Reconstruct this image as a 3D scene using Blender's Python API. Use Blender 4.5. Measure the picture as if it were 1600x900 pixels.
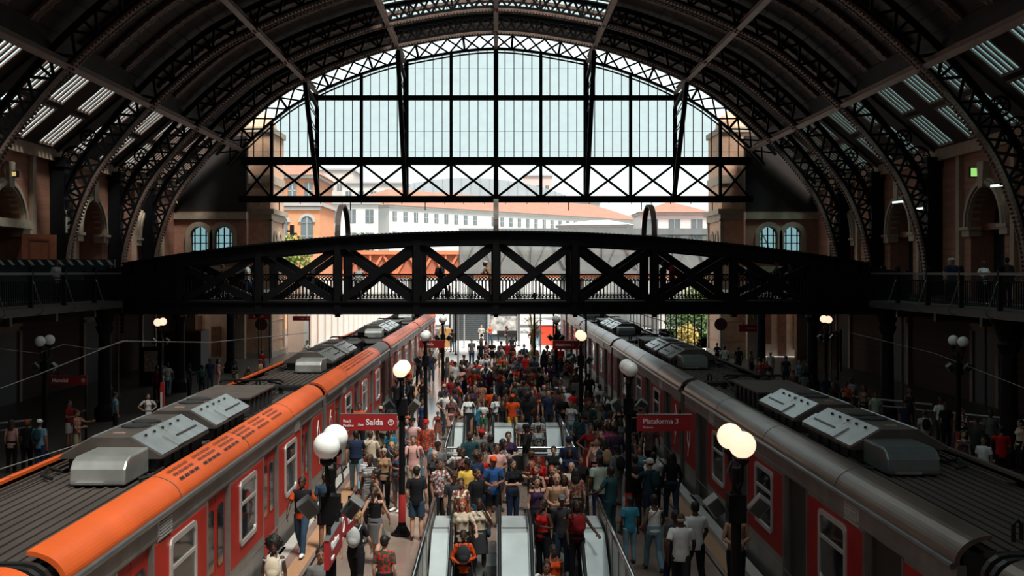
import bpy, math, random
from mathutils import Vector, Matrix
PI = math.pi
random.seed(11)
for o in list(bpy.data.objects): bpy.data.objects.remove(o)
sc = bpy.context.scene
COL = sc.collection
# ------------------------------------------------------------------ camera, sky, sun, exposure
EYE = 6.2                                   # the camera's height above the platform (z = 0)
F = 1800.0                                  # focal length in pixels of the 1600 x 900 frame
cam_d = bpy.data.cameras.new('camera'); cam = bpy.data.objects.new('camera', cam_d); COL.objects.link(cam)
cam.location = (0, 0, EYE); cam.rotation_euler = (PI / 2, 0, 0)
cam_d.sensor_width = 36; cam_d.lens = 36 * F / 1600
cam_d.shift_x = 25 / 1600; cam_d.shift_y = -25 / 1600
cam_d.clip_end = 2000
sc.camera = cam
w = bpy.data.worlds.new('sky'); sc.world = w; w.use_nodes = True
wn = w.node_tree.nodes; wl = w.node_tree.links
bg = wn['Background']
tc = wn.new('ShaderNodeTexCoord'); nz = wn.new('ShaderNodeTexNoise'); nz.inputs['Scale'].default_value = 2.2; nz.inputs['Detail'].default_value = 3
rp = wn.new('ShaderNodeValToRGB')
rp.color_ramp.elements[0].color = (0.72, 0.86, 0.88, 1); rp.color_ramp.elements[1].color = (0.84, 0.93, 0.94, 1)
wl.new(tc.outputs['Generated'], nz.inputs['Vector']); wl.new(nz.outputs['Fac'], rp.inputs['Fac']); wl.new(rp.outputs['Color'], bg.inputs['Color'])
bg.inputs['Strength'].default_value = 1.5
sun_d = bpy.data.lights.new('sun', 'SUN'); sun = bpy.data.objects.new('sun', sun_d); COL.objects.link(sun)
sun_d.energy = 10.0; sun_d.angle = math.radians(16); sun_d.color = (1.0, 0.95, 0.88)
sun.rotation_euler = Vector((-0.24, 0.34, -0.87)).to_track_quat('-Z', 'Y').to_euler()
sc.view_settings.view_transform = 'Standard'; sc.view_settings.look = 'None'; sc.view_settings.gamma = 1
sc.view_settings.use_curve_mapping = False
sc.view_settings.exposure = 0.0
sc.cycles.use_denoising = True
sc.cycles.max_bounces = 6; sc.cycles.diffuse_bounces = 3; sc.cycles.glossy_bounces = 3
sc.cycles.transmission_bounces = 3; sc.cycles.transparent_max_bounces = 12
sc.cycles.use_adaptive_sampling = True; sc.cycles.adaptive_threshold = 0.02
sc.cycles.sample_clamp_indirect = 4

# ------------------------------------------------------------------ helpers
def at(x, y, Y):                            # the point at depth Y that the frame's pixel (x, y) shows
    return Vector(((x - 775) * Y / F, Y, EYE - (y - 425) * Y / F))
_m = {}
def mat(name, col, rough=0.6, metal=0.0, noise=0.0, scale=6.0, bump=0.0, emit=0.0, spec=0.4, kind=None, col2=None, vec='Object', stretch=None):
    if name in _m: return _m[name]
    m = bpy.data.materials.new(name); m.use_nodes = True
    n = m.node_tree.nodes; l = m.node_tree.links; b = n['Principled BSDF']
    c = (*col, 1)
    b.inputs['Base Color'].default_value = c; b.inputs['Roughness'].default_value = rough; b.inputs['Metallic'].default_value = metal
    b.inputs['Specular IOR Level'].default_value = spec
    t = n.new('ShaderNodeTexCoord'); src = t.outputs[vec]
    if stretch:
        mp = n.new('ShaderNodeMapping'); mp.inputs['Scale'].default_value = stretch; l.new(src, mp.inputs['Vector']); src = mp.outputs['Vector']
    if kind == 'brick':
        mp2 = n.new('ShaderNodeMapping'); mp2.inputs['Rotation'].default_value = (PI / 2, 0, PI / 2) if stretch is None else (PI / 2, 0, 0)
        l.new(src, mp2.inputs['Vector'])
        t2 = n.new('ShaderNodeTexBrick'); t2.inputs['Scale'].default_value = scale
        t2.inputs['Color1'].default_value = c; t2.inputs['Color2'].default_value = (*[v * 0.75 for v in col], 1)
        t2.inputs['Mortar'].default_value = (*(col2 or [v * 0.5 for v in col]), 1); t2.inputs['Mortar Size'].default_value = 0.015
        l.new(mp2.outputs['Vector'], t2.inputs['Vector']); l.new(t2.outputs['Color'], b.inputs['Base Color'])
    elif kind in ('stripes', 'spots', 'check'):
        if kind == 'stripes':
            t2 = n.new('ShaderNodeTexWave'); t2.bands_direction = 'Z'; t2.inputs['Scale'].default_value = scale
        elif kind == 'check':
            t2 = n.new('ShaderNodeTexChecker'); t2.inputs['Scale'].default_value = scale
        else:
            t2 = n.new('ShaderNodeTexVoronoi'); t2.inputs['Scale'].default_value = scale
        r = n.new('ShaderNodeValToRGB'); r.color_ramp.elements[0].position = 0.42; r.color_ramp.elements[1].position = 0.5
        r.color_ramp.elements[0].color = c; r.color_ramp.elements[1].color = (*col2, 1)
        l.new(src, t2.inputs['Vector'])
        l.new(t2.outputs['Distance' if kind == 'spots' else 'Fac'], r.inputs['Fac']); l.new(r.outputs['Color'], b.inputs['Base Color'])
    elif noise:
        t2 = n.new('ShaderNodeTexNoise'); t2.inputs['Scale'].default_value = scale; t2.inputs['Detail'].default_value = 5
        r = n.new('ShaderNodeValToRGB'); r.color_ramp.elements[0].position = 0.3; r.color_ramp.elements[1].position = 0.72
        c2 = col2 or [v * (1 - noise) for v in col]
        r.color_ramp.elements[0].color = (*c2, 1); r.color_ramp.elements[1].color = c
        l.new(src, t2.inputs['Vector']); l.new(t2.outputs['Fac'], r.inputs['Fac']); l.new(r.outputs['Color'], b.inputs['Base Color'])
    if bump:
        t3 = n.new('ShaderNodeTexNoise'); t3.inputs['Scale'].default_value = scale * 3
        bp = n.new('ShaderNodeBump'); bp.inputs['Strength'].default_value = bump; bp.inputs['Distance'].default_value = 0.02
        l.new(src, t3.inputs['Vector']); l.new(t3.outputs['Fac'], bp.inputs['Height']); l.new(bp.outputs['Normal'], b.inputs['Normal'])
    if emit:
        b.inputs['Emission Color'].default_value = c; b.inputs['Emission Strength'].default_value = emit
    _m[name] = m
    return m
def glassmat(name, col, mix=0.12, rough=0.05):
    if name in _m: return _m[name]
    m = bpy.data.materials.new(name); m.use_nodes = True
    n = m.node_tree.nodes; l = m.node_tree.links; n.clear()
    o = n.new('ShaderNodeOutputMaterial'); a = n.new('ShaderNodeBsdfTransparent'); g = n.new('ShaderNodeBsdfGlossy'); x = n.new('ShaderNodeMixShader')
    t2 = n.new('ShaderNodeTexNoise'); t2.inputs['Scale'].default_value = 1.5; r = n.new('ShaderNodeValToRGB'); tc = n.new('ShaderNodeTexCoord')
    r.color_ramp.elements[0].color = (*[v * 0.92 for v in col], 1); r.color_ramp.elements[1].color = (*col, 1)
    l.new(tc.outputs['Object'], t2.inputs['Vector']); l.new(t2.outputs['Fac'], r.inputs['Fac']); l.new(r.outputs['Color'], a.inputs['Color'])
    g.inputs['Roughness'].default_value = rough; g.inputs['Color'].default_value = (0.5, 0.55, 0.55, 1); x.inputs['Fac'].default_value = mix
    l.new(a.outputs[0], x.inputs[1]); l.new(g.outputs[0], x.inputs[2]); l.new(x.outputs[0], o.inputs['Surface'])
    _m[name] = m
    return m
def tag(o, label=None, cat=None, group=None, kind=None):
    if label: o['label'] = label
    if cat: o['category'] = cat
    if group: o['group'] = group
    if kind: o['kind'] = kind
    return o
def thing(name, label, cat, loc=(0, 0, 0), rz=0, group=None):
    o = bpy.data.objects.new(name, None); COL.objects.link(o); o.location = loc; o.rotation_euler = (0, 0, rz); o.empty_display_size = 0.2
    return tag(o, label, cat, group)
def kids(o, _c={}):
    return [c for c in COL.objects if c.parent == o]
class MB:
    def __init__(s): s.v = []; s.f = []; s.m = []; s.mi = 0
    def add(s, vs, fs):
        k = len(s.v); s.v.extend([tuple(v) for v in vs]); s.f.extend([tuple(i + k for i in f) for f in fs]); s.m.extend([s.mi] * len(fs)); return s
    def mat(s, i): s.mi = i; return s
    def box(s, x0, x1, y0, y1, z0, z1):
        return s.add([(x0, y0, z0), (x1, y0, z0), (x1, y1, z0), (x0, y1, z0), (x0, y0, z1), (x1, y0, z1), (x1, y1, z1), (x0, y1, z1)],
                     [(0, 3, 2, 1), (4, 5, 6, 7), (0, 1, 5, 4), (1, 2, 6, 5), (2, 3, 7, 6), (3, 0, 4, 7)])
    def bar(s, p, q, w, h, up=(0, 0, 1)):       # a bar p-q: width w across, h along up
        p = Vector(p); q = Vector(q); d = q - p
        if d.length < 1e-6: return s
        d.normalize(); u = Vector(up); a = d.cross(u)
        if a.length < 1e-4: a = d.cross(Vector((0, 1, 0)))
        a.normalize(); u = a.cross(d).normalized(); a = a * w / 2; u = u * h / 2
        return s.add([p - a - u, p + a - u, p + a + u, p - a + u, q - a - u, q + a - u, q + a + u, q - a + u],
                     [(0, 1, 2, 3), (4, 7, 6, 5), (0, 4, 5, 1), (1, 5, 6, 2), (2, 6, 7, 3), (3, 7, 4, 0)])
    def tube(s, pts, r, n=8, sq=None, closed=False):   # r: a radius or one per point; sq: (a, b) flattening factors per ring
        pts = [Vector(p) for p in pts]; k = len(pts); rs = r if isinstance(r, (list, tuple)) else [r] * k
        base = len(s.v); prev = None
        for i, p in enumerate(pts):
            a = pts[(i - 1) % k] if closed else pts[max(i - 1, 0)]; b = pts[(i + 1) % k] if closed else pts[min(i + 1, k - 1)]
            d = (b - a); d = d.normalized() if d.length > 1e-9 else Vector((0, 0, 1))
            if prev is None:
                u = d.cross(Vector((0, 1, 0)))
                if u.length < 0.15: u = d.cross(Vector((1, 0, 0)))
            else: u = prev - d * prev.dot(d)
            u.normalize(); prev = u; v = d.cross(u)
            q = rs[i] if isinstance(rs[i], (list, tuple)) else (rs[i], rs[i])
            for j in range(n):
                t = 2 * PI * j / n; s.v.append(tuple(p + u * (math.cos(t) * q[0]) + v * (math.sin(t) * q[1])))
        for i in range(k if closed else k - 1):
            for j in range(n):
                a = base + i * n + j; b = base + i * n + (j + 1) % n; i2 = (i + 1) % k
                s.f.append((a, b, base + i2 * n + (j + 1) % n, base + i2 * n + j)); s.m.append(s.mi)
        if not closed:
            s.f.append(tuple(base + j for j in reversed(range(n)))); s.f.append(tuple(base + (k - 1) * n + j for j in range(n))); s.m += [s.mi] * 2
        return s
    def lathe(s, prof, c=(0, 0, 0), n=16):
        return s.tube_z([(r, z) for r, z in prof], c, n)
    def tube_z(s, prof, c, n):
        base = len(s.v)
        for r, z in prof:
            for j in range(n):
                t = 2 * PI * j / n; s.v.append((c[0] + r * math.cos(t), c[1] + r * math.sin(t), c[2] + z))
        for i in range(len(prof) - 1):
            for j in range(n):
                a = base + i * n + j; b = base + i * n + (j + 1) % n; s.f.append((a, b, b + n, a + n)); s.m.append(s.mi)
        s.f.append(tuple(base + j for j in reversed(range(n)))); s.f.append(tuple(base + (len(prof) - 1) * n + j for j in range(n))); s.m += [s.mi] * 2
        return s
    def ell(s, c, r, n=14, k=9, tilt=None):
        r = (r, r, r) if not isinstance(r, (tuple, list)) else r
        vs = []; fs = []
        vs.append(Vector((0, 0, 1)))
        for i in range(1, k):
            for j in range(n):
                a = PI * i / k; t = 2 * PI * j / n; vs.append(Vector((math.sin(a) * math.cos(t), math.sin(a) * math.sin(t), math.cos(a))))
        vs.append(Vector((0, 0, -1)))
        for j in range(n): fs.append((0, 1 + j, 1 + (j + 1) % n))
        for i in range(k - 2):
            for j in range(n):
                a = 1 + i * n + j; b = 1 + i * n + (j + 1) % n; fs.append((a, a + n, b + n, b))
        L = len(vs) - 1
        for j in range(n): fs.append((L, L - n + (j + 1) % n, L - n + j))
        M = Matrix.Rotation(tilt[0], 3, tilt[1]) if tilt else Matrix.Identity(3)
        return s.add([Vector(c) + M @ Vector((v.x * r[0], v.y * r[1], v.z * r[2])) for v in vs], fs)
    def prism(s, poly, ax, a, b):
        k = len(poly)
        def P(u, v, w): return {'x': (w, u, v), 'y': (u, w, v), 'z': (u, v, w)}[ax]
        vs = [P(u, v, a) for u, v in poly] + [P(u, v, b) for u, v in poly]
        return s.add(vs, [tuple(reversed(range(k))), tuple(range(k, 2 * k))] + [(i, (i + 1) % k, k + (i + 1) % k, k + i) for i in range(k)])
    def strip(s, A, B, ax, a, b):                # solid between two polylines A and B, quad by quad, extruded along ax
        for i in range(len(A) - 1): s.prism([A[i], A[i + 1], B[i + 1], B[i]], ax, a, b)
        return s
    def build(s, name, mats, parent=None, smooth=False, kind=None, label=None, bevel=0):
        me = bpy.data.meshes.new(name); me.from_pydata(s.v, [], s.f)
        for m in (mats if isinstance(mats, (list, tuple)) else [mats]): me.materials.append(m)
        me.polygons.foreach_set('material_index', s.m)
        if smooth: me.polygons.foreach_set('use_smooth', [True] * len(s.f))
        import bmesh
        bm = bmesh.new(); bm.from_mesh(me); bmesh.ops.recalc_face_normals(bm, faces=bm.faces); bm.to_mesh(me); bm.free()
        me.update()
        o = bpy.data.objects.new(name, me); COL.objects.link(o)
        if parent: o.parent = parent
        if kind: o['kind'] = kind
        if label: o['label'] = label
        if bevel:
            b = o.modifiers.new('edge', 'BEVEL'); b.width = bevel; b.segments = 2; b.limit_method = 'ANGLE'
        return o
def copytree(o, ch, parent=None):               # ch: {object: [children]}
    c = o.copy(); COL.objects.link(c); c.parent = parent
    for x in ch.get(o.name, []): copytree(x, ch, c)
    return c
def childmap():
    d = {}
    for x in COL.objects:
        if x.parent: d.setdefault(x.parent.name, []).append(x)
    return d
def submap(root):
    d = childmap(); keep = {}; st = [root]
    while st:
        a = st.pop(); keep[a.name] = d.get(a.name, []); st += keep[a.name]
    return keep
def words3d(s, size, m, parent, M, name='lettering', align='LEFT', depth=0.004, bold=0.0):
    cu = bpy.data.curves.new('t', 'FONT'); cu.body = s; cu.size = size; cu.extrude = depth; cu.align_x = align; cu.align_y = 'CENTER'; cu.resolution_u = 3; cu.offset = bold
    t = bpy.data.objects.new('t', cu); COL.objects.link(t)
    me = bpy.data.meshes.new_from_object(t.evaluated_get(bpy.context.evaluated_depsgraph_get())); bpy.data.objects.remove(t)
    me.materials.clear(); me.materials.append(m)
    o = bpy.data.objects.new(name, me); COL.objects.link(o); o.parent = parent; o.matrix_local = M
    return o
def faceM(x, y, z, rz=0):                       # lettering that faces -Y, turned about z
    return Matrix.Translation((x, y, z)) @ Matrix.Rotation(rz, 4, 'Z') @ Matrix.Rotation(PI / 2, 4, 'X')

# ------------------------------------------------------------------ materials
IRON = mat('black_iron', (0.007, 0.007, 0.008), 0.6, 0.0, 0.4, 4, 0.1, spec=0.1)
IRON2 = mat('dull_iron', (0.013, 0.012, 0.012), 0.65, 0, 0.3, 3, spec=0.12)
RIB = mat('painted_rib', (0.20, 0.125, 0.10), 0.55, 0, 0.35, 2.5, 0.1)
BEAM = mat('roof_beam_paint', (0.32, 0.215, 0.18), 0.55, 0, 0.3, 2)
BOARD = mat('roof_boards', (0.030, 0.020, 0.017), 0.75, 0, 0.4, 1.5, 0.2)
BRICKM = mat('station_brick', (0.33, 0.14, 0.09), 0.85, 0, kind='brick', scale=3.0, col2=(0.3, 0.2, 0.15))
BRICKF = mat('station_brick_face', (0.40, 0.18, 0.12), 0.85, 0, kind='brick', scale=3.0, col2=(0.3, 0.2, 0.15), stretch=(1, 1, 1))
STONE = mat('cream_stone', (0.42, 0.34, 0.26), 0.8, 0, 0.25, 3, 0.1)
PLAST = mat('tan_plaster', (0.42, 0.30, 0.22), 0.85, 0, 0.25, 2)
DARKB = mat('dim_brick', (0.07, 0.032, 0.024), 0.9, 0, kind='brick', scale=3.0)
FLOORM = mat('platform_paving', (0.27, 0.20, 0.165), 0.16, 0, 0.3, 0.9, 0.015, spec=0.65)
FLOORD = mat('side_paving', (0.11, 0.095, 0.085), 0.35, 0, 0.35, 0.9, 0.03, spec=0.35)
EDGE = mat('platform_edge_stone', (0.42, 0.40, 0.37), 0.5, 0, 0.2, 2)
TACT = mat('tactile_paving', (0.42, 0.23, 0.13), 0.6, 0, 0.2, 20, 0.3)
BED = mat('track_ballast', (0.05, 0.045, 0.04), 0.95, 0, 0.6, 14, 0.8)
RAILM = mat('rail_steel', (0.3, 0.27, 0.25), 0.35, 0.9)
STEEL = mat('brushed_steel', (0.62, 0.64, 0.64), 0.3, 0.85, 0.15, 3)
STEELD = mat('dark_steel', (0.18, 0.19, 0.19), 0.35, 0.7, 0.2, 3)
CHROME = mat('polished_rail', (0.75, 0.76, 0.76), 0.18, 1.0)
RUBBER = mat('black_rubber', (0.012, 0.012, 0.012), 0.45)
REDSIGN = mat('sign_red', (0.32, 0.016, 0.02), 0.45, 0, 0.1, 3)
WHITE = mat('white_paint', (0.8, 0.8, 0.8), 0.5, 0, 0.05, 5)
GLOBEW = mat('milk_glass', (0.86, 0.88, 0.86), 0.25, 0, 0.04, 3, spec=0.5)
GLOBEL = mat('lit_globe', (1.0, 0.68, 0.48), 0.3, 0, emit=1.25)
TUBEL = mat('lit_tube', (0.8, 1.0, 0.92), 0.3, 0, emit=1.3)
# ------------------------------------------------------------------ hall geometry
PTS = [(0, 21.7), (6.2, 20.85), (9.6, 19.85), (12.4, 18.65), (14.7, 17.35), (17.7, 14.7), (19.9, 12.1), (21.0, 10.3), (21.9, 7.6), (22.15, 5.0)]
def spline(P, per=6):
    Q = [(-P[1][0], P[1][1])] + P + [(2 * P[-1][0] - P[-2][0], 2 * P[-1][1] - P[-2][1])]
    out = []
    for i in range(1, len(Q) - 2):
        p0, p1, p2, p3 = [Vector(q) for q in Q[i - 1:i + 3]]
        for k in range(per):
            t = k / per; out.append(0.5 * ((2 * p1) + (p2 - p0) * t + (2 * p0 - 5 * p1 + 4 * p2 - p3) * t * t + (3 * p1 - p0 - 3 * p2 + p3) * t ** 3))
    out.append(Vector(P[-1])); return out
HALF = spline(PTS)
PROF = [Vector((-p.x, p.y)) for p in reversed(HALF)] + HALF[1:]
def resample(P, n):
    L = [0]
    for i in range(1, len(P)): L.append(L[-1] + (P[i] - P[i - 1]).length)
    out = []; j = 0
    for k in range(n + 1):
        t = L[-1] * k / n
        while j < len(P) - 2 and L[j + 1] < t: j += 1
        out.append(P[j].lerp(P[j + 1], min(1, (t - L[j]) / max(1e-9, L[j + 1] - L[j]))))
    return out
def offset(P, d, clip=22.75):
    out = []
    for i, p in enumerate(P):
        t = (P[min(i + 1, len(P) - 1)] - P[max(i - 1, 0)]).normalized(); n = Vector((-t.y, t.x)) * d
        q = p + n
        if clip: q.x = max(-clip, min(clip, q.x))
        out.append(q)
    return out
P3 = lambda q, y: (q.x, y, q.y)
WX = 22.9                                        # side walls
RIBS = [13.8, 25.2, 36.6, 48.0, 59.4, 68.2, 74.6]
GY = 80.4                                        # the glazed end screen
ROOF_D = 1.5
# ---- roof shell
NP = resample(PROF, 84)
top = [q for q in offset(NP, ROOF_D, None)]
top = [q for q in top if abs(q.x) <= 18.9]
top2 = offset(top, 0.15, None)
mb = MB()
for i in range(len(top) - 1):
    mid = (top[i].x + top[i + 1].x) / 2
    for (y0, y1, sky) in ((-10, 74.2, True), (74.2, 81.5, False)):
        if sky and abs(mid) < 6.5: continue
        mb.prism([top[i], top[i + 1], top2[i + 1], top2[i]], 'y', y0, y1)
mb.build('roof', BOARD, kind='structure')
mb = MB()                                        # corrugated boarding ridges under the shell
for i in range(len(top) - 1):
    mid = (top[i].x + top[i + 1].x) / 2
    if abs(mid) > 6.5: mb.bar(P3(top[i], -9), P3(top[i], 81), 0.06, 0.07)
mb.build('ceiling_battens', BOARD, kind='structure')
# ridge skylight: bars and panes
mb = MB(); gl = MB()
for i in range(len(top) - 1):
    mid = (top[i].x + top[i + 1].x) / 2
    if abs(mid) < 6.5:
        gl.prism([top[i] + Vector((0, 0.04)), top[i + 1] + Vector((0, 0.04)), top[i + 1] + Vector((0, 0.06)), top[i] + Vector((0, 0.06))], 'y', -10, 74.2)
        y = -9.5
        while y < 74.2:
            mb.bar(P3(top[i], y), P3(top[i + 1], y), 0.06, 0.12, (0, 0, 1)); y += 1.9
        mb.bar(P3(top[i], -10), P3(top[i], 74.2), 0.05, 0.1)
sky_root = mb.build('window_1', IRON2, kind='structure')
gl.build('skylight_glass', glassmat('ridge_glass', (0.96, 0.98, 0.97)), sky_root, kind='structure')
# lean-to roofs over the haunches with openings for the louvred skylights
A0 = (18.6, 15.9); A1 = (22.95, 12.2)
def lean(s, t, dz=0): return Vector((s * (A0[0] + (A1[0] - A0[0]) * t), A0[1] + (A1[1] - A0[1]) * t + dz))
edges_y = [-10, 2.4] + RIBS + [81.5]
cols = []
for a, b in zip(edges_y[:-1], edges_y[1:]):
    L = b - a; k = 3 if L > 9 else 2
    for j in range(k):
        c = a + L * (j + 0.62) / (k + 0.15); cols.append((c - 0.95, c + 0.95))
TP = ((0.10, 0.47), (0.53, 0.9))
for s in (-1, 1):
    mb = MB()
    def slab(t0, t1, y0, y1):
        q = [lean(s, t0), lean(s, t1), lean(s, t1, 0.12), lean(s, t0, 0.12)]
        mb.prism(q, 'y', y0, y1)
    y = -10
    for (a, b) in cols:
        slab(0, 1, y, a); slab(0, TP[0][0], a, b); slab(TP[0][1], TP[1][0], a, b); slab(TP[1][1], 1, a, b); y = b
    slab(0, 1, y, 81.5)
    # rafters
    for yy in edges_y:
        mb.prism([lean(s, 0, -0.15), lean(s, 1, -0.15), lean(s, 1, 0), lean(s, 0, 0)], 'y', yy - 0.1, yy + 0.1)
    mb.prism([(s * 18.55, 15.2), (s * 18.75, 15.2), (s * 18.75, 16.2), (s * 18.55, 16.2)], 'y', -10, 81.5)
    mb.build('roof_lean_to', BOARD, kind='structure')
# louvred skylight units
def louvre(s):
    r = thing('skylight_louvre', 'x', 'skylight')
    fr = MB(); g = MB()
    L = 1.9
    def pt(t, y, dz): q = lean(s, t, dz); return (q.x, y, q.y)
    t0, t1 = 0, TP[0][1] - TP[0][0]
    o0 = lean(s, 0)
    def P(t, y, dz): q = lean(s, t, dz) - o0; return Vector((q.x, y, q.y))
    for k in range(5):
        yy = -L / 2 + L * k / 4
        fr.bar(P(t0, yy, 0.03), P(t1, yy, 0.03), 0.17, 0.07)
    for t in (t0, t1): fr.bar(P(t, -L / 2, 0.03), P(t, L / 2, 0.03), 0.12, 0.1)
    for k in range(4):
        ya = -L / 2 + L * k / 4 + 0.085; yb = ya + L / 4 - 0.17
        a, b, c, d = P(t0, ya, 0.05), P(t1, ya, 0.05), P(t1, yb, 0.05), P(t0, yb, 0.05)
        u = Vector((0, 0, 0.015)); g.add([a, b, c, d, a + u, b + u, c + u, d + u], [(0, 1, 2, 3), (7, 6, 5, 4), (0, 4, 5, 1), (1, 5, 6, 2), (2, 6, 7, 3), (3, 7, 4, 0)])
    fr.build('frame', RIB, r)
    g.build('glass', glassmat('louvre_glass_w', (0.93, 0.96, 0.95), 0.05) if s < 0 else glassmat('louvre_glass_e_dim', (0.42, 0.53, 0.53), 0.05), r)  # east panes tinted dark to put that side's dimmer sky into colour
    return r
ORD = ['first', 'second', 'third', 'fourth', 'fifth', 'sixth', 'seventh', 'eighth', 'ninth', 'tenth', 'eleventh', 'twelfth', 'thirteenth', 'fourteenth']
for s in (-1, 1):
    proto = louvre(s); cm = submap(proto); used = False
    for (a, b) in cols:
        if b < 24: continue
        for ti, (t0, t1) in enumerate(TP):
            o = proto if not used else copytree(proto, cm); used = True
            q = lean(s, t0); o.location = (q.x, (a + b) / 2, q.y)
            side = 'over the orange-roofed train' if s < 0 else 'over the metal-roofed train'
            cc = [(p + q) / 2 for p, q in cols if q >= 24]; my = (a + b) / 2
            k = sorted([c for c in cc if c > 48.6]).index(my) if my > 48.6 else sorted([c for c in cc if c <= 48.6], reverse=True).index(my)
            o['label'] = '%s-row louvred skylight, %s %s the footbridge, %s' % ('Upper' if ti == 0 else 'Lower', ORD[k], 'beyond' if my > 48.6 else 'before', side)
            o['group'] = 'louvred skylights ' + side
            o['category'] = 'skylight'
# ---- arches
def chord_seg(mb, P, y, wy, th, d0=0.0):
    Q = offset(P, th)
    mb.strip([(p.x, p.y) for p in P], [(q.x, q.y) for q in Q], 'y', y - wy / 2, y + wy / 2)
def make_arch():
    r = thing('iron_arch', 'x', 'arch', (0, 0, 0), 0)
    P = resample(PROF, 108); O = offset(P, 1.25)
    a = MB(); chord_seg(a, P, 0, 0.42, 0.10)
    for i, p in enumerate(P[:-1]):                                     # rope-like row of plates along both edges
        q = P[i + 1]
        for f in (0.0, 0.33, 0.66):
            c = p.lerp(q, f); n = offset([p, q], -0.05)[0] - p; e = p.lerp(q, f + 0.2)
            for yy in (-0.2, 0.2):
                a.bar((c.x + n.x, yy, c.y + n.y), (e.x + n.x, yy, e.y + n.y), 0.1, 0.09, (n.x, 0, n.y))
    a.build('inner_chord', RIB, r)
    b = MB(); chord_seg(b, offset(P, 1.15), 0, 0.4, 0.09); chord_seg(b, offset(P, 0.16), 0, 0.12, 0.14); chord_seg(b, offset(P, 0.98), 0, 0.12, 0.17); b.build('outer_chord', IRON, r)
    lt = MB()
    P = resample(PROF, 96); A = offset(P, 0.2); B = offset(P, 1.1)
    for i in range(96):
        x = abs(P[i].x)
        up = (0, 1, 0)
        if i % 2 == 0: lt.bar(P3(A[i], 0), P3(B[i + 1], 0), 0.13, 0.1, up)
        else: lt.bar(P3(B[i], 0), P3(A[i + 1], 0), 0.13, 0.1, up)
        if x < 7.5 or x > 19:
            if i % 2 == 0: lt.bar(P3(B[i], 0), P3(A[i + 1], 0), 0.11, 0.09, up)
            else: lt.bar(P3(A[i], 0), P3(B[i + 1], 0), 0.11, 0.09, up)
        if i % 4 == 0: lt.bar(P3(A[i], 0), P3(B[i], 0), 0.12, 0.09, up)
    lt.build('lattice_web', IRON, r)
    for s in (-1, 1):
        rz = MB()
        def ring(cx, cz, R, t, n=28):
            rz.tube([(cx + R * math.cos(2 * PI * k / n), 0, cz + R * math.sin(2 * PI * k / n)) for k in range(n)], t, 5, closed=True)
        for (cx, cz, R) in ((21.75, 12.05, 0.62), (22.2, 10.75, 0.5), (21.0, 13.1, 0.42), (22.4, 9.7, 0.34)):
            ring(s * cx, cz, R, 0.05); ring(s * cx, cz, R * 0.32, 0.04)
            for k in range(6):
                t = 2 * PI * k / 6; ring(s * cx + R * 0.64 * math.cos(t), cz + R * 0.64 * math.sin(t), R * 0.27, 0.03, 14)
        rz.build('rosette_lattice', IRON, r)
        pl = MB(); pl.box(s * 22.5 - 0.35, s * 22.5 + 0.35, -0.35, 0.35, 4.9, 12.0); pl.box(s * 22.5 - 0.42, s * 22.5 + 0.42, -0.45, 0.45, 11.6, 12.1); pl.box(s * 22.45 - 0.42, s * 22.45 + 0.42, -0.45, 0.45, 5.0, 5.7)
        pl.build('wall_post', IRON, r)
    return r
arch = make_arch(); cm = submap(arch); names = {13.8: 'out of view above the footbridge approach', 25.2: 'second from the entrance wall, hidden overhead'}
wh = {13.8: 'overhead nearest the viewing gallery', 25.2: 'overhead between viewing gallery and footbridge', 36.6: 'just in front of the footbridge, overhead', 48.0: 'directly above the near side of the footbridge', 59.4: 'one bay beyond the footbridge', 68.2: 'two bays beyond the footbridge, below the ridge glazing', 74.6: 'last before the glazed end screen'}
for i, y in enumerate(RIBS):
    o = arch if i == 0 else copytree(arch, cm)
    o.location = (0, y, 0); o['label'] = 'Lattice iron roof arch ' + wh[y].replace('nearest the', 'above the'); o['category'] = 'arch'
# ---- secondary arches
P = resample(PROF, 84); S = [q for q in offset(P, 1.28, None) if abs(q.x) < 18.3]
mb = MB(); mb.strip([tuple(q) for q in S], [tuple(q) for q in offset(S, 0.2, None)], 'y', -0.17, 0.17)
mb.strip([tuple(q) for q in S], [tuple(q) for q in offset(S, 0.05, None)], 'y', -0.3, 0.3)
for i in range(len(S) - 1):
    for f in (0, 0.5):
        c = S[i].lerp(S[i + 1], f); e = S[i].lerp(S[i + 1], f + 0.2)
        mb.bar(P3(c, -0.27), P3(e, -0.27), 0.07, 0.07); mb.bar(P3(c, 0.27), P3(e, 0.27), 0.07, 0.07)
sec = mb.build('roof_hoop', RIB)
tag(sec, 'Plain curved roof hoops between the lattice arches', 'arch', 'plain roof hoops between the lattice arches')
ys = []
e = [25.2, 36.6, 48.0, 59.4, 68.2, 74.6, 80.4]
for a, b in zip(e[:-1], e[1:]):
    k = 3 if b - a > 9 else (2 if b - a > 7 else 1)
    ys += [a + (b - a) * (j + 1) / (k + 1) for j in range(k)]
for i, y in enumerate(ys):
    o = sec if i == 0 else sec.copy()
    if i: COL.objects.link(o)
    o.location.y = y
    k = [c for c in ys if c > 48.6].index(y) if y > 48.6 else [c for c in reversed(ys) if c <= 48.6].index(y)
    tag(o, 'Plain curved roof hoop between lattice arches, %s %s the footbridge' % (ORD[k], 'beyond' if y > 48.6 else 'before'), 'arch', 'plain roof hoops between the lattice arches')
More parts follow.
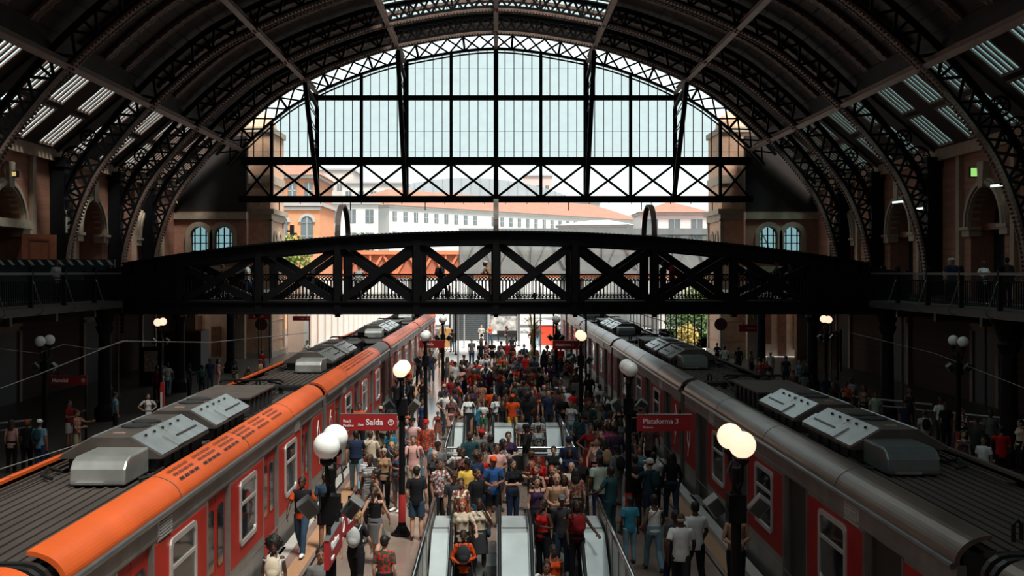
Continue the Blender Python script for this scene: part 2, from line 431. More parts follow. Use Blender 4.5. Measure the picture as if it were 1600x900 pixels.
# ---- purlins
for s in (-1, 0, 1):
    for (px, pz, nm) in ((6.4, 20.8, 'beside the ridge glazing'), (12.45, 18.65, 'midway up the vault'), (17.75, 14.7, 'above the louvred skylights')) if s else ((0, 21.75, 'along the ridge'),):
        mb = MB(); x = s * px
        tl = {0: 0, 6.4: 0.2, 12.45: 0.5, 17.75: 0.75}[px] * s
        u = Vector((math.sin(tl), 0, math.cos(tl)))
        mb.bar((x, -9, pz), (x, GY, pz), 0.26, 0.07, u)
        mb.bar((x + u.x * 0.2, -9, pz + u.z * 0.2), (x + u.x * 0.2, GY, pz + u.z * 0.2), 0.06, 0.4, u)
        mb.bar((x + u.x * 0.42, -9, pz + u.z * 0.42), (x + u.x * 0.42, GY, pz + u.z * 0.42), 0.3, 0.06, u)
        o = mb.build('roof_beam', BEAM); side = '' if not s else (' over the orange-roofed train' if s < 0 else ' over the bare metal-roofed train')
        tag(o, 'Long brown roof beam %s%s' % (nm, side), 'beam')
# ---- glazed end screen
g = thing('end_screen', 'Arched iron and glass end screen closing the train hall', 'glass screen', (0, GY, 0))
P = resample(PROF, 96); A = offset(P, 0.08); B = offset(P, 1.05)
keep = [i for i in range(len(P)) if P[i].y > 13.6]
i0, i1 = keep[0], keep[-1]
mb = MB(); chord_seg(mb, P[i0:i1 + 1], 0, 0.3, 0.16); chord_seg(mb, B[i0:i1 + 1], 0, 0.3, 0.16)
chord_seg(mb, offset(P[i0:i1 + 1], -0.22), 0, 0.12, 0.09)
mb.build('arch_ring', IRON, g)
mb = MB(); up = (0, 1, 0)
R2 = [q for q in resample(PROF, 56)]; A = offset(R2, 0.08); B = offset(R2, 1.05)
for i in range(56):
    if R2[i].y < 13.4 or R2[i + 1].y < 13.4: continue
    mb.bar(P3(A[i], 0), P3(B[i + 1], 0), 0.11, 0.08, up); mb.bar(P3(B[i], 0), P3(A[i + 1], 0), 0.11, 0.08, up)
    if i % 3 == 2: mb.bar(P3(A[i], 0), P3(B[i], 0), 0.16, 0.1, up)
mb.build('ring_lattice', IRON, g)
def prof_z(x):
    x = abs(x)
    for a, b in zip(HALF[:-1], HALF[1:]):
        if a.x <= x <= b.x: return a.y + (b.y - a.y) * (x - a.x) / max(1e-9, b.x - a.x)
    return 5.0
ZB, ZT0, ZM = 11.25, 13.95, 18.35
mb = MB()
mb.box(-17.75, 17.75, -0.3, 0.3, ZT0 - 0.28, ZT0 + 0.25); mb.box(-17.9, 17.9, -0.3, 0.3, ZB - 0.2, ZB + 0.25); mb.box(-13.0, 13.0, -0.12, 0.12, ZM - 0.17, ZM + 0.17)
mb.build('cross_beam', IRON, g)
MAJ = [k * 3.13 for k in range(-5, 6)]
for x in MAJ:
    mb = MB(); t = 0.16 if abs(x) < 0.1 or abs(abs(x) - 6.26) < 0.1 else 0.11
    mb.box(x - t, x + t, -0.1, 0.1, ZB, prof_z(x) + 0.1); mb.build('mullion', IRON, g)
mb = MB()
for k in range(-6, 6):
    for j in range(1, 5):
        x = (k + j / 5) * 3.13
        if abs(x) < 17.2: mb.box(x - 0.028, x + 0.028, -0.04, 0.04, ZT0, prof_z(x))
for z in (16.0, 14.6, 17.0 + 3.4): 
    xx = next((x / 10 for x in range(0, 190) if prof_z(x / 10) < z + 0.1), 17.5); mb.box(-xx, xx, -0.01, 0.01, z - 0.008, z + 0.008)
mb.build('glazing_bars', IRON, g)
mb = MB()
for k in range(-6, 6):
    a = max(-17.6, k * 3.13 + 0.1); b = min(17.6, (k + 1) * 3.13 - 0.1)
    if b - a < 1.5: continue
    mb.bar((a, 0, ZB + 0.2), (b, 0, ZT0 - 0.25), 0.16, 0.1, up); mb.bar((b, 0, ZB + 0.2), (a, 0, ZT0 - 0.25), 0.16, 0.1, up)
mb.build('cross_bracing', IRON, g)
gp = [(p.x, p.y) for p in P if p.y > ZT0]
mb = MB(); mb.prism([(gp[0][0], ZT0)] + gp + [(gp[-1][0], ZT0)], 'y', 0.02, 0.035)
mb.build('glass', glassmat('screen_glass', (0.86, 0.885, 0.88), 0.03), g)
mb = MB()                                        # small fixings under the lowest beam
for k in range(-24, 25):
    x = k * 0.72 + random.uniform(-0.1, 0.1)
    if k % 2: mb.box(x - 0.02, x + 0.02, -0.05, 0.05, ZB - 0.32, ZB - 0.2)
    if k % 7 == 0: mb.box(x - 0.03, x + 0.03, -0.03, 0.03, ZB - 0.75, ZB - 0.2)
mb.build('fixing', IRON, g)
# wind struts from the last arch down to the screen
for s in (-1, 1):
    for (x0, z0, lab) in ((6.4, 20.6, 'inner'), (12.45, 18.5, 'outer')):
        mb = MB()
        a = Vector((s * x0, 75.1, z0)); b = Vector((s * (x0 - 0.1), 79.9, 11.4)); c = Vector((s * (x0 - 0.05), 80.0, z0 - 0.9))
        mb.bar(a, b, 0.3, 0.18, (0, 1, 0)); mb.bar(a, c, 0.2, 0.2); mb.bar(c, b, 0.2, 0.14, (0, 1, 0))
        for k in range(1, 12):
            t = k / 12; mb.bar(a.lerp(b, t), c.lerp(b, t + (0.04 if k % 2 else -0.04)), 0.05, 0.05, (1, 0, 0))
        o = mb.build('wind_strut', IRON)
        tag(o, 'Slanting iron wind strut to the end screen, %s one toward the %s train' % (lab, 'orange-roofed' if s < 0 else 'bare metal-roofed'), 'strut')
# ---- side walls
def arc(cx, cz, r, a0, a1, n): return [(cx + r * math.cos(a0 + (a1 - a0) * k / n), cz + r * math.sin(a0 + (a1 - a0) * k / n)) for k in range(n + 1)]
BAYC = [8.1, 19.5, 30.9, 42.3, 53.7, 65.1, 75.6]
wn_i = [2]
for s in (-1, 1):
    nm = 'left' if s < 0 else 'right'
    mb = MB(); xb = s * 24.2
    mb.box(min(xb, xb + s * 0.4), max(xb, xb + s * 0.4), -12, 83, -1.2, 12.4)
    zs, r, zb = 8.35, 1.85, 5.0                    # springing, radius, sill
    fx0, fx1 = (s * 22.9, s * 24.2) if s > 0 else (s * 24.2, s * 22.9)
    y = -12
    for c in BAYC + [None]:
        y1 = c - r if c is not None else 83
        mb.box(fx0, fx1, y, y1, 5.0, 12.4)
        if c is None: break
        A = arc(c, zs, r, PI, 0, 16)
        mb.strip(A, [(a[0], 12.4) for a in A], 'x', fx0, fx1)
        y = c + r
    wall = mb.build('wall_' + nm, BRICKM, kind='structure')
    for c in BAYC:
        mb = MB(); A = arc(c, zs, r, PI, 0, 18); B = arc(c, zs, r + 0.42, PI, 0, 18); xo = s * 22.72
        fa, fb = min(xo, s * 23.3), max(xo, s * 23.3)
        mb.strip(A, B, 'x', fa, fb); A2 = arc(c, zs, r + 0.1, PI, 0, 18); B2 = arc(c, zs, r + 0.3, PI, 0, 18); mb.strip(A2, B2, 'x', min(s * 22.62, s * 22.75), max(s * 22.62, s * 22.75))
        for e in (-1, 1): mb.box(fa, fb, c + e * (r + 0.22) - 0.42, c + e * (r + 0.22) + 0.42, zs - 0.45, zs)
        for e in (-1, 1): mb.box(min(s * 22.62, fa), max(s * 22.62, fb), c + e * (r + 0.22) - 0.5, c + e * (r + 0.22) + 0.5, zs - 0.12, zs + 0.02)
        mb.prism([(c - 0.24, zs + r - 0.05), (c + 0.24, zs + r - 0.05), (c + 0.36, zs + r + 1.15), (c - 0.36, zs + r + 1.15)], 'x', min(s * 22.55, fb if s < 0 else fa), max(s * 22.55, fb if s > 0 else fa))
        o = mb.build('trim_%d' % wn_i[0], STONE, kind='structure'); wn_i[0] += 1
        if s < 0 and c == 53.7: mb = MB(); mb.box(-23.4, -22.6, c - 3.0, c + 2.4, 8.3, 8.7); mb.build('lintel', STONE, wall, kind='structure'); mb = MB(); mb.box(-24.15, -24.0, c - r, c + r, 5.0, 8.3); mb.build('doorway_backing', mat('doorway_dark', (0.012, 0.012, 0.013), 0.6), wall, kind='structure')  # near-black sheet below the lintel paints the shade of an open doorway
        if s > 0:                                  # near-black sheets paint the shade of doorways behind this side's arches
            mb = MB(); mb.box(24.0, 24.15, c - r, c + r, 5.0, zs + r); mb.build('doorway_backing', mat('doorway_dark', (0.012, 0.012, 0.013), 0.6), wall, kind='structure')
            mb = MB(); mb.box(23.4, 23.6, c - r, c + r, 8.2, 8.5); mb.build('transom', mat('doorway_wood', (0.2, 0.06, 0.03), 0.5), wall, kind='structure')
    mb = MB()                                     # pale pipe-like pilasters and the plinth strip
    for c in BAYC:
        for e in (-1, 1):
            yy = c + e * 3.0; mb.box(min(s * 22.7, s * 22.95), max(s * 22.7, s * 22.95), yy - 0.2, yy + 0.2, 5, 12.4)
    mb.box(min(s * 22.6, s * 22.95), max(s * 22.6, s * 22.95), -12, 83, 11.9, 12.5)
    mb.build('trim_%d' % wn_i[0], PLAST, kind='structure'); wn_i[0] += 1
    # ground floor wall
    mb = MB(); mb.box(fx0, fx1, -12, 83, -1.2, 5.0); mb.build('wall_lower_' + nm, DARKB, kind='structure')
    for k, c in enumerate(BAYC):
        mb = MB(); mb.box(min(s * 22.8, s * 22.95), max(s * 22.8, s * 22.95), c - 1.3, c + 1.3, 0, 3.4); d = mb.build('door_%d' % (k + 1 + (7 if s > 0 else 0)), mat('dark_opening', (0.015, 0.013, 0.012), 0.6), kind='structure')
        mb = MB()
        for e in (-1, 1): mb.box(min(s * 22.72, s * 22.95), max(s * 22.72, s * 22.95), c + e * 1.42 - 0.16, c + e * 1.42 + 0.16, 0, 3.6)
        mb.box(min(s * 22.72, s * 22.95), max(s * 22.72, s * 22.95), c - 1.6, c + 1.6, 3.4, 3.75); mb.build('door_frame', PLAST, d, kind='structure')
mb = MB(); mb.box(-24.6, 24.6, -12.4, -12, -5.5, 17.5); mb.box(-20, 20, -12.4, -12, 17, 23.6); mb.build('wall_back', BRICKF, kind='structure')
# ---- end walls each side of the opening, with twin arched windows
for s in (-1, 1):
    nm = 'left' if s < 0 else 'right'
    x0, x1 = sorted((s * 17.75, s * 24.6))
    mb = MB(); mb.box(x0, x1, 82.0, 82.6, 5.2, 7.2); mb.box(x0, x1, 82.0, 82.6, 9.9, 10.5); hb = MB(); hb.box(x0, x1, 82.0, 82.6, 10.5, 15.9)
    wx = [19.4, 21.1]; r = 0.62; zs = 8.8
    seg = [17.75] + sum([[c - r, c + r] for c in wx], []) + [24.6]
    for a, b in ((seg[0], seg[1]), (seg[2], seg[3]), (seg[4], seg[5])):
        p, q = sorted((s * a, s * b)); mb.box(p, q, 82, 82.6, 7.2, 9.9)
    for c in wx:
        A = arc(s * c, zs, r, PI, 0, 12); mb.strip(A, [(a[0], 9.9) for a in A], 'y', 82, 82.6)
    w_ = mb.build('wall_end_' + nm, BRICKF, kind='structure'); hb.build('haunch_boarding', mat('haunch_boards', (0.022, 0.016, 0.014), 0.8, 0, 0.3, 2), w_, kind='structure')
    mb = MB(); mb.box(x0, x1, 81.85, 82, 7.9 - 1.0, 8.0 - 0.8); mb.box(x0, x1, 81.8, 82, 5.9, 6.6); mb.box(x0, x1, 81.8, 82, 9.95, 10.4)
    for c in wx:
        A = arc(s * c, zs, r, PI, 0, 14); B = arc(s * c, zs, r + 0.34, PI, 0, 14); mb.strip(A, B, 'y', 81.8, 82)
        for e in (-1, 1): mb.box(s * c + e * (r + 0.17) - 0.17, s * c + e * (r + 0.17) + 0.17, 81.8, 82, 7.2, zs)
    mb.build('trim_end_' + nm, STONE, w_, kind='structure')
    for k, c in enumerate(wx):
        g_ = MB(); A = arc(s * c, zs, r, PI, 0, 14); g_.prism([(s * c - r, 7.2)] + A + [(s * c + r, 7.2)], 'y', 82.3, 82.33)
        o = g_.build('window_%d' % (k + 10 + (2 if s > 0 else 0)), glassmat('small_pane', (0.55, 0.7, 0.72), 0.2), kind='structure')
        b_ = MB()
        for e in (-0.4, 0, 0.4): b_.box(s * c + e - 0.03, s * c + e + 0.03, 82.2, 82.35, 7.2, zs + (0.58 if e == 0 else 0.42))
        for z in (7.7, 8.25, 8.8): b_.box(s * c - r, s * c + r, 82.2, 82.35, z - 0.03, z + 0.03)
        b_.build('window_frame', IRON, o, kind='structure')
    # sunlit brick tower pier beyond
    p, q = sorted((s * 16.3, s * 18.9))
    mb = MB(); mb.box(p, q, 83.2, 88.5, -1.2, 9.9)
    mb.box(p, q, 83.2, 88.5, 10.6, 16.6); mb.ell(((p + q) / 2, 85.8, 16.6), (1.25, 2.5, 1.6), 14, 8)
    for z in (1.2, 2.6, 4.0, 5.4, 6.8, 8.2): mb.box(p - 0.05, q + 0.05, 83.15, 88.55, z, z + 0.08)
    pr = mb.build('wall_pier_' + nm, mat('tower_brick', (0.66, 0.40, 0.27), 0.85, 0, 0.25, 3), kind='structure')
    mb = MB(); mb.box(p - 0.12, q + 0.12, 83.08, 88.6, 9.9, 10.6); mb.box(p - 0.3, q + 0.3, 82.9, 88.8, 10.4, 10.75)
    mb.box(p - 0.1, q + 0.1, 83.1, 88.6, 12.6, 13.2); mb.box(p - 0.15, q + 0.15, 83.1, 88.6, -1.2, 0.4)
    inner = s * 16.3
    for yy in (83.3, 88.2): mb.box(inner - 0.12, inner + 0.12, yy - 0.22, yy + 0.22, 0, 10)
    mb.box(p - 0.15, q + 0.15, 83.05, 88.65, 16.3, 16.7)
    for yy in (84.9, 86.7):
        A = arc(yy, 8.6, 0.42, PI, 0, 10); B = arc(yy, 8.6, 0.66, PI, 0, 10); mb.strip(A, B, 'x', *sorted((inner - s * 0.1, inner + s * 0.02)))
        for e in (-1, 1): mb.box(*sorted((inner - s * 0.1, inner)), yy + e * 0.54 - 0.12, yy + e * 0.54 + 0.12, 6.0, 8.6)
    mb.build('trim_pier_' + nm, STONE, pr, kind='structure')
    mb = MB()
    for yy in (84.9, 86.7):
        A = arc(yy, 8.6, 0.42, PI, 0, 10); mb.prism([(yy - 0.42, 6)] + A + [(yy + 0.42, 6)], 'x', *sorted((inner - s * 0.04, inner + s * 0.04)))
    mb.build('blind_window', PLAST, pr, kind='structure')
    # ground-level end arcade
    mb = MB(); 
    for a, b in ((17.9, 18.7), (21.4, 22.9)): pq = sorted((s * a, s * b)); mb.box(pq[0], pq[1], 82, 82.6, 0, 5.2)
    A = arc(s * 20.05, 2.9, 1.35, PI, 0, 14); mb.strip(A, [(a[0], 5.2) for a in A], 'y', 82, 82.6)
    mb.box(*sorted((s * 17.9, s * 22.9)), 84.6, 84.9, 0, 5.6) if s < 0 else mb.box(19.6, 22.9, 84.6, 84.9, 0, 5.6)
    aw = mb.build('wall_arcade_' + nm, mat('arcade_cream', (0.55, 0.40, 0.30), 0.8, 0, 0.2, 2), kind='structure')
    mb = MB()
    if s < 0:
        for (a, b, z0, z1) in ((-18.6, -18.2, 0, 2.4), (-19.7, -19.0, 2.6, 3.3), (-20.9, -20.2, 0, 2.2), (-22.4, -21.6, 0, 3)): mb.box(a, b, 84.5, 84.6, z0, z1)
    else:
        for (a, b, z0, z1) in ((19.75, 20.2, 0.9, 3.6), (20.7, 21.3, 0, 3.7), (21.8, 22.3, 0.5, 3.6)): mb.box(a, b, 84.5, 84.6, z0, z1)
    mb.build('dark_opening', mat('arcade_brick', (0.20, 0.085, 0.05), 0.8, 0, 0.5, 3), aw, kind='structure')
    mb = MB(); A = arc(s * 20.05, 2.9, 1.35, PI, 0, 14); B = arc(s * 20.05, 2.9, 1.75, PI, 0, 14); mb.strip(A, B, 'y', 81.85, 82); mb.build('arch_trim', STONE, aw, kind='structure')
# ---- floors
def slabz(mb, x0, x1, y0, y1, z1, z0): mb.box(x0, x1, y0, y1, z0, z1)
W1 = (-1.35, 2.28, 17.0, 25.5); W2 = (-1.45, 2.25, 34.1, 41.6)
mb = MB(); E0, E1 = -4.8, 5.45; Z0 = -0.35
ys = [(-12, W1[2], None), (W1[2], W1[3], W1), (W1[3], W2[2], None), (W2[2], W2[3], W2), (W2[3], 78, None)]
for (a, b, W) in ys:
    if W is None: mb.box(E0 + 0.25, E1 - 0.25, a, b, Z0, 0)
    else: mb.box(E0 + 0.25, W[0], a, b, Z0, 0); mb.box(W[1], E1 - 0.25, a, b, Z0, 0)
mb.build('floor', FLOORM, kind='structure')
mb = MB(); mb.box(E0 + 0.25, E1 - 0.25, 78, 112, Z0, 0); mb.build('floor_open_end', mat('pale_paving', (0.5, 0.49, 0.47), 0.5, 0, 0.15, 0.8), kind='structure')  # paler split of the platform floor, sun glare put into its colour
mb = MB(); mb.box(E0, E0 + 0.25, -12, 112, -0.35, 0.0); mb.box(E1 - 0.25, E1, -12, 112, -0.35, 0.0)
mb.box(E0 + 0.15, E0 + 0.4, -12, 112, -1.2, -0.35); mb.box(E1 - 0.4, E1 - 0.15, -12, 112, -1.2, -0.35); mb.build('trim_20', EDGE, kind='structure')
for x in (-4.35, 4.75):
    mb = MB(); mb.box(x, x + 0.32, -12, 112, 0.0, 0.006)
    for k in range(6): mb.box(x + 0.03 + k * 0.05, x + 0.055 + k * 0.05, -12, 112, 0.006, 0.012)
    mb.build('trim_%d' % (21 if x < 0 else 22), TACT, kind='structure')
mb = MB(); mb.box(4.62, 4.66, -12, 112, 0.0, 0.004); mb.box(-3.95, -3.9, -12, 112, 0, 0.004); mb.build('trim_23', IRON2, kind='structure')
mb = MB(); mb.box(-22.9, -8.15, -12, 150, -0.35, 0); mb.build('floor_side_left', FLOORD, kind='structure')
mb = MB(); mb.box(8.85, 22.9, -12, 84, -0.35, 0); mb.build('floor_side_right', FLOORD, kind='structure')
mb = MB(); mb.box(-8.15, -8.0, -12, 150, -1.2, 0.0); mb.box(8.7, 8.85, -12, 84, -1.2, 0); mb.build('trim_24', EDGE, kind='structure')
mb = MB(); mb.box(-8.15, E0 + 0.2, -12, 150, -1.5, -1.2); mb.box(E1 - 0.2, 8.85, -12, 150, -1.5, -1.2); mb.build('floor_track_bed', BED, kind='structure')
mb = MB(); mb.box(-400, E0 + 0.2, 150, 600, -1.5, -1.2); mb.box(E0 + 0.2, 400, 112, 600, -1.5, -1.2); mb.box(8.85, 400, 84.2, 150, -1.5, -1.2); mb.box(-400, -22.9, 84.2, 150, -1.5, -1.2)
mb.build('ground', mat('yard_ground', (0.42, 0.40, 0.37), 0.9, 0, 0.3, 0.4, 0.2), kind='structure')
mb = MB()
for x in (-7.25, -5.65, 6.35, 7.95):
    mb.box(x - 0.035, x + 0.035, -12, 150, -1.1, -1.03); mb.box(x - 0.01, x + 0.01, -12, 150, -1.2, -1.1); mb.box(x - 0.07, x + 0.07, -12, 150, -1.2, -1.18)
mb.build('trim_25', RAILM, kind='structure')
# escalator pits and the concourse below
for k, W in enumerate((W1, W2)):
    mb = MB(); x0, x1, y0, y1 = W
    mb.box(x0 - 0.2, x0, y0, y1, -5.3, -0.35); mb.box(x1, x1 + 0.2, y0, y1, -5.3, -0.35); mb.box(x0 - 0.2, x1 + 0.2, y1, y1 + 0.2, -5.3, -0.35); mb.box(x0 - 0.2, x1 + 0.2, y0 - 0.2, y0, -1.2, -0.35)
    mb.build('wall_escalator_pit_%s' % ('near' if k == 0 else 'far'), mat('pit_wall', (0.12, 0.11, 0.1), 0.7, 0, 0.2, 3), kind='structure')
mb = MB(); mb.box(-8, 9, -12, 60, -5.5, -5.3); mb.build('floor_concourse', FLOORM, kind='structure')
mb = MB(); mb.box(-8.2, -8, -12, 60, -5.3, -1.5); mb.box(9, 9.2, -12, 60, -5.3, -1.5); mb.box(-8, 9, 60, 60.2, -5.3, -1.5); mb.build('wall_concourse', mat('pit_wall', (0.1, 0.1, 0.1)), kind='structure')
# ---- galleries along the side walls
for s in (-1, 1):
    nm = 'left' if s < 0 else 'right'
    a, b = sorted((s * 15.75, s * 22.9))
    mb = MB(); mb.box(a, b, -12, 82, 4.78, 5.0); mb.build('floor_gallery_' + nm, mat('gallery_floor', (0.07, 0.06, 0.055), 0.7, 0, 0.2, 2), kind='structure')
    mb = MB(); a, b = sorted((s * 15.62, s * 15.85)); mb.box(a, b, -12, 48.2, 4.72, 4.98); mb.box(a, b, 52.4, 82, 4.72, 4.98)
    for yy in range(-10, 82, 4): mb.box(*sorted((s * 16, s * 22.9)), yy - 0.1, yy + 0.1, 4.4, 4.78)
    mb.build('trim_gallery_' + nm, mat('gallery_edge', (0.09, 0.09, 0.09), 0.4, 0.2, 0.2, 3), kind='structure')
# ------------------------------------------------------------------ footbridge
BY0, BY1 = 48.6, 52.0
def chz(x): return EYE + 1.70 - 1.70 * (abs(x) / 17.6) ** 2          # top of the arched top chord
fb = thing('footbridge', 'Black iron lattice footbridge with arched top chord spanning the whole hall', 'footbridge', (0, (BY0 + BY1) / 2, 0))
hy = (BY1 - BY0) / 2
DK = 4.95
pitch = 3.34
for yy in (-hy, hy):
    n = 40; xs = [-15.7 + 31.4 * k / n for k in range(n + 1)]
    mb = MB(); mb.strip([(x, chz(x)) for x in xs], [(x, chz(x) - 0.52) for x in xs], 'y', yy - 0.14, yy + 0.14)
    mb.strip([(x, chz(x) + 0.04) for x in xs], [(x, chz(x) - 0.03) for x in xs], 'y', yy - 0.3, yy + 0.3)
    for k in range(180): x = -15.6 + 31.2 * k / 179; mb.box(x - 0.035, x + 0.035, yy - 0.24, yy - 0.19, chz(x) + 0.02, chz(x) + 0.055)
    mb.build('top_chord', IRON, fb)
    mb = MB(); mb.box(-15.7, 15.7, yy - 0.12, yy + 0.12, 4.44, 4.95); mb.box(-15.7, 15.7, yy - 0.28, yy + 0.28, 4.42, 4.5); mb.box(-15.7, 15.7, yy - 0.2, yy + 0.2, 4.9, 4.97)
    mb.build('bottom_chord', IRON, fb)
    for k in range(-4, 5):
        x = k * pitch; mb = MB(); mb.box(x - 0.13, x + 0.13, yy - 0.16, yy + 0.16, 4.4, chz(x) + 0.02); mb.box(x - 0.2, x + 0.2, yy - 0.05, yy + 0.05, 4.4, chz(x)); mb.box(x - 0.09, x + 0.09, yy - 0.2, yy + 0.2, 4.3, 4.45)
        mb.build('upright', IRON, fb)
    for k in range(-4, 4):
        a, b = k * pitch, (k + 1) * pitch
        mb = MB(); mb.bar((a + 0.1, yy, 4.95), (b - 0.1, yy, chz(b) - 0.5), 0.3, 0.1, (0, 1, 0)); mb.build('diagonal', IRON, fb)
        mb = MB(); mb.bar((b - 0.1, yy + 0.06, 4.95), (a + 0.1, yy + 0.06, chz(a) - 0.5), 0.3, 0.1, (0, 1, 0)); mb.build('diagonal', IRON, fb)
    for s in (-1, 1):                                # solid riveted end plates
        x0, x1 = sorted((s * 4 * pitch, s * 17.3)); mb = MB()
        xs = [x0 + (x1 - x0) * k / 8 for k in range(9)]
        mb.strip([(x, chz(x) - 0.1) for x in xs], [(x, 4.42) for x in xs], 'y', yy - 0.08, yy + 0.08)
        for k in range(5): x = x0 + (x1 - x0) * k / 4; mb.box(x - 0.08, x + 0.08, yy - 0.14, yy + 0.14, 4.42, chz(x))
        for z in (4.6, 5.1): mb.box(x0, x1, yy - 0.11, yy + 0.11, z, z + 0.05)
        mb.build('end_plate', IRON, fb)
mb = MB(); mb.box(-16, 16, -hy, hy, 4.78, 4.95)
for k in range(-9, 10): mb.box(k * 1.67 - 0.06, k * 1.67 + 0.06, -hy, hy, 4.45, 4.8)
mb.build('deck', IRON2, fb)
def balusters(mb, x0, x1, y, z0, ax='x', step=0.15):
    # z0: the floor; ornate railing panel: rail at 1.15, ring band under the rail and at the foot
    n = max(1, int(abs(x1 - x0) / step)); d = (x1 - x0) / n
    def P(u, z): return (u, y, z) if ax == 'x' else (y, u, z)
    def box(u0, u1, w, za, zb):
        if ax == 'x': mb.box(u0, u1, y - w, y + w, za, zb)
        else: mb.box(y - w, y + w, u0, u1, za, zb)
    for (za, zb, w) in ((z0 + 1.1, z0 + 1.17, 0.06), (z0 + 0.9, z0 + 0.925, 0.02), (z0 + 0.3, z0 + 0.325, 0.02), (z0 + 0.08, z0 + 0.12, 0.03)): box(x0, x1, w, za, zb)
    for k in range(n + 1):
        u = x0 + d * k
        box(u - 0.018, u + 0.018, 0.018, z0 + 0.08, z0 + 0.9)
        if k < n:
            c = u + d / 2
            for (zc, r) in ((z0 + 1.01, 0.075), (z0 + 0.21, 0.07)):
                pts = [(c + r * math.cos(t), zc + r * math.sin(t)) for t in [2 * PI * i / 8 for i in range(8)]]
                inn = [(c + r * 0.55 * math.cos(t), zc + r * 0.55 * math.sin(t)) for t in [2 * PI * i / 8 for i in range(8)]]
                w = 0.014
                vs = [P(a, b) for a, b in pts] + [P(a, b) for a, b in inn]
                mb.add(vs, [(i, (i + 1) % 8, 8 + (i + 1) % 8, 8 + i) for i in range(8)])
            for i in range(4):
                t0, t1 = PI * i / 4, PI * (i + 1) / 4
                p, q = P(c + (d / 2) * math.cos(t0), z0 + 0.8 + 0.09 * math.sin(t0)), P(c + (d / 2) * math.cos(t1), z0 + 0.8 + 0.09 * math.sin(t1))
                mb.bar(p, q, 0.016, 0.016, (0, 1, 0) if ax == 'x' else (1, 0, 0))
for yy in (-hy + 0.2, hy - 0.2):
    for k in range(-4, 4):
        mb = MB(); balusters(mb, k * pitch + 0.14, (k + 1) * pitch - 0.14, yy, DK)
        mb.build('railing_lattice', IRON, fb)
HOOPM = mat('hoop_paint', (0.10, 0.075, 0.065), 0.5, 0, 0.4, 3)
for x in (-2 * pitch, 0, 2 * pitch):
    mb = MB(); z0 = chz(x) - 0.02; pts = [( -hy, z0 - 0.05)] + [(-hy * math.cos(t) , z0 + 1.42 * math.sin(t) ** 0.85) for t in [PI * k / 20 for k in range(1, 20)]] + [(hy, z0 - 0.05)]
    O = offset([Vector(p) for p in pts], 0.09, None)
    mb.strip([tuple(p) for p in pts], [tuple(p) for p in O], 'x', x - 0.11, x + 0.11); mb.build('hoop', HOOPM, fb)
# ---- gallery balustrades
for s in (-1, 1):
    side = 'orange-roofed' if s < 0 else 'bare metal-roofed'
    for (a, b, wh) in ((24.0, 30.0, 'closest to the viewing gallery'), (30.0, 36.0, 'second before the footbridge'), (36.0, 42.0, 'next before the footbridge'), (42.0, 48.3, 'joining the footbridge'), (52.3, 60, 'just beyond the footbridge')):
        t = thing('gallery_railing', 'Ornate black gallery railing panel over the %s train side, %s' % (side, wh.replace('closest to', 'toward')), 'railing', (s * 15.75, a, 5.0))
        mb = MB(); balusters(mb, 0.05, b - a - 0.08, 0, 0, 'y', 0.17); mb.build('railing_lattice', IRON, t)
        mb = MB(); mb.box(-0.07, 0.07, 0, b - a - 0.08, 1.1, 1.18); mb.build('handrail', mat('worn_rail', (0.16, 0.15, 0.14), 0.35, 0.5), t)
        for yy in (0, (b - a) / 2):
            mb = MB(); mb.box(-0.07, 0.07, yy - 0.07, yy + 0.07, -0.2, 1.28); mb.ell((0, yy, 1.33), 0.09, 8, 5); mb.build('post', IRON, t)
            mb = MB(); c = [(-s * 0.02, yy, 0.95), (-s * 0.12, yy, 0.8), (-s * 0.22, yy, 0.45), (-s * 0.34, yy, 0.1), (-s * 0.42, yy, -0.1), (-s * 0.36, yy, -0.22), (-s * 0.2, yy, -0.24)]
            mb.tube(c, 0.022, 6); mb.build('scroll_bracket', STEELD, t)
# ---- columns under the galleries
mb = MB(); mb.lathe([(0.42, 0), (0.42, 0.5), (0.34, 0.6), (0.28, 0.7), (0.25, 3.6), (0.30, 3.7), (0.38, 3.9), (0.30, 4.0), (0.45, 4.4), (0.6, 4.72)], n=14)
for e in (-1, 1): mb.tube([(0, e * 0.25, 3.4), (0, e * 0.5, 3.9), (0, e * 1.0, 4.4), (0, e * 1.6, 4.7)], 0.07, 6)
gc = mb.build('gallery_column', IRON2, smooth=False); gc.location = (-16.3, 36.6, 0)
first = True
cn = {25.2: 'nearest the entrance', 36.6: 'before the footbridge', 48.0: 'under the footbridge end', 59.4: 'past the footbridge', 70.8: 'toward the open end of the hall'}
for s in (-1, 1):
    for y in (25.2, 36.6, 48.0, 59.4, 70.8):
        o = gc if first else gc.copy()
        if not first: COL.objects.link(o)
        first = False; o.location = (s * 16.3, y, 0)
        tag(o, 'Dark cast iron gallery column %s on the %s train side' % (cn[y].replace('nearest', 'toward'), 'orange-roofed' if s < 0 else 'bare metal-roofed'), 'column')
for x, y in ((-19.2, 44), (-18.7, 57), (-18, 66), (19, 41), (19.4, 55), (18.6, 64), (20.4, 48)):
    mb = MB(); mb.lathe([(0.12, 0), (0.12, 0.2), (0.06, 0.25), (0.06, 4.78)], n=8); o = mb.build('slim_pole', mat('pale_pole', (0.22, 0.17, 0.15), 0.5, 0, 0.3, 3)); o.location = (x, y, 0)
    tag(o, 'Thin pale pole %s, %s train side' % ('under the gallery just before the footbridge' if y in (44, 41) else ('under the gallery at the footbridge end' if y == 48 else ('one bay past the footbridge' if y in (57, 55) else 'two bays past the footbridge')), 'orange' if x < 0 else 'metal'), 'pole', 'thin poles under the galleries')

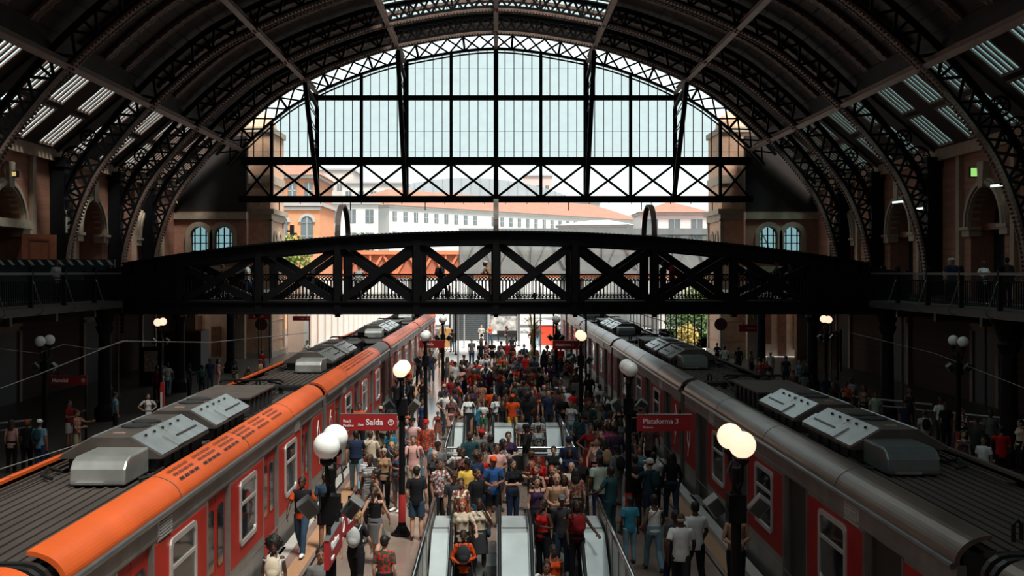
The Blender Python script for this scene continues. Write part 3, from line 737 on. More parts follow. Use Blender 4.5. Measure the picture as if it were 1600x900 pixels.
# ------------------------------------------------------------------ trains
ORANGE = mat('orange_paint', (0.66, 0.105, 0.02), 0.42, 0, 0.18, 1.2, 0.03, spec=0.35)
BAREROOF = mat('bare_cove', (0.24, 0.185, 0.155), 0.28, 0.55, 0.45, 1.6, 0.05, stretch=(1, 0.35, 1))
ROOFD = mat('roof_deck', (0.068, 0.052, 0.046), 0.6, 0.1, 0.4, 1.8, 0.1, stretch=(1, 0.2, 1))
CARSIDE = mat('car_stainless', (0.30, 0.28, 0.265), 0.38, 0.6, 0.4, 1.6, 0.03)
REDPAN = mat('train_red', (0.42, 0.022, 0.012), 0.5, 0, 0.2, 2.5, spec=0.15)
DARKGL = mat('dark_glass', (0.012, 0.016, 0.02), 0.06, 0, 0.1, 3, spec=0.7)
WINFR = mat('window_frame_metal', (0.58, 0.57, 0.55), 0.35, 0.5, 0.15, 4)
ACM = mat('unit_dark', (0.035, 0.035, 0.037), 0.55, 0.2, 0.3, 4)
LID = mat('lid_metal', (0.50, 0.52, 0.52), 0.28, 0.75, 0.3, 2.5, 0.05)
LIDD = mat('lid_brown', (0.10, 0.082, 0.073), 0.55, 0.2, 0.4, 3, 0.1)
SILV = mat('silver_box', (0.50, 0.51, 0.49), 0.32, 0.65, 0.3, 2.5, 0.05)
SILVD = mat('teal_grey_box', (0.16, 0.19, 0.19), 0.35, 0.5, 0.3, 2.5, 0.05)
CARL = 19.6; HW = 1.52
def rrect(cy, cz, hw, hh, r, n=4):
    out = []
    for (sx, sz, a) in ((1, -1, -PI / 2), (1, 1, 0), (-1, 1, PI / 2), (-1, -1, PI)):
        for k in range(n + 1):
            t = a + PI / 2 * k / n; out.append((cy + sx * (hw - r) + r * math.cos(t), cz + sz * (hh - r) + r * math.sin(t)))
    return out
def fine(Q, per=3):
    P = [Vector(q) for q in Q]; E = [2 * P[0] - P[1]] + P + [2 * P[-1] - P[-2]]; out = []
    for i in range(1, len(E) - 2):
        p0, p1, p2, p3 = E[i - 1:i + 3]
        for k in range(per):
            t = k / per; out.append(tuple(0.5 * ((2 * p1) + (p2 - p0) * t + (2 * p0 - 5 * p1 + 4 * p2 - p3) * t * t + (3 * p1 - p0 - 3 * p2 + p3) * t ** 3)))
    return out + [tuple(P[-1])]
def ringprism(mb, A, B, ax, a, b):
    k = len(A)
    for i in range(k): mb.prism([A[i], A[(i + 1) % k], B[(i + 1) % k], B[i]], ax, a, b)
def make_car(orange, tone):
    r = thing('train_car', 'x', 'train')
    vs = 1 if orange else -1                         # the side that faces the central platform
    mb = MB(); mb.box(-HW + 0.1, HW - 0.1, 0.05, CARL - 0.05, -0.85, 2.75); mb.build('body_shell', mat('car_core', (0.02, 0.018, 0.018), 0.5), r)
    doors = [2.6, 7.35, 12.1, 16.85]; wins = [4.97, 9.72, 14.47]
    for s in (-1, 1):
        X0, X1 = sorted((s * (HW - 0.12), s * HW))
        mb = MB()                                    # stainless side: skirt, upper band, posts
        segs = []
        y = 0.0
        for d in doors: segs.append((y, d - 0.78)); y = d + 0.78
        segs.append((y, CARL))
        for a, b in segs: mb.box(X0, X1, a, b, -0.05, 2.27)
        mb.box(X0, X1, 0, CARL, 2.27, 2.62); mb.box(X0, X1, 0, CARL, -0.95, -0.05)
        mb.box(*sorted((s * HW, s * (HW + 0.015))), 0, CARL, 2.3, 2.34); mb.box(*sorted((s * HW, s * (HW + 0.01))), 0, CARL, 0.42, 0.45)
        for a, b in segs:
            for e in (a + 0.02, b - 0.06): mb.box(*sorted((s * HW, s * (HW + 0.02))), e, e + 0.04, -0.05, 2.27)
        mb.build('side_wall', CARSIDE, r)
        for a, b in segs:
            mb = MB()
            if b - a > 1.9: mb.box(*sorted((s * HW, s * (HW + 0.012))), a + 0.1, b - 0.1, 0.62, 2.22)
            elif a < 1: mb.box(*sorted((s * HW, s * (HW + 0.012))), a + 0.25, b - 0.1, 0.62, 2.22)
            else: mb.box(*sorted((s * HW, s * (HW + 0.012))), a + 0.1, b - 0.25, 0.62, 2.22)
            mb.build('red_panel', REDPAN if orange else tone, r)
        for c in wins:
            A = rrect(c, 1.52, 0.76, 0.63, 0.14); B = rrect(c, 1.52, 0.66, 0.54, 0.1)
            mb = MB(); ringprism(mb, A, B, 'x', *sorted((s * (HW + 0.0), s * (HW + 0.045)))); mb.box(*sorted((s * HW, s * (HW + 0.04))), c - 0.66, c + 0.66, 1.66, 1.72)
            f = mb.build('window_frame', WINFR, r)
            mb = MB(); mb.prism(B, 'x', *sorted((s * HW, s * (HW + 0.02)))); mb.build('window_glass', DARKGL, f)
        for c in doors:
            for e in (-1, 1):
                mb = MB(); xa, xb = sorted((s * (HW - 0.1), s * (HW - 0.06))); g = 0.012
                if not orange: y0, y1 = sorted((c + e * 0.66, c + e * 0.78))     # standing open
                else: y0, y1 = sorted((c + e * 0.02, c + e * 0.76))
                mb.box(xa, xb, y0, y1, 0.02, 2.22); lf = mb.build('door', REDPAN if orange else STEELD, r)
                if orange:
                    mb = MB(); A = rrect(c + e * 0.39, 1.45, 0.24, 0.55, 0.1); mb.prism(A, 'x', *sorted((s * (HW - 0.08), s * (HW - 0.045)))); mb.build('door_glass', DARKGL, lf)
            mb = MB(); mb.box(*sorted((s * (HW - 0.02), s * (HW + 0.22))), c - 0.7, c + 0.7, -0.08, 0.0); mb.build('door_step', STEEL, r)
        for k, c in enumerate((4.0, 15.4)):
            mb = MB(); xa = s * (HW + 0.012)
            for j in range(7): mb.box(*sorted((xa, xa + s * 0.025)), c - 0.3, c + 0.3, 2.28 + j * 0.045, 2.30 + j * 0.045)
            mb.box(*sorted((s * HW, xa)), c - 0.34, c + 0.34, 2.25, 2.6); mb.build('vent_grille', WINFR, r)
        # shape of the operator's mark on the red end panel: two open arrow loops
        for c in (0.85, CARL - 0.85):
            mb = MB(); xx = s * (HW + 0.03)
            pts = [(xx, c - 0.02, 2.08), (xx, c - 0.2, 1.78), (xx, c - 0.2, 1.36), (xx, c, 1.12), (xx, c + 0.2, 1.36), (xx, c + 0.2, 1.7), (xx, c + 0.06, 1.88)]
            for p, q in zip(pts[:-1], pts[1:]): mb.bar(p, q, 0.05, 0.012, (1, 0, 0))
            mb.bar((xx, c, 1.14), (xx, c + 0.16, 0.86), 0.05, 0.012, (1, 0, 0)); mb.build('logo', WHITE, r)
        # gutter and curved cove
        cove = [(s * (HW + 0.02), 2.62), (s * (HW + 0.02), 2.72), (s * (HW - 0.05), 2.84), (s * (HW - 0.16), 2.93), (s * (HW - 0.33), 2.99), (s * (HW - 0.43), 3.0)]
        inn = [(s * (HW - 0.04), 2.62), (s * (HW - 0.04), 2.71), (s * (HW - 0.1), 2.80), (s * (HW - 0.2), 2.88), (s * (HW - 0.34), 2.94), (s * (HW - 0.43), 2.95)]
        mb = MB(); mb.strip(fine(cove), fine(inn), 'y', 0.0, CARL)
        mb.build('roof_cove', ORANGE if orange else BAREROOF, r, smooth=False)
        mb = MB(); mb.tube([(s * (HW + 0.045), 0, 2.62), (s * (HW + 0.045), CARL, 2.62)], 0.045, 8)
        for y in (4.8, 9.8, 14.8): mb.strip([(a * 1.004, b + 0.004) for a, b in fine(cove)], fine(cove), 'y', y, y + 0.03)
        mb.build('gutter', STEELD, r)
        mb = MB()                                    # vent slots cut in the cove
        for k in range(30):
            yy = 5.2 + k * 0.3
            if k % 5 == 4: continue
            for (i0, i1, f) in ((2, 3, 0.5), (3, 4, 0.25), (3, 4, 0.85)):
                a = Vector(cove[i0]).lerp(Vector(cove[i1]), f); n = Vector((a.x - s * (HW - 0.6), a.y - 2.5)).normalized() * 0.022
                d = (Vector(cove[i1]) - Vector(cove[i0])).normalized() * 0.03
                p, q = a + n - d, a + n + d
                for j in range(3): mb.add([(p.x, yy + j * 0.08, p.y), (q.x, yy + j * 0.08, q.y), (q.x, yy + j * 0.08 + 0.045, q.y), (p.x, yy + j * 0.08 + 0.045, p.y)], [(0, 1, 2, 3)])
        if orange: mb.build('vent_pattern', RUBBER, r, kind='stuff')
    # roof deck
    mb = MB(); mb.box(-HW + 0.35, HW - 0.35, 0.02, CARL - 0.02, 2.72, 2.80)
    for k in range(13): x = -1.05 + k * 0.175; mb.box(x - 0.018, x + 0.018, 0.02, CARL - 0.02, 2.80, 2.825)
    mb.build('roof_deck', ROOFD, r)
    mb = MB(); 
    for s in (-1, 1):
        for o_ in (0.0, 0.12): mb.box(s * (0.93 + o_) - 0.02, s * (0.93 + o_) + 0.02, 4, CARL - 1, 2.86, 2.9)
    mb.build('cable_tray', RAILM, r)
    # gangway bellows at the far end
    mb = MB()
    for k in range(6):
        y = CARL + 0.02 + k * 0.11; e = 0.05 if k % 2 else 0.0
        ringprism(mb, rrect(0, 1.2, HW - 0.05 - e, 1.72 - e, 0.3), rrect(0, 1.2, HW - 0.35, 1.4, 0.2), 'y', y, y + 0.1)
    mb.build('gangway', RUBBER, r)
    # roof equipment
    def acunit(y, L, w=0.74, name='air_conditioner'):
        mb = MB(); mb.box(-w, w, y, y + L, 2.84, 3.12)
        for e in (-1, 1):
            for k in range(4): mb.box(e * w - 0.04, e * w + 0.04, y + 0.3 + k * (L - 0.6) / 4, y + 0.7 + k * (L - 0.6) / 4, 2.86, 3.05)
        a = mb.build(name, ACM, r)
        mb = MB(); e = 0.12; prof = [(-w - e, 3.1), (-w * 0.42, 3.42), (w * 0.42, 3.42), (w + e, 3.1), (w + e, 3.06), (-w - e, 3.06)]
        mb.prism(prof, 'y', y - 0.1, y + L + 0.05); mb.build('lid', LIDD, a)
        for s in (-1, 1):
            p = Vector((s * (w + e), 3.105)); q = Vector((s * w * 0.42, 3.425)); d = (q - p); nrm = Vector((-d.y, d.x)).normalized() * (0.02 if s > 0 else -0.02)
            if nrm.y < 0: nrm = -nrm
            for (ya, yb, ta, tb, lift) in ((y - 0.06, y + L * 0.45, 0.02, 0.98, 1), (y + L * 0.46, y + L, 0.3, 0.98, 1), (y + L * 0.3, y + L, 0.02, 0.55, 2.4)):
                A_, B_ = p + d * ta, p + d * tb
                mb = MB(); mb.prism([tuple(A_), tuple(B_), tuple(B_ + nrm * lift), tuple(A_ + nrm * lift)], 'y', ya, yb); mb.build('lid_panel', LID, a)
            mb = MB(); m_ = p + d * 0.3 + nrm * 2.6; m2 = p + d * 0.36 + nrm * 2.6
            mb.prism([tuple(m_), tuple(m2), tuple(m2 + nrm * 0.4), tuple(m_ + nrm * 0.4)], 'y', y + L * 0.45, y + L * 0.9)
            for k in range(5):
                c = p + d * 0.8 + nrm * 1.4; mb.ell((c.x, y + 0.4 + k * L / 6, c.y), (0.03, 0.06, 0.03), 6, 4)
            mb.build('latch_pattern', RUBBER, a, kind='stuff')
        for k in range(2): mb = MB(); mb.lathe([(0.26, 3.42), (0.26, 3.45), (0.2, 3.46)], (0 , y + L * 0.42 + k * 0.62, 0), 16); mb.build('fan', ACM, a)
        for k in range(3): mb = MB(); mb.box(-0.1, 0.1, y + 0.3 + k * 0.8, y + 0.42 + k * 0.8, 3.42, 3.44); mb.build('lifting_plate', BEAM, a)
    def rounded(y, x, w, L, m):
        pr = [(y + L, 2.84), (y + L, 3.26), (y + 0.30, 3.26), (y + 0.13, 3.21), (y + 0.03, 3.09), (y, 2.92), (y, 2.84)]
        mb = MB(); mb.prism(pr, 'x', x - w, x + w); o = mb.build('equipment_box', m, r, bevel=0.03)
        mb = MB(); mb.box(x - w * 0.75, x + w * 0.25, y - 0.05, y, 2.86, 2.9); mb.build('grab_bar', STEEL, o)
    rounded(4.9, vs * 0.2, 0.44, 1.25, SILV if orange else SILVD)
    acunit(6.25, 3.0); acunit(10.0, 3.0)
    mb = MB()
    for k in range(6): mb.box(-0.7, 0.7, 13.6 + k * 0.5, 14.02 + k * 0.5, 2.84, 3.2)
    for k in range(6): mb.box(-0.74, 0.74, 13.6 + k * 0.5, 13.64 + k * 0.5, 2.84, 3.24)
    a = mb.build('resistor_bank', ACM, r)
    mb = MB(); mb.box(-0.76, 0.76, 13.55, 16.6, 3.24, 3.28); mb.build('cover', LIDD, a)
    mb = MB(); mb.tube([(-0.8, 6.1, 2.86), (-0.95, 5.9, 2.95), (-0.9, 5.5, 2.9), (-0.7, 5.4, 2.86)], 0.03, 6); mb.build('cable', RUBBER, r); mb = MB()
    mb.tube([(0.8, 6.1, 2.86), (0.95, 5.9, 2.95), (0.9, 5.5, 2.9), (0.7, 5.4, 2.86)], 0.03, 6); mb.build('cable', RUBBER, r)
    mb = MB(); mb.tube([(-0.6, 0.5, 2.8), (-0.6, 0.5, 3.02), (-0.55, 0.5, 3.08), (-0.5, 0.5, 3.02), (-0.5, 0.5, 2.8)], 0.03, 6); mb.build('lifting_eye', RUBBER, r)
    pg = MB()
    for e in (-1, 1):
        pg.tube([(e * 0.55, 16.9, 2.86), (e * 0.5, 18.7, 3.1), (e * 0.45, 17.3, 3.3)], 0.03, 6); pg.tube([(e * 0.5, 16.9, 2.8), (e * 0.5, 16.9, 3.0)], 0.06, 8); pg.tube([(e * 0.5, 18.8, 2.8), (e * 0.5, 18.8, 3.0)], 0.06, 8)
    pg.tube([(-0.85, 17.3, 3.28), (-0.75, 17.3, 3.34), (0.75, 17.3, 3.34), (0.85, 17.3, 3.28)], 0.03, 6); pg.tube([(-0.55, 16.9, 2.9), (0.55, 16.9, 2.9)], 0.04, 6); pg.tube([(-0.55, 18.75, 2.98), (0.55, 18.75, 2.98)], 0.04, 6)
    pg.build('pantograph', IRON2, r)
    for s in (-1, 1):
        mb = MB()
        for y in (2.9, CARL - 2.9):
            for yy in (y - 1.0, y + 1.0): mb.tube([(s * 0.72, yy, -0.63), (s * 0.86, yy, -0.63)], 0.42, 20)
            mb.box(s * 0.95 - 0.08, s * 0.95 + 0.08, y - 1.6, y + 1.6, -0.75, -0.5)
        mb.build('bogie_frame', IRON2, r)
    return r
DRED = mat('dull_train_red', (0.32, 0.012, 0.012), 0.5, 0, 0.25, 2.5, spec=0.12)
posn = {0: 'running out under the camera', 1: 'in front of the footbridge', 2: 'passing under the footbridge', 3: 'beyond the footbridge', 4: 'farthest out in the open yard'}
for (cx, orange, starts, sy) in ((-6.47, True, [-7.1, 13.2, 33.5, 53.8, 74.1], 1.0), (7.12, False, [-7.3, 14.0, 34.9, 55.9, 76.9], 1.03)):
    c0 = make_car(orange, DRED); cm = submap(c0)
    for k, y in enumerate(starts):
        o = c0 if k == 0 else copytree(c0, cm)
        o.location = (cx, y, 0); o.scale = (1, sy, 1); o['category'] = 'train'
        o['label'] = ('Train car with bright orange roof edge, ' if orange else 'Red and grey train car with bare metal roof edge, ') + posn[k].replace('farthest', 'far')
# far sidings
YT = mat('siding_car', (0.40, 0.40, 0.38), 0.5, 0.3, 0.3, 1)
# ------------------------------------------------------------------ lamps
def make_lamp(lit, globes='y', sign=None):
    r = thing('platform_lamp', 'x', 'lamp')
    mb = MB(); mb.lathe([(0.27, 0), (0.27, 0.03), (0.2, 0.05), (0.1, 0.22), (0.085, 0.3), (0.075, 1.0), (0.07, 3.1), (0.09, 3.12), (0.09, 3.2), (0.06, 3.24), (0.06, 3.55)], n=12); mb.build('post', IRON, r, smooth=False)
    mb = MB(); mb.lathe([(0.088, 0.3), (0.084, 0.95)], n=12); mb.build('red_band', mat('band_red', (0.4, 0.03, 0.03), 0.5), r)
    mb = MB(); mb.box(-0.12, 0.12, -0.12, 0.12, 2.82, 3.2); mb.build('junction_box', IRON, r); 
    for e in (-1, 1):
        mb = MB()
        if globes == 'y':
            A = [(0, 0, 3.35), (0, e * 0.2, 3.3), (0, e * 0.36, 3.42), (0, e * 0.4, 3.68)]
        else: A = [(0, 0, 3.35), (e * 0.12, 0, 3.3), (e * 0.2, 0, 3.45), (e * 0.2, 0, 3.68)]
        mb.tube(A, 0.025, 6); c = A[-1]; mb.lathe([(0.05, 3.66), (0.09, 3.7), (0.09, 3.74), (0.05, 3.76)], (c[0], c[1], 0), 10); a = mb.build('globe_arm', IRON, r)
        mb = MB(); mb.ell((c[0], c[1], 3.92), 0.178, 24, 16); mb.build('globe', GLOBEL if lit else GLOBEW, a, smooth=True)
        mb = MB(); bx = e * 0.3
        M = Matrix.Translation((bx, -0.05, 3.05)) @ Matrix.Rotation(e * 0.65, 4, 'Y') @ Matrix.Rotation(0.3, 4, 'X')
        t = MB().box(-0.1, 0.1, -0.09, 0.07, -0.13, 0.13); mb.add([M @ Vector(v) for v in t.v], t.f); fl = mb.build('floodlight', mat('flood_case', (0.25, 0.25, 0.25), 0.4, 0.5, 0.2, 5), r, bevel=0.01)
        mb = MB(); t = MB().box(-0.085, 0.085, -0.1, -0.088, -0.115, 0.115); mb.add([M @ Vector(v) for v in t.v], t.f); mb.build('lens', mat('flood_lens', (0.02, 0.03, 0.03), 0.12, spec=0.6), fl)
        mb = MB(); mb.tube([(0, 0, 3.0), (bx * 0.6, -0.02, 2.98), (bx, -0.05, 3.05)], 0.018, 5); mb.build('bracket', IRON, fl)
    mb = MB(); mb.tube([(0.02, 0.05, 3.2), (0.14, 0.2, 3.35), (0.1, 0.3, 3.55), (-0.02, 0.22, 3.6), (-0.12, 0.1, 3.45)], 0.014, 5); mb.build('cable', RUBBER, r)
    return r
lampW = make_lamp(False); lampL = make_lamp(True); cmW = submap(lampW); cmL = submap(lampL)
useW = useL = False
LAMPS = [(-2.22, 15.5, 0, 'holding the Luz sign beside the orange-roofed train', 0),
         (-2.22, 27.2, 1, 'holding the exit sign beside the near escalator well', 0),
         (-2.52, 41.2, 0, 'at the far escalator well, orange train side', 0),
         (-2.55, 55.3, 0, 'past the footbridge, orange train side', 0),
         (3.25, 15.6, 1, 'before the red doors of the metal-roofed train', 0),
         (3.15, 27.4, 0, 'holding the platform number sign', 0),
         (3.05, 41.4, 1, 'at the far escalator well, metal train side', 0),
         (2.9, 55.4, 0, 'past the footbridge, metal train side', 0),
         (-15.0, 38.3, 0, 'on the side platform behind the orange-roofed train', 0),
         (-15.3, 52.5, 1, 'under the footbridge, orange train side platform', 0),
         (15.25, 38.0, 0, 'on the side platform beyond the metal-roofed train', 0),
         (15.9, 55.5, 1, 'under the footbridge end behind the metal-roofed train', 0)]
for (x, y, lit, lab, rz) in LAMPS:
    if lit: o = lampL if not useL else copytree(lampL, cmL); useL = True
    else: o = lampW if not useW else copytree(lampW, cmW); useW = True
    o.location = (x, y, 0); o.rotation_euler.z = rz; o['category'] = 'lamp'; o['label'] = 'Black twin %s lamp post %s' % ('lit globe' if lit else 'white globe', lab)
for (x, y, lab) in ((-2.0, 66, 'shorter'), (2.6, 69, 'shorter')): pass
# ------------------------------------------------------------------ signs
def sign(name, label, x, y, z, w, h, rz, lines, arrow=False, m=REDSIGN, extra=None):
    r = thing(name, label, 'sign', (x, y, z), rz)
    mb = MB(); mb.box(-w / 2, w / 2, -0.03, 0.03, -h / 2, h / 2); mb.build('panel', m, r)
    mb = MB(); mb.box(-w / 2 - 0.01, w / 2 + 0.01, -0.035, 0.035, h / 2, h / 2 + 0.02); mb.build('top_edge', STEEL, r)
    for (s, sx, sz, size, bold) in lines: words3d(s, size, WHITE, r, faceM(sx, -0.036, sz), bold=bold)
    if arrow:
        mb = MB(); c = (w / 2 - 0.14, 0.0); n = 20
        A = [(c[0] + 0.07 * math.cos(2 * PI * k / n), 0.07 * math.sin(2 * PI * k / n)) for k in range(n)]; B = [(c[0] + 0.056 * math.cos(2 * PI * k / n), 0.056 * math.sin(2 * PI * k / n)) for k in range(n)]
        ringprism(mb, A, B, 'y', -0.04, -0.032); mb.bar((c[0], -0.036, -0.04), (c[0], -0.036, 0.04), 0.014, 0.008, (0, 1, 0))
        for e in (-1, 1): mb.bar((c[0], -0.036, 0.042), (c[0] + e * 0.032, -0.036, 0.008), 0.014, 0.008, (0, 1, 0))
        mb.build('arrow_symbol', WHITE, r)
    if name == 'station_sign':
        mb = MB(); mb.box(w * 0.42, w * 0.42 + 0.07, 0.03, 0.1, -z, h / 2); mb.build('pole', IRON, r)
    for e in (-1, 1):
        mb = MB(); mb.box(e * w * 0.3 - 0.015, e * w * 0.3 + 0.015, -0.02, 0.02, h / 2, h / 2 + 0.12) ; mb.build('hanger', IRON, r)
    return r
sign('exit_sign', 'Red exit sign reading Saída on the second lamp post', -2.98, 27.0, 2.68, 1.32, 0.38, 0, [('Rua J.', -0.6, 0.03, 0.085, 0.001), ('Paulino', -0.6, -0.075, 0.085, 0.001), ('Exit', -0.25, -0.06, 0.085, 0.001), ('Saída', -0.07, 0.0, 0.2, 0.002)], True)
sign('platform_sign', 'Red Plataforma 3 sign on the lamp post by the bare metal-roofed train', 3.95, 27.1, 2.65, 1.27, 0.38, 0, [('Plataforma 3', -0.5, 0.04, 0.165, 0.002), ('Platform', -0.5, -0.1, 0.07, 0)])
s1 = sign('line_sign', 'Red angled Luz station sign at head height on the first lamp post', -2.1, 16.06, 2.74, 0.85, 0.34, math.radians(84), [('Luz', 0.0, 0, 0.2, 0.002)])
mb = MB(); mb.tube([(-0.3 + 0.07 * math.cos(t), -0.036, 0.0 + 0.1 * math.sin(t)) for t in [2 * PI * k / 12 for k in range(12)]], 0.012, 5, closed=True); mb.build('train_symbol', WHITE, s1)
sign('line_sign', 'Red Plataforma sign seen edge-on beside the Luz sign on the first lamp post', -2.08, 14.75, 2.72, 1.25, 0.36, math.radians(90), [('Plataforma', -0.42, 0.05, 0.15, 0.004), ('Platform', -0.42, -0.1, 0.07, 0)])
sign('hanging_sign', 'Red hanging sign on the lamp post past the footbridge, orange train side', -3.05, 55.0, 2.75, 1.2, 0.36, 0, [('Saída', -0.3, 0, 0.18, 0.003)])
sign('hanging_sign', 'Red hanging sign on the lamp post past the footbridge, metal train side', 3.35, 55.0, 2.72, 1.25, 0.4, 0, [('Plataforma 3', -0.5, 0, 0.17, 0.003)])
sign('station_sign', 'Red station name board ending in symbols on the shaded side platform', -15.75, 42.5, 2.2, 1.35, 0.34, 0.0, [('Mundial', -0.62, 0.0, 0.19, 0.004)], True)
sign('station_sign', 'Red Estudantes board over the sunlit end of the orange train side platform', -16.0, 78, 3.2, 1.5, 0.36, 0.1, [('Estudantes', -0.4, 0, 0.15, 0.002)])
sign('station_sign', 'Red board hung behind the Estudantes board at the platform end', -17.3, 80.5, 3.7, 1.6, 0.36, 0.0, [('Saída', -0.3, 0, 0.18, 0.002)])
sign('station_sign', 'Small red sign with white symbols beyond the orange-roofed train', -13.6, 80.5, 2.95, 1.2, 0.3, 0.0, [('Luz', 0.0, 0, 0.14, 0.002)], True)
sign('station_sign', 'Red Estudantes sign against the sunlit tower on the metal train side', 17.6, 80.0, 2.3, 1.45, 0.5, 0.0, [('Estudantes', -0.2, 0, 0.14, 0.002)])
for (x, y, z, lab) in ((-16.6, 81.5, 1.9, 'beside the orange-roofed train side tower'), (15.9, 81.5, 1.9, 'beside the metal train side tower')):
    mb = MB(); mb.tube([(0, -0.03, 0), (0, 0.03, 0)], 0.45, 20); mb.box(-0.03, 0.03, -0.02, 0.02, -z - 0.6, 0); o = mb.build('round_sign', mat('rusty_disc', (0.09, 0.03, 0.025), 0.6, 0, 0.3, 4)); o.location = (x, y, z + 0.6); tag(o, 'Round dark red disc sign hanging ' + lab, 'sign')
# ------------------------------------------------------------------ escalator wells
def well(W, front, lab):
    x0, x1, y0, y1 = W; slope = math.tan(math.radians(28))
    tp = y1 - 0.6
    def zc(y): return 0 if y > tp - 0.6 else -(tp - 0.6 - y) * slope
    yb = tp - 0.6 - 5.2 / slope
    ys = [yb, tp - 0.6, y1 + 0.55]
    lanes = ((x0 + 0.42, x0 + 1.42), (x1 - 1.55, x1 - 0.5)) if front else ((x0 + 0.35, x0 + 1.35), (x1 - 1.6, x1 - 0.55))
    for li, (a, b) in enumerate(lanes):
        e = thing('escalator', 'Escalator descending from the platform, %s lane of the %s well' % (('orange-roofed train side', 'bare metal-roofed train side')[li], lab), 'escalator', (0, 0, 0))
        mb = MB(); y = tp - 0.6; z = 0.0; st = 0.4
        k = 0
        while z > -5.1:
            mb.box(a + 0.03, b - 0.03, y - st, y, z - st * slope - 0.25, z - st * slope)
            for j in range(16): xx = a + 0.06 + j * (b - a - 0.12) / 15; mb.box(xx - 0.01, xx + 0.01, y - st, y, z - st * slope, z - st * slope + 0.01)
            y -= st; z -= st * slope; k += 1
        mb.box(a + 0.03, b - 0.03, tp - 0.6, tp + 0.5, -0.25, 0.0)
        mb.build('step_treads', mat('step_metal', (0.28, 0.30, 0.29), 0.35, 0.6, 0.2, 5), e)
        mb = MB(); mb.box(a, b, tp + 0.5, y1 + 0.9, -0.1, 0.012); mb.build('comb_plate', STEEL, e)
        for q in (a, b):
            A = [(yb, zc(yb) - 0.25), (tp - 0.6, -0.25), (y1 + 0.45, -0.25)]; B = [(yb, zc(yb) + 0.82), (tp - 0.6, 0.85), (y1 + 0.45, 0.85)]
            mb = MB(); mb.strip(A, B, 'x', q - 0.015, q + 0.015); mb.build('balustrade', mat('balustrade_panel', (0.10, 0.12, 0.12), 0.15, 0.3, 0.15, 3), e)
            mb = MB(); pts = [(q, yb, zc(yb) + 0.87), (q, tp - 1.3, zc(tp - 1.3) + 0.88), (q, tp - 0.6, 0.92), (q, y1 + 0.45, 0.92), (q, y1 + 0.72, 0.82), (q, y1 + 0.82, 0.6), (q, y1 + 0.72, 0.35), (q, y1 + 0.4, 0.26)]
            mb.tube(pts, (0.042), 10); mb.build('handrail', RUBBER, e, smooth=True)
            mb = MB(); mb.strip([(yb, zc(yb) + 0.78), (tp - 0.6, 0.82), (y1 + 0.5, 0.82)], [(yb, zc(yb) + 0.84), (tp - 0.6, 0.88), (y1 + 0.5, 0.88)], 'x', q - 0.05, q + 0.05); mb.build('rail_track', CHROME, e)
    gaps = [(x0, lanes[0][0] - 0.05), (lanes[0][1] + 0.05, lanes[1][0] - 0.05), (lanes[1][1] + 0.05, x1)]
    nm = ('outer deck beside the orange-roofed train side lane', 'wide deck between the two lanes', 'outer deck beside the metal train side lane')
    for (a, b), t in zip(gaps, nm):
        r = thing('escalator_deck', 'Sloping brushed steel %s of the %s escalator well' % (t, lab), 'metal deck')
        A = [(yb, zc(yb) + 0.6), (tp - 0.7, 0.72), (y1 + 0.4, 0.72)]; B = [(p, q - 1.0) for p, q in A]
        mb = MB(); mb.strip(A, B, 'x', a, b); mb.build('deck_plate', mat('deck_steel', (0.60, 0.65, 0.66), 0.3, 0.4, 0.2, 1.5), r)
        mb = MB()
        for k in range(9):
            y = tp - 0.3 - k * 1.1; z = zc(y) + 0.63 if y < tp - 0.7 else 0.725
            if y > yb: mb.box(a, b, y, y + 0.02, z - 0.02, z + 0.02)
        mb.build('seam', STEELD, r)
        if t.startswith('wide') and front:
            for k in range(2):
                y = tp - 0.9 - k * 1.9; z = zc(y) + 0.645; mb = MB(); mb.box((a + b) / 2 - 0.09, (a + b) / 2 + 0.09, y - 0.12, y, z - 0.03, z + 0.035); mb.build('cover_block', WHITE, r)
    # guard rails round the opening
    for (xx, side) in ((x0 - 0.06, 'orange-roofed train side'), (x1 + 0.06, 'bare metal-roofed train side')):
        r = thing('guard_rail', 'Steel guard rail along the %s of the %s escalator well' % (side, lab), 'railing')
        mb = MB(); mb.tube([(xx, y0, 1.0), (xx, y1 + 0.9, 1.0), (xx, y1 + 1.0, 0.9), (xx, y1 + 1.0, 0.0)], 0.045, 10); mb.build('top_rail', CHROME, r, smooth=True)
        mb = MB(); mb.box(xx - 0.025, xx + 0.025, y0, y1 + 0.9, 0.0, 0.12); mb.box(xx - 0.012, xx + 0.012, y0, y1 + 0.9, 0.12, 0.9); mb.build('panel', mat('rail_panel', (0.35, 0.31, 0.27), 0.35, 0.5, 0.3, 2), r)
        n = int((y1 - y0) / 1.2)
        for k in range(n + 1):
            y = y0 + k * (y1 - y0) / n; mb = MB(); mb.box(xx - 0.03, xx + 0.03, y - 0.02, y + 0.02, 0, 0.98); mb.build('post', STEEL, r)
    if not front:
        r = thing('guard_rail', 'Steel barrier with red panels across the near end of the far escalator well', 'railing')
        mb = MB(); mb.tube([(x0, y0 - 0.05, 1.0), (x1, y0 - 0.05, 1.0)], 0.04, 10); mb.tube([(x0, y0 - 0.05, 0.85), (x1, y0 - 0.05, 0.85)], 0.025, 8); mb.build('top_rail', CHROME, r)
        mb = MB(); mb.box(x0, x1, y0 - 0.08, y0 - 0.02, 0.0, 0.78); mb.build('panel', mat('barrier_dark', (0.04, 0.045, 0.045), 0.3, 0.3), r)
        for c in (x0 + 1.0, x1 - 1.1): mb = MB(); mb.box(c - 0.28, c + 0.28, y0 - 0.1, y0 - 0.08, 0.1, 0.76); mb.build('red_panel', REDSIGN, r)
well(W1, True, 'near'); well(W2, False, 'far')
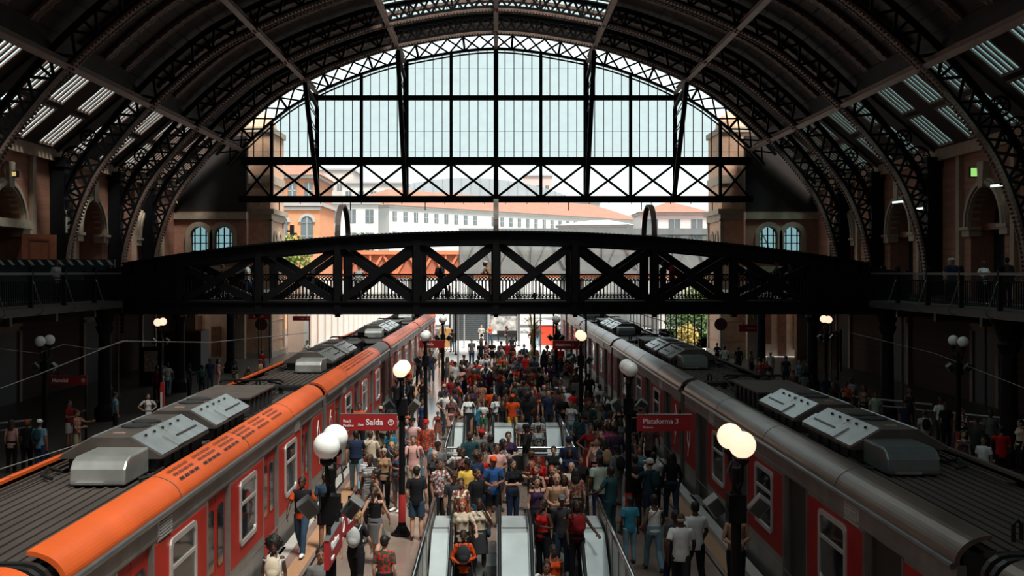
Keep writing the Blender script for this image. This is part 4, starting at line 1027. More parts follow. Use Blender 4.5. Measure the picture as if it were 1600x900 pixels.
# ------------------------------------------------------------------ outside: buildings, viaduct, trees
PANE = mat('far_pane', (0.12, 0.15, 0.16), 0.3, 0, 0.2, 1)
FWALL = mat('white_facade', (0.50, 0.495, 0.48), 0.8, 0, 0.1, 0.15)
TILE = mat('tile_roof', (0.26, 0.125, 0.085), 0.8, 0, 0.2, 0.8)
def building(label, P0, P1, depth, z0, z1, wallm, rows, ncol, wsize, roof=None, roofh=1.5, name='building', arched=False, skip=0.0, trimz=(), cat='building'):
    P0 = Vector((*P0, 0)); P1 = Vector((*P1, 0)); L = (P1 - P0).length; ang = math.atan2(P1.y - P0.y, P1.x - P0.x)
    r = thing(name, label, cat, (P0.x, P0.y, 0), ang)
    mb = MB(); mb.box(0, L, 0, depth, z0, z1); mb.build('wall', wallm, r)
    mb = MB(); mb.box(-0.3, L + 0.3, -0.35, depth, z1 - 0.35, z1 + 0.05)
    for z in trimz: mb.box(-0.1, L + 0.1, -0.2, 0, z, z + 0.35)
    mb.build('cornice', mat('cornice_grey', (0.36, 0.35, 0.34), 0.8, 0, 0.1, 1), r)
    for (za, zb) in rows:
        for k in range(ncol):
            if random.random() < skip: continue
            c = L * (k + 0.5) / ncol + random.uniform(-0.1, 0.1) * skip; w = wsize
            mb = MB()
            if arched:
                A = arc(c, zb - w / 2, w / 2, PI, 0, 10); mb.prism([(c - w / 2, za)] + A + [(c + w / 2, za)], 'y', -0.06, 0)
            else: mb.box(c - w / 2, c + w / 2, -0.06, 0, za, zb)
            o = mb.build('window', PANE, r)
            mb = MB()
            mb.box(c - 0.05, c + 0.05, -0.1, -0.06, za, zb); mb.box(c - w / 2, c + w / 2, -0.1, -0.06, (za + zb) / 2 - 0.04, (za + zb) / 2 + 0.04)
            if arched:
                A = arc(c, zb - w / 2, w / 2, PI, 0, 10); B = arc(c, zb - w / 2, w / 2 + 0.3, PI, 0, 10); mb.strip(A, B, 'y', -0.15, 0)
                mb.box(c - w / 2, c + w / 2, -0.1, -0.06, zb - w * 0.6, zb - w * 0.55)
            mb.build('window_bars', mat('cornice_grey', (0.36, 0.35, 0.34)), o)
    if roof:
        mb = MB(); e = 0.5; h = roofh; i = min(depth / 2, L / 2) * 0.98
        mb.add([(-e, -e, z1), (L + e, -e, z1), (L + e, depth + e, z1), (-e, depth + e, z1), (i, depth / 2, z1 + h), (L - i, depth / 2, z1 + h)], [(0, 3, 2, 1), (0, 1, 5, 4), (1, 2, 5), (2, 3, 4, 5), (3, 0, 4)])
        mb.build('roof', roof, r)
    return r
building('Long white office building with rows of windows and a pale tiled roof', (-18.6, 200.6), (33, 262), 16, -1.2, 17.9, FWALL, ((15.1, 16.8), (11.7, 13.3), (8.3, 9.9)), 30, 1.0, TILE, 3.6, skip=0.06)
building('Plain white block joining the long office building, wider window spacing', (-30.5, 186), (-19.2, 188), 12, -1.2, 17.6, FWALL, ((14.2, 16.4), (10.6, 12.6), (7.2, 9)), 4, 1.3, None, skip=0.0)
building('Orange brick building with twin arched windows beside the tower', (-25.6, 130), (-19.9, 130), 12, -1.2, 14.0, mat('orange_brick', (0.62, 0.26, 0.13), 0.85, 0, 0.15, 2), ((8.0, 12.5),), 2, 1.35, arched=True, trimz=(13.2,))
building('Upper storey of the orange brick building under a tiled roof', (-25.9, 130.6), (-20.3, 130.6), 12, 14.06, 17.2, mat('pale_brick', (0.42, 0.2, 0.12), 0.85, 0, 0.15, 2), ((14.6, 16.3),), 3, 0.9, TILE, 2.4)
building('Pale mid-rise block far behind the orange brick building', (-41, 265), (-33, 265), 14, -1.2, 30, mat('pale_pink_wall', (0.48, 0.42, 0.39), 0.8, 0, 0.15, 0.3), ((25, 26.5), (21.5, 23), (18.2, 19.7)), 4, 1.1)
building('Low pale block stepping down behind the long office building', (-32, 240), (-19, 240), 10, -1.2, 25, mat('pale_wall', (0.5, 0.48, 0.46), 0.8, 0, 0.15, 0.3), ((21.5, 23.0), (18, 19.5)), 5, 1.2)
building('White corner house with orange hipped tile roof past the mesh bridge', (20.4, 162), (29.8, 162), 9, -1.2, 14.6, mat('warm_white_wall', (0.58, 0.575, 0.56), 0.8, 0, 0.1, 0.3), ((10.9, 13.6), (7.0, 9.6)), 3, 1.6, TILE, 1.7)
building('Pale low wing running behind the corner house', (9.5, 176), (19.5, 172), 8, -1.2, 13.3, FWALL, ((11, 12.2),), 6, 0.7, mat('slate_roof', (0.42, 0.40, 0.38), 0.8, 0, 0.2, 1), 0.9)
building('White stepped tower top above the long office roof', (17, 300), (27, 300), 8, -1.2, 24.5, FWALL, ((21.2, 22.4),), 5, 0.8)
building('Small pinkish block above the curved grey roof', (8.0, 330), (16, 330), 8, -1.2, 34, mat('pink_wall', (0.58, 0.42, 0.38), 0.8, 0, 0.1, 0.3), ((30, 31),), 3, 1.0)
# curved grey roof beyond
mb = MB(); A = [(-28 + 48 * k / 20, 24.5 + 5.8 * math.sin(PI * (0.12 + 0.88 * k / 20)) ** 0.7) for k in range(21)]
mb.strip(A, [(a, 10) for a, b in A], 'y', 295, 320)
r = thing('curved_roof', 'Long curved grey metal roof seen through the end screen bracing', 'roof'); mb.build('shell', mat('grey_metal_roof', (0.36, 0.39, 0.41), 0.5, 0.2, 0.15, 0.2), r)
mb = MB(); [mb.box(a - 0.06, a + 0.06, 294.9, 295, 12, b + 0.05) for a, b in A]; mb.build('standing_seam', mat('seam_grey', (0.28, 0.3, 0.32), 0.5), r)
# orange viaduct
VO = mat('viaduct_orange', (0.62, 0.20, 0.09), 0.7, 0, 0.2, 0.8); VO2 = mat('viaduct_shade', (0.42, 0.13, 0.07), 0.8, 0, 0.2, 0.8)
v = thing('road_viaduct', 'Orange painted steel road viaduct with cross braces behind the footbridge', 'viaduct', (0, 151, 0))
mb = MB(); mb.box(-60, 60, 0.3, 8, 5.6, 8.7); mb.build('web_plate', VO2, v)
mb = MB(); mb.box(-60, 60, -0.1, 0.3, 8.5, 9.0); mb.box(-60, 60, -0.1, 0.3, 5.4, 5.8); mb.build('edge_girder', VO, v)
for k in range(-9, 9):
    mb = MB(); x = k * 3.3; mb.box(x - 0.12, x + 0.12, 0, 0.3, 5.6, 8.6); mb.bar((x, 0.15, 5.7), (x + 1.6, 0.15, 8.5), 0.3, 0.2, (0, 1, 0)); mb.bar((x + 3.3, 0.15, 5.7), (x + 1.7, 0.15, 8.5), 0.3, 0.2, (0, 1, 0)); mb.build('brace', VO, v)
mb = MB()
for k in range(-5, 6): mb.box(k * 11 - 0.5, k * 11 + 0.5, 1, 7, -1.2, 5.6)
mb.build('pier', mat('pale_concrete', (0.5, 0.48, 0.45), 0.85, 0, 0.2, 0.5), v)
# grey mesh footbridge
mbr = thing('mesh_footbridge', 'Long grey mesh-clad footbridge with a flat top beam behind the trains', 'footbridge', (0, 136, 0))
GM = mat('grey_steel', (0.17, 0.175, 0.175), 0.6, 0.2, 0.2, 1)
mb = MB(); mb.box(-4.4, 30, -0.2, 0.2, 10.6, 11.35); mb.box(-4.4, 30, 2.8, 3.2, 10.6, 11.2); mb.build('top_beam', GM, mbr)
mb = MB(); mb.box(-4.4, 30, -0.05, 3, 6.0, 6.35); mb.build('deck', GM, mbr)
for k in range(9):
    x = -4.2 + k * 4.2; mb = MB(); mb.box(x - 0.08, x + 0.08, -0.1, 0.1, 6.2, 10.7); mb.bar((x, 0, 6.3), (x + 2.1, 0, 10.6), 0.14, 0.14); mb.bar((x + 4.2, 0, 6.3), (x + 2.1, 0, 10.6), 0.14, 0.14); mb.build('truss_member', GM, mbr)
mb = MB(); mb.box(-4.4, 30, 0.2, 0.22, 6.2, 10.7); mb.build('mesh_cladding', glassmat('mesh_veil', (0.55, 0.56, 0.55), 0.35, 0.8), mbr)
for x in (-3, 8, 19): mb = MB(); mb.box(x - 0.3, x + 0.3, 0.5, 1.5, -1.2, 6.0); mb.build('leg', GM, mbr)
# sunlit station wing along the far side platform
r = thing('station_wing', 'Sunlit cream station wing with pilasters beside the outer platform', 'building', (-14.9, 89.2, 0))
mb = MB(); mb.box(-1.2, 0, 0, 60, -0.3, 5.6); mb.build('wall', mat('sun_plaster', (0.66, 0.50, 0.40), 0.85, 0, 0.15, 1), r)
for k in range(15):
    mb = MB(); mb.box(0, 0.35, k * 4, k * 4 + 0.6, -0.0, 5.6); mb.build('pilaster', mat('pale_pilaster', (0.62, 0.6, 0.57), 0.8, 0, 0.1, 1), r)
for k in range(14):
    mb = MB(); mb.box(-0.02, 0.05, k * 4 + 1.5, k * 4 + 3.1, 0.4, 3.2); mb.build('opening', mat('wing_opening', (0.45, 0.22, 0.14), 0.7, 0, 0.2, 2), r)
t = thing('yard_fence', 'Thin black railing fence beyond the orange-roofed train', 'fence', (-9.4, 84, 0))
mb = MB(); mb.box(-0.03, 0.03, 0, 62, 2.0, 2.06); mb.box(-0.03, 0.03, 0, 62, 1.2, 1.24)
for k in range(31): mb.box(-0.03, 0.03, k * 2, k * 2 + 0.06, 0, 2.2)
mb.build('rail_frame', IRON2, t)
t = thing('yard_fence', 'Thin black railing fence past the bare metal-roofed train', 'fence', (13.2, 74, 0))
mb = MB(); mb.box(-0.03, 0.03, 0, 40, 2.3, 2.36); mb.box(-0.03, 0.03, 0, 40, 1.4, 1.44); mb.box(-0.03, 0.03, 0, 40, 0.6, 0.64)
for k in range(16): mb.box(-0.04, 0.04, k * 2.6, k * 2.6 + 0.08, -1.2, 3.4)
mb.build('rail_frame', IRON2, t)
# trees and bushes
def foliage(c, R, n, size, seed):
    rnd = random.Random(seed); mb = MB()
    for _ in range(n):
        d = Vector((rnd.gauss(0, 1), rnd.gauss(0, 1), rnd.gauss(0, 1))).normalized() * (rnd.random() ** 0.4)
        p = Vector((c[0] + d.x * R[0], c[1] + d.y * R[1], c[2] + d.z * R[2])); a = Vector((rnd.gauss(0, 1), rnd.gauss(0, 1), rnd.gauss(0, 1))).normalized() * size; b = a.cross(Vector((rnd.gauss(0, 1), rnd.gauss(0, 1), rnd.gauss(0, 1)))).normalized() * size * 0.6
        mb.add([p - a, p + b, p + a, p - b], [(0, 1, 2, 3)])
    return mb
LEAF = mat('leaf_green', (0.08, 0.15, 0.035), 0.7, 0, 0.5, 3); LEAF2 = mat('leaf_bright', (0.19, 0.25, 0.05), 0.7, 0, 0.3, 3); LEAFY = mat('leaf_yellow', (0.42, 0.31, 0.08), 0.7, 0, 0.3, 3)
BARK = mat('bark', (0.12, 0.08, 0.06), 0.9)
for (x, y, z, R, m, n, lab, cat) in ((-22.6, 118, 8.6, (1.0, 1.2, 3.8), LEAF, 900, 'Tall green tree squeezed beside the sunlit tower', 'tree'), (-20.2, 112, 7.9, (2.4, 1.5, 2.0), LEAF2, 1100, 'Bright green tree top above the footbridge in front of the brick arches', 'tree'),
        (-19.6, 170, 9.5, (2.2, 2, 2.6), LEAF, 700, 'Rounded green tree in front of the white office building', 'tree'), (21.8, 128, 1.0, (3.2, 3, 2.6), LEAF, 1500, 'Dark green bushes at the yard edge by the metal train side tower', 'bush'),
        (18.6, 112, -0.1, (1.1, 1.0, 1.3), LEAFY, 500, 'Yellow flowering bush at the edge of the yard', 'bush'), (24.5, 134, 3.2, (3.0, 3, 2.6), LEAF2, 1100, 'Lighter green tree behind the dark yard bushes', 'tree')):
    r = thing('tree' if cat == 'tree' else 'bush', lab, cat, (x, y, -1.2))
    foliage((0, 0, z + 1.2), R, n, 0.22, int(x * 7)).build('foliage', m, r)
    mb = MB(); mb.tube([(0, 0, 0), (0.05, 0, (z + 1.2) * 0.5), (0, 0, z + 1.2)], [0.16, 0.11, 0.05], 7); mb.build('trunk', BARK, r)
# traffic light
r = thing('traffic_light', 'Small black traffic light standing before the brick arches', 'traffic light', (-20.9, 118, -1.2))
mb = MB(); mb.tube([(0, 0, 0), (0, 0, 11.0)], 0.06, 6); mb.build('pole', IRON, r); mb = MB(); mb.box(-0.2, 0.2, -0.15, 0.15, 11.0, 12.2); mb.box(-0.5, -0.2, -0.1, 0.1, 11.5, 11.7); mb.box(0.2, 0.5, -0.1, 0.1, 11.2, 11.4); mb.build('signal_head', IRON, r)
# ---- far platform end: grey booth, posts, kiosk, plant
r = thing('platform_booth', 'Dark grey shuttered booth closing the far end of the platform', 'booth', (-3.9, 104, 0))
mb = MB(); mb.box(0, 5.9, 0, 0.3, 0, 3.4); mb.build('shutter', mat('shutter_grey', (0.07, 0.085, 0.095), 0.5, 0.2, 0.2, 3, kind=None), r)
mb = MB(); [mb.box(0, 3.2, -0.03, 0, k * 0.18, k * 0.18 + 0.03) for k in range(1, 18)]; mb.build('slat', STEELD, r)
mb = MB(); mb.box(3.4, 5.9, -0.1, 0, 0.6, 2.2); mb.build('poster_rack', mat('rack_papers', (0.6, 0.58, 0.55), 0.7, 0, 0.8, 2.2), r)
for x in (-0.1, 3.25, 5.95): mb = MB(); mb.box(x - 0.12, x + 0.12, -0.25, 0.05, 0, 4.4); mb.build('post', mat('grey_post', (0.3, 0.3, 0.3), 0.6), r)
r = thing('bench', 'Black bench in front of the poster rack at the platform end', 'bench', (1.0, 102.8, 0)); mb = MB(); mb.box(-0.9, 0.9, -0.25, 0.25, 0.4, 0.5); mb.box(-0.9, 0.9, 0.2, 0.27, 0.5, 0.95); mb.build('seat', RUBBER, r)
mb = MB(); [mb.box(e - 0.05, e + 0.05, -0.2, 0.2, 0, 0.4) for e in (-0.8, 0.8)]; mb.build('support', IRON, r)
r = thing('ticket_kiosk', 'Red box kiosk near the open end of the platform', 'kiosk', (4.35, 98, 0)); mb = MB(); mb.box(-0.75, 0.75, -0.5, 0.5, 0, 1.7); mb.build('body', mat('kiosk_red', (0.65, 0.07, 0.03), 0.5, 0, 0.1, 2), r, bevel=0.03)
mb = MB(); mb.box(-0.8, 0.8, -0.55, 0.55, 1.7, 1.8); mb.build('top', WHITE, r)
r = thing('vending_stand', 'Orange wooden display stand by the lamp past the footbridge', 'stand', (-4.0, 92, 0)); mb = MB(); mb.box(-0.5, 0.5, -0.3, 0.3, 0.2, 1.7); mb.build('cabinet', mat('stand_orange', (0.6, 0.32, 0.12), 0.6, 0, 0.2, 3), r); mb = MB(); [mb.box(e - 0.04, e + 0.04, -0.2, 0.2, 0, 0.2) for e in (-0.4, 0.4)]; mb.build('foot', IRON, r)
# plant
r = thing('potted_plant', 'Yellow-green palm in a pot among the platform crowd', 'plant', (2.35, 73.5, 0))
mb = MB(); mb.lathe([(0.3, 0), (0.38, 0.6), (0.4, 0.62), (0.33, 0.62)], n=14); mb.build('pot', mat('clay_pot', (0.3, 0.2, 0.13), 0.8), r)
mb = MB()
for k in range(16):
    a = k * 2.4; R = 0.35 + 0.35 * random.random(); h = 1.7 + random.random() * 1.6
    pts = [Vector((math.cos(a) * R * t * (0.4 + 0.9 * t), math.sin(a) * R * t * (0.4 + 0.9 * t), 0.55 + h * math.sin(t * 1.9) / 0.95)) for t in [j / 6 for j in range(7)]]
    for p, q in zip(pts[:-1], pts[1:]): mb.bar(p, q, 0.05, 0.012)
    for j in range(2, 7):
        for e in (-1, 1): mb.bar(pts[j], pts[j] + Vector((-math.sin(a) * e * 0.2, math.cos(a) * e * 0.2, 0.08)), 0.035, 0.008)
mb.build('fronds', LEAFY, r)
mb = foliage((0, 0, 0.9), (0.42, 0.4, 0.35), 160, 0.1, 5); mb.build('foliage', LEAF2, r)
# slender posts on the far platform
PL = ['past the footbridge lamp on the orange train side', 'just before the orange display stand', 'behind the orange display stand', 'in line with the red kiosk, nearer the footbridge', 'between the palm and the red kiosk', 'in front of the bench at the platform end', 'beside the metal-roofed train at the crowd edge', 'close against the metal-roofed train past the footbridge', 'at the crowd edge opposite the palm', 'rising from the crowd just before the palm', 'behind the red kiosk', 'at the platform end beside the orange-roofed train']
for k, (px, y, lab) in enumerate(((-3.55, 78, 'a'), (-3.0, 86, 'b'), (-2.6, 94, 'c'), (4.0, 80, 'd'), (3.4, 88, 'e'), (1.9, 96, 'f'), (4.4, 72, 'g'), (5.0, 64, 'h'), (-2.3, 70, 'i'), (2.2, 66, 'j'), (3.9, 100, 'k'), (-4.0, 100, 'l'))):
    mb = MB(); mb.lathe([(0.16, 0), (0.16, 0.04), (0.06, 0.1), (0.055, 5.0)], n=10); o = mb.build('canopy_post', IRON2 if k % 2 else mat('grey_post', (0.3, 0.3, 0.3))); o.location = (px, y, 0)
    tag(o, 'Slender metal post %s' % PL[k], 'post', 'slender posts on the far platform')
# ------------------------------------------------------------------ wires, insulator, small hall fittings
WIRE = mat('span_wire', (0.28, 0.26, 0.25), 0.5, 0.3)
for i, (pts, lab) in enumerate(((((0, 607, 32), (60, 585, 34.5), (190, 533, 40)), 'Pale sagging wire running from the insulator toward the viewing gallery'),
        (((190, 533, 40), (330, 535, 46), (480, 520, 60)), 'Pale wire running from the insulator toward the open end'),
        (((0, 733, 26), (130, 692, 30), (250, 640, 37), (400, 600, 52)), 'Thin wire looping behind the roof units of the orange-roofed train'),
        (((0, 545, 36), (60, 552, 38), (100, 538, 40), (150, 546, 41), (200, 532, 42)), 'Looping cable beside the unlit globes of the side platform'),
        (((1330, 520, 47), (1460, 552, 41), (1600, 606, 33)), 'Thin wire crossing the dark side platform'))):
    mb = MB(); mb.tube([at(*p) for p in pts], 0.018 if i < 2 else 0.012, 6); tag(mb.build('overhead_wire', WIRE), lab, 'wire')
r = thing('insulator', 'Black stacked disc insulator hanging below the footbridge end plate', 'insulator', at(191, 478, 48.35))
mb = MB(); mb.lathe([(0.02, -1.35), (0.02, 0.0)] + [], n=6)
mb.tube([(0, 0, -1), (0, 0, -0.3)], 0.015, 6); mb.build('rod', STEELD, r)
mb = MB(); pr = []
for k in range(5): z = -0.35 - k * 0.17; pr += [(0.04, z), (0.13, z - 0.05), (0.14, z - 0.08), (0.04, z - 0.12)]
mb.lathe(list(reversed(pr)), n=12); mb.build('disc_stack', IRON, r)
for (x, y, z, lab) in ((-13.2, 70, 1.0, ''),): pass
# hazard-striped hoarding on the west gallery
r = thing('hoarding', 'Dark hoarding with white hazard stripes along its top on the gallery', 'hoarding', (-19.2, 50.2, 5.0))
mb = MB(); mb.box(-2.6, 2.6, -0.05, 0.05, 0, 1.75); mb.build('panel', mat('hoarding_dark', (0.02, 0.035, 0.04), 0.6, 0, 0.2, 2), r)
mb = MB()
for k in range(12): x = -2.5 + k * 0.43; mb.add([(x, -0.06, 1.72), (x + 0.14, -0.06, 1.72), (x + 0.34, -0.06, 1.5), (x + 0.2, -0.06, 1.5)], [(0, 1, 2, 3)])
mb.build('stripe', mat('stripe_paint', (0.55, 0.62, 0.62), 0.6), r)
mb = MB(); mb.box(1.2, 1.6, -0.07, -0.05, 0.75, 1.05); mb.build('notice', mat('notice_paper', (0.4, 0.42, 0.42), 0.7), r)
# wooden door leaf and lit doorway on the west gallery
r = thing('wooden_door', 'Open red-brown panelled wooden door leaf on the gallery', 'door', (-21.9, 55.2, 5.0), 0.9)
mb = MB(); mb.box(-0.9, 0.9, -0.04, 0.04, 0, 3.0); mb.build('leaf', mat('door_wood', (0.28, 0.085, 0.04), 0.5, 0, 0.3, 3), r)
mb = MB(); 
for (z0, z1) in ((0.3, 1.0), (1.2, 2.8)): ringprism(mb, [(-0.55, z0), (0.55, z0), (0.55, z1), (-0.55, z1)], [(-0.45, z0 + 0.1), (0.45, z0 + 0.1), (0.45, z1 - 0.1), (-0.45, z1 - 0.1)], 'y', -0.07, -0.03)
mb.build('raised_panel', mat('door_wood_dark', (0.16, 0.045, 0.025), 0.5), r)
# cameras, spotlights, tubes, exit light
def fitting(name, label, cat, p, parts):
    r = thing(name, label, cat, p); 
    for (n, mb, m) in parts: mb.build(n, m, r)
    return r
p = at(97, 330, 59.5); fitting('security_camera', 'White security camera on a bracket against the west gallery wall', 'camera', p, [('housing', MB().bar((-0.25, 0, 0.12), (0.3, -0.1, -0.08), 0.22, 0.2), mat('camera_white', (0.6, 0.6, 0.58), 0.4)), ('bracket', MB().bar((0, 0, 0), (-0.1, 0.3, -0.4), 0.06, 0.06), IRON)])
p = at(98, 350, 59.5); fitting('loudspeaker', 'Square cream loudspeaker hung below the security camera', 'loudspeaker', p, [('cabinet', MB().box(-0.35, 0.3, -0.2, 0.2, -0.45, 0.35), mat('speaker_cream', (0.42, 0.38, 0.33), 0.6, 0, 0.1, 3)), ('grille', MB().box(-0.28, 0.22, -0.22, -0.2, -0.38, 0.28), mat('speaker_grille', (0.25, 0.23, 0.2), 0.7))])
for (x, y, Y, lab) in ((22, 272, 53.8, 'above the first west gallery arch'), (275, 316, 81.7, 'on the dark ironwork beyond the west gallery')):
    fitting('floodlight', 'Small warm spotlight ' + lab, 'light', at(x, y, Y), [('case', MB().box(-0.18, 0.18, -0.1, 0.15, -0.15, 0.15), IRON), ('lens', MB().box(-0.13, 0.13, -0.12, -0.1, -0.1, 0.1), mat('spot_glow', (0.75, 0.6, 0.25), 0.4, emit=0.7))])
for (x, y, Y, rz, lab) in ((1565, 289, 51.2, 0.12, 'above the large dark arch'), (1408, 315, 64.0, 0.16, 'in front of the farther dark arch'), (1446, 325, 60.4, 0.5, 'among the lattice of the footbridge arch')):
    r = fitting('tube_light', 'Lit fluorescent tube ' + lab + ' on the metal train side', 'light', at(x, y, Y), [('tube', MB().bar((-0.48, 0, -0.05), (0.48, 0, 0.05), 0.09, 0.11), TUBEL), ('fixture', MB().bar((-0.5, 0.02, 0.03), (0.5, 0.02, 0.13), 0.14, 0.05), IRON)])
r = fitting('exit_light', 'Small glowing green exit light above the large dark arch', 'light', at(1522, 269, 54.4), [('box_case', MB().box(-0.2, 0.2, 0, 0.12, -0.25, 0.25), IRON), ('face_panel', MB().box(-0.15, 0.15, -0.02, 0, -0.2, 0.2), mat('green_glow', (0.35, 0.8, 0.2), 0.4, emit=0.9))])
# side platform furniture: rails, vending box, kiosk, notice boards
for (x, y, L, rz, lab) in ((-17.5, 38.5, 4.2, 0.9, 'beside the unlit globe lamp'), (-19.0, 33, 3.0, 0.9, 'at the dark end of the orange train side platform'), (15.6, 46.5, 4.4, -0.9, 'behind the roof units of the metal-roofed train'), (18.0, 40.5, 5.0, -0.9, 'near the unlit globe lamp of the metal train side')):
    r = thing('hand_rail', 'Double steel hand rail ' + lab, 'railing', (x, y, 0), rz)
    mb = MB(); mb.tube([(-L / 2, 0, 1.05), (L / 2, 0, 1.05)], 0.04, 8); mb.tube([(-L / 2, 0, 0.8), (L / 2, 0, 0.8)], 0.03, 8); mb.build('rail', STEEL, r)
    for e in (-1, 0, 1): mb = MB(); mb.tube([(e * L / 2 * 0.98, 0, 0), (e * L / 2 * 0.98, 0, 1.05)], 0.03, 8); mb.build('post', STEELD, r)
r = thing('vending_machine', 'Glowing white-fronted vending machine against the dark side platform wall', 'vending machine', (-18.9, 63, 0), 0.5)
mb = MB(); mb.box(-0.5, 0.5, -0.4, 0.4, 0, 2.1); mb.build('cabinet', IRON2, r); mb = MB(); mb.box(-0.42, 0.3, -0.42, -0.4, 0.8, 1.9); mb.build('display', mat('display_face', (0.55, 0.42, 0.35), 0.3, 0, 0.8, 5), r)
r = thing('station_kiosk', 'Dark kiosk with a red fascia at the end of the side platform', 'kiosk', (-19.6, 72, 0))
mb = MB(); mb.box(-1.15, 1.15, 0, 2, 0, 2.5); mb.build('body', mat('kiosk_dark', (0.05, 0.04, 0.04), 0.6), r); mb = MB(); mb.box(-1.2, 1.2, -0.1, 0, 1.9, 2.5); mb.build('fascia', mat('fascia_dull', (0.14, 0.02, 0.02), 0.5), r)
mb = MB(); mb.box(-0.9, 0.5, -0.02, 0.02, 0.4, 1.8); mb.build('counter_opening', RUBBER, r)
r = thing('red_marker_post', 'Red and white edge marker standing on the side platform', 'post', (-13.6, 47.0, 0)); mb = MB(); mb.box(-0.08, 0.08, -0.05, 0.05, 0, 1.7); mb.build('post', mat('marker_red', (0.5, 0.04, 0.03), 0.5), r); mb = MB(); mb.box(-0.081, 0.0, -0.052, 0.052, 0.2, 1.3); mb.build('white_stripe', WHITE, r)
for (x, y, lab) in ((18.8, 66, 'first'), (20.8, 72, 'second')):
    r = thing('notice_board', 'Pale notice board %s, metal train side platform' % ('beside the dark gallery column' if x < 20 else 'close to the end arcade'), 'notice board', (x, y, 0), 0, 'pale notice boards on the metal train side platform')
    mb = MB(); mb.box(-0.7, 0.7, -0.04, 0.04, 0.6, 2.5); mb.build('board', mat('board_tan', (0.5, 0.33, 0.24), 0.7, 0, 0.3, 2), r); mb = MB(); [mb.box(e - 0.05, e + 0.05, -0.06, 0.06, 0, 2.6) for e in (-0.75, 0.75)]; mb.build('frame', IRON, r)
for (x, lab) in ((-24.5, 'x'),): pass
# ------------------------------------------------------------------ people
SKIN = {'d': (0.075, 0.035, 0.022), 'm': (0.24, 0.115, 0.07), 'l': (0.48, 0.27, 0.19)}
COLS = {'black': (0.012, 0.012, 0.014), 'charcoal': (0.035, 0.035, 0.04), 'grey': (0.13, 0.13, 0.13), 'palegrey': (0.42, 0.43, 0.43), 'white': (0.72, 0.73, 0.73), 'cream': (0.60, 0.50, 0.38),
        'red': (0.45, 0.015, 0.015), 'darkred': (0.20, 0.012, 0.015), 'orange': (0.6, 0.07, 0.015), 'yellow': (0.70, 0.45, 0.08), 'pink': (0.55, 0.04, 0.18), 'palepink': (0.62, 0.34, 0.31), 'navy': (0.018, 0.03, 0.07),
        'blue': (0.02, 0.08, 0.24), 'cyan': (0.03, 0.18, 0.27), 'teal': (0.015, 0.05, 0.06), 'green': (0.02, 0.18, 0.10), 'darkgreen': (0.02, 0.06, 0.04), 'denim': (0.03, 0.055, 0.09), 'lightdenim': (0.16, 0.28, 0.36), 'tan': (0.30, 0.18, 0.11),
        'khaki': (0.26, 0.22, 0.15), 'purple': (0.05, 0.025, 0.06), 'palegreen': (0.35, 0.42, 0.36), 'lightblue': (0.13, 0.25, 0.33), 'brown': (0.06, 0.03, 0.018), 'blond': (0.42, 0.25, 0.10), 'greyhair': (0.35, 0.33, 0.31), 'redhair': (0.35, 0.05, 0.02), 'lime': (0.35, 0.7, 0.08)}
CNAME = {'palegrey': 'pale grey', 'darkred': 'dark red', 'palepink': 'pale pink', 'darkgreen': 'dark green', 'lightdenim': 'light denim', 'palegreen': 'pale green', 'lightblue': 'light blue'}
def cname(c): return CNAME.get(c, c)
def cloth(c, pat=None):
    if pat == 'striped': return mat('cloth_striped_' + c, COLS[c], 0.85, kind='stripes', scale=9, col2=(0.6, 0.6, 0.6) if c not in ('white', 'palegrey') else (0.08, 0.08, 0.1))
    if pat == 'floral': return mat('cloth_floral_' + c, COLS[c], 0.85, kind='spots', scale=16, col2=(0.16, 0.05, 0.04) if c != 'red' else (0.03, 0.05, 0.03))
    return mat('cloth_' + c, COLS[c], 0.88, 0, 0.18, 8, spec=0.15)
def skinm(k): return mat('skin_' + k, SKIN[k], 0.55, 0, 0.12, 5, spec=0.3)
EYEM = mat('eye_dark', (0.01, 0.008, 0.008), 0.3); LIPM = mat('lip_tone', (0.22, 0.05, 0.045), 0.5); SHOEW = mat('shoe_white', (0.7, 0.7, 0.7), 0.5, 0, 0.1, 4); SHOEB = mat('shoe_black', (0.015, 0.015, 0.015), 0.45)
def remeshed(mb, voxel, name, smooth=1):
    me = bpy.data.meshes.new('t'); me.from_pydata(mb.v, [], mb.f)
    import bmesh
    bm = bmesh.new(); bm.from_mesh(me); bmesh.ops.recalc_face_normals(bm, faces=bm.faces); bm.to_mesh(me); bm.free()
    o = bpy.data.objects.new('t', me); COL.objects.link(o)
    r = o.modifiers.new('r', 'REMESH'); r.mode = 'VOXEL'; r.voxel_size = voxel; r.use_smooth_shade = True
    if smooth: s = o.modifiers.new('s', 'SMOOTH'); s.iterations = smooth; s.factor = 0.5
    out = bpy.data.meshes.new_from_object(o.evaluated_get(bpy.context.evaluated_depsgraph_get())); out.name = name
    bpy.data.objects.remove(o); return out
V = Vector
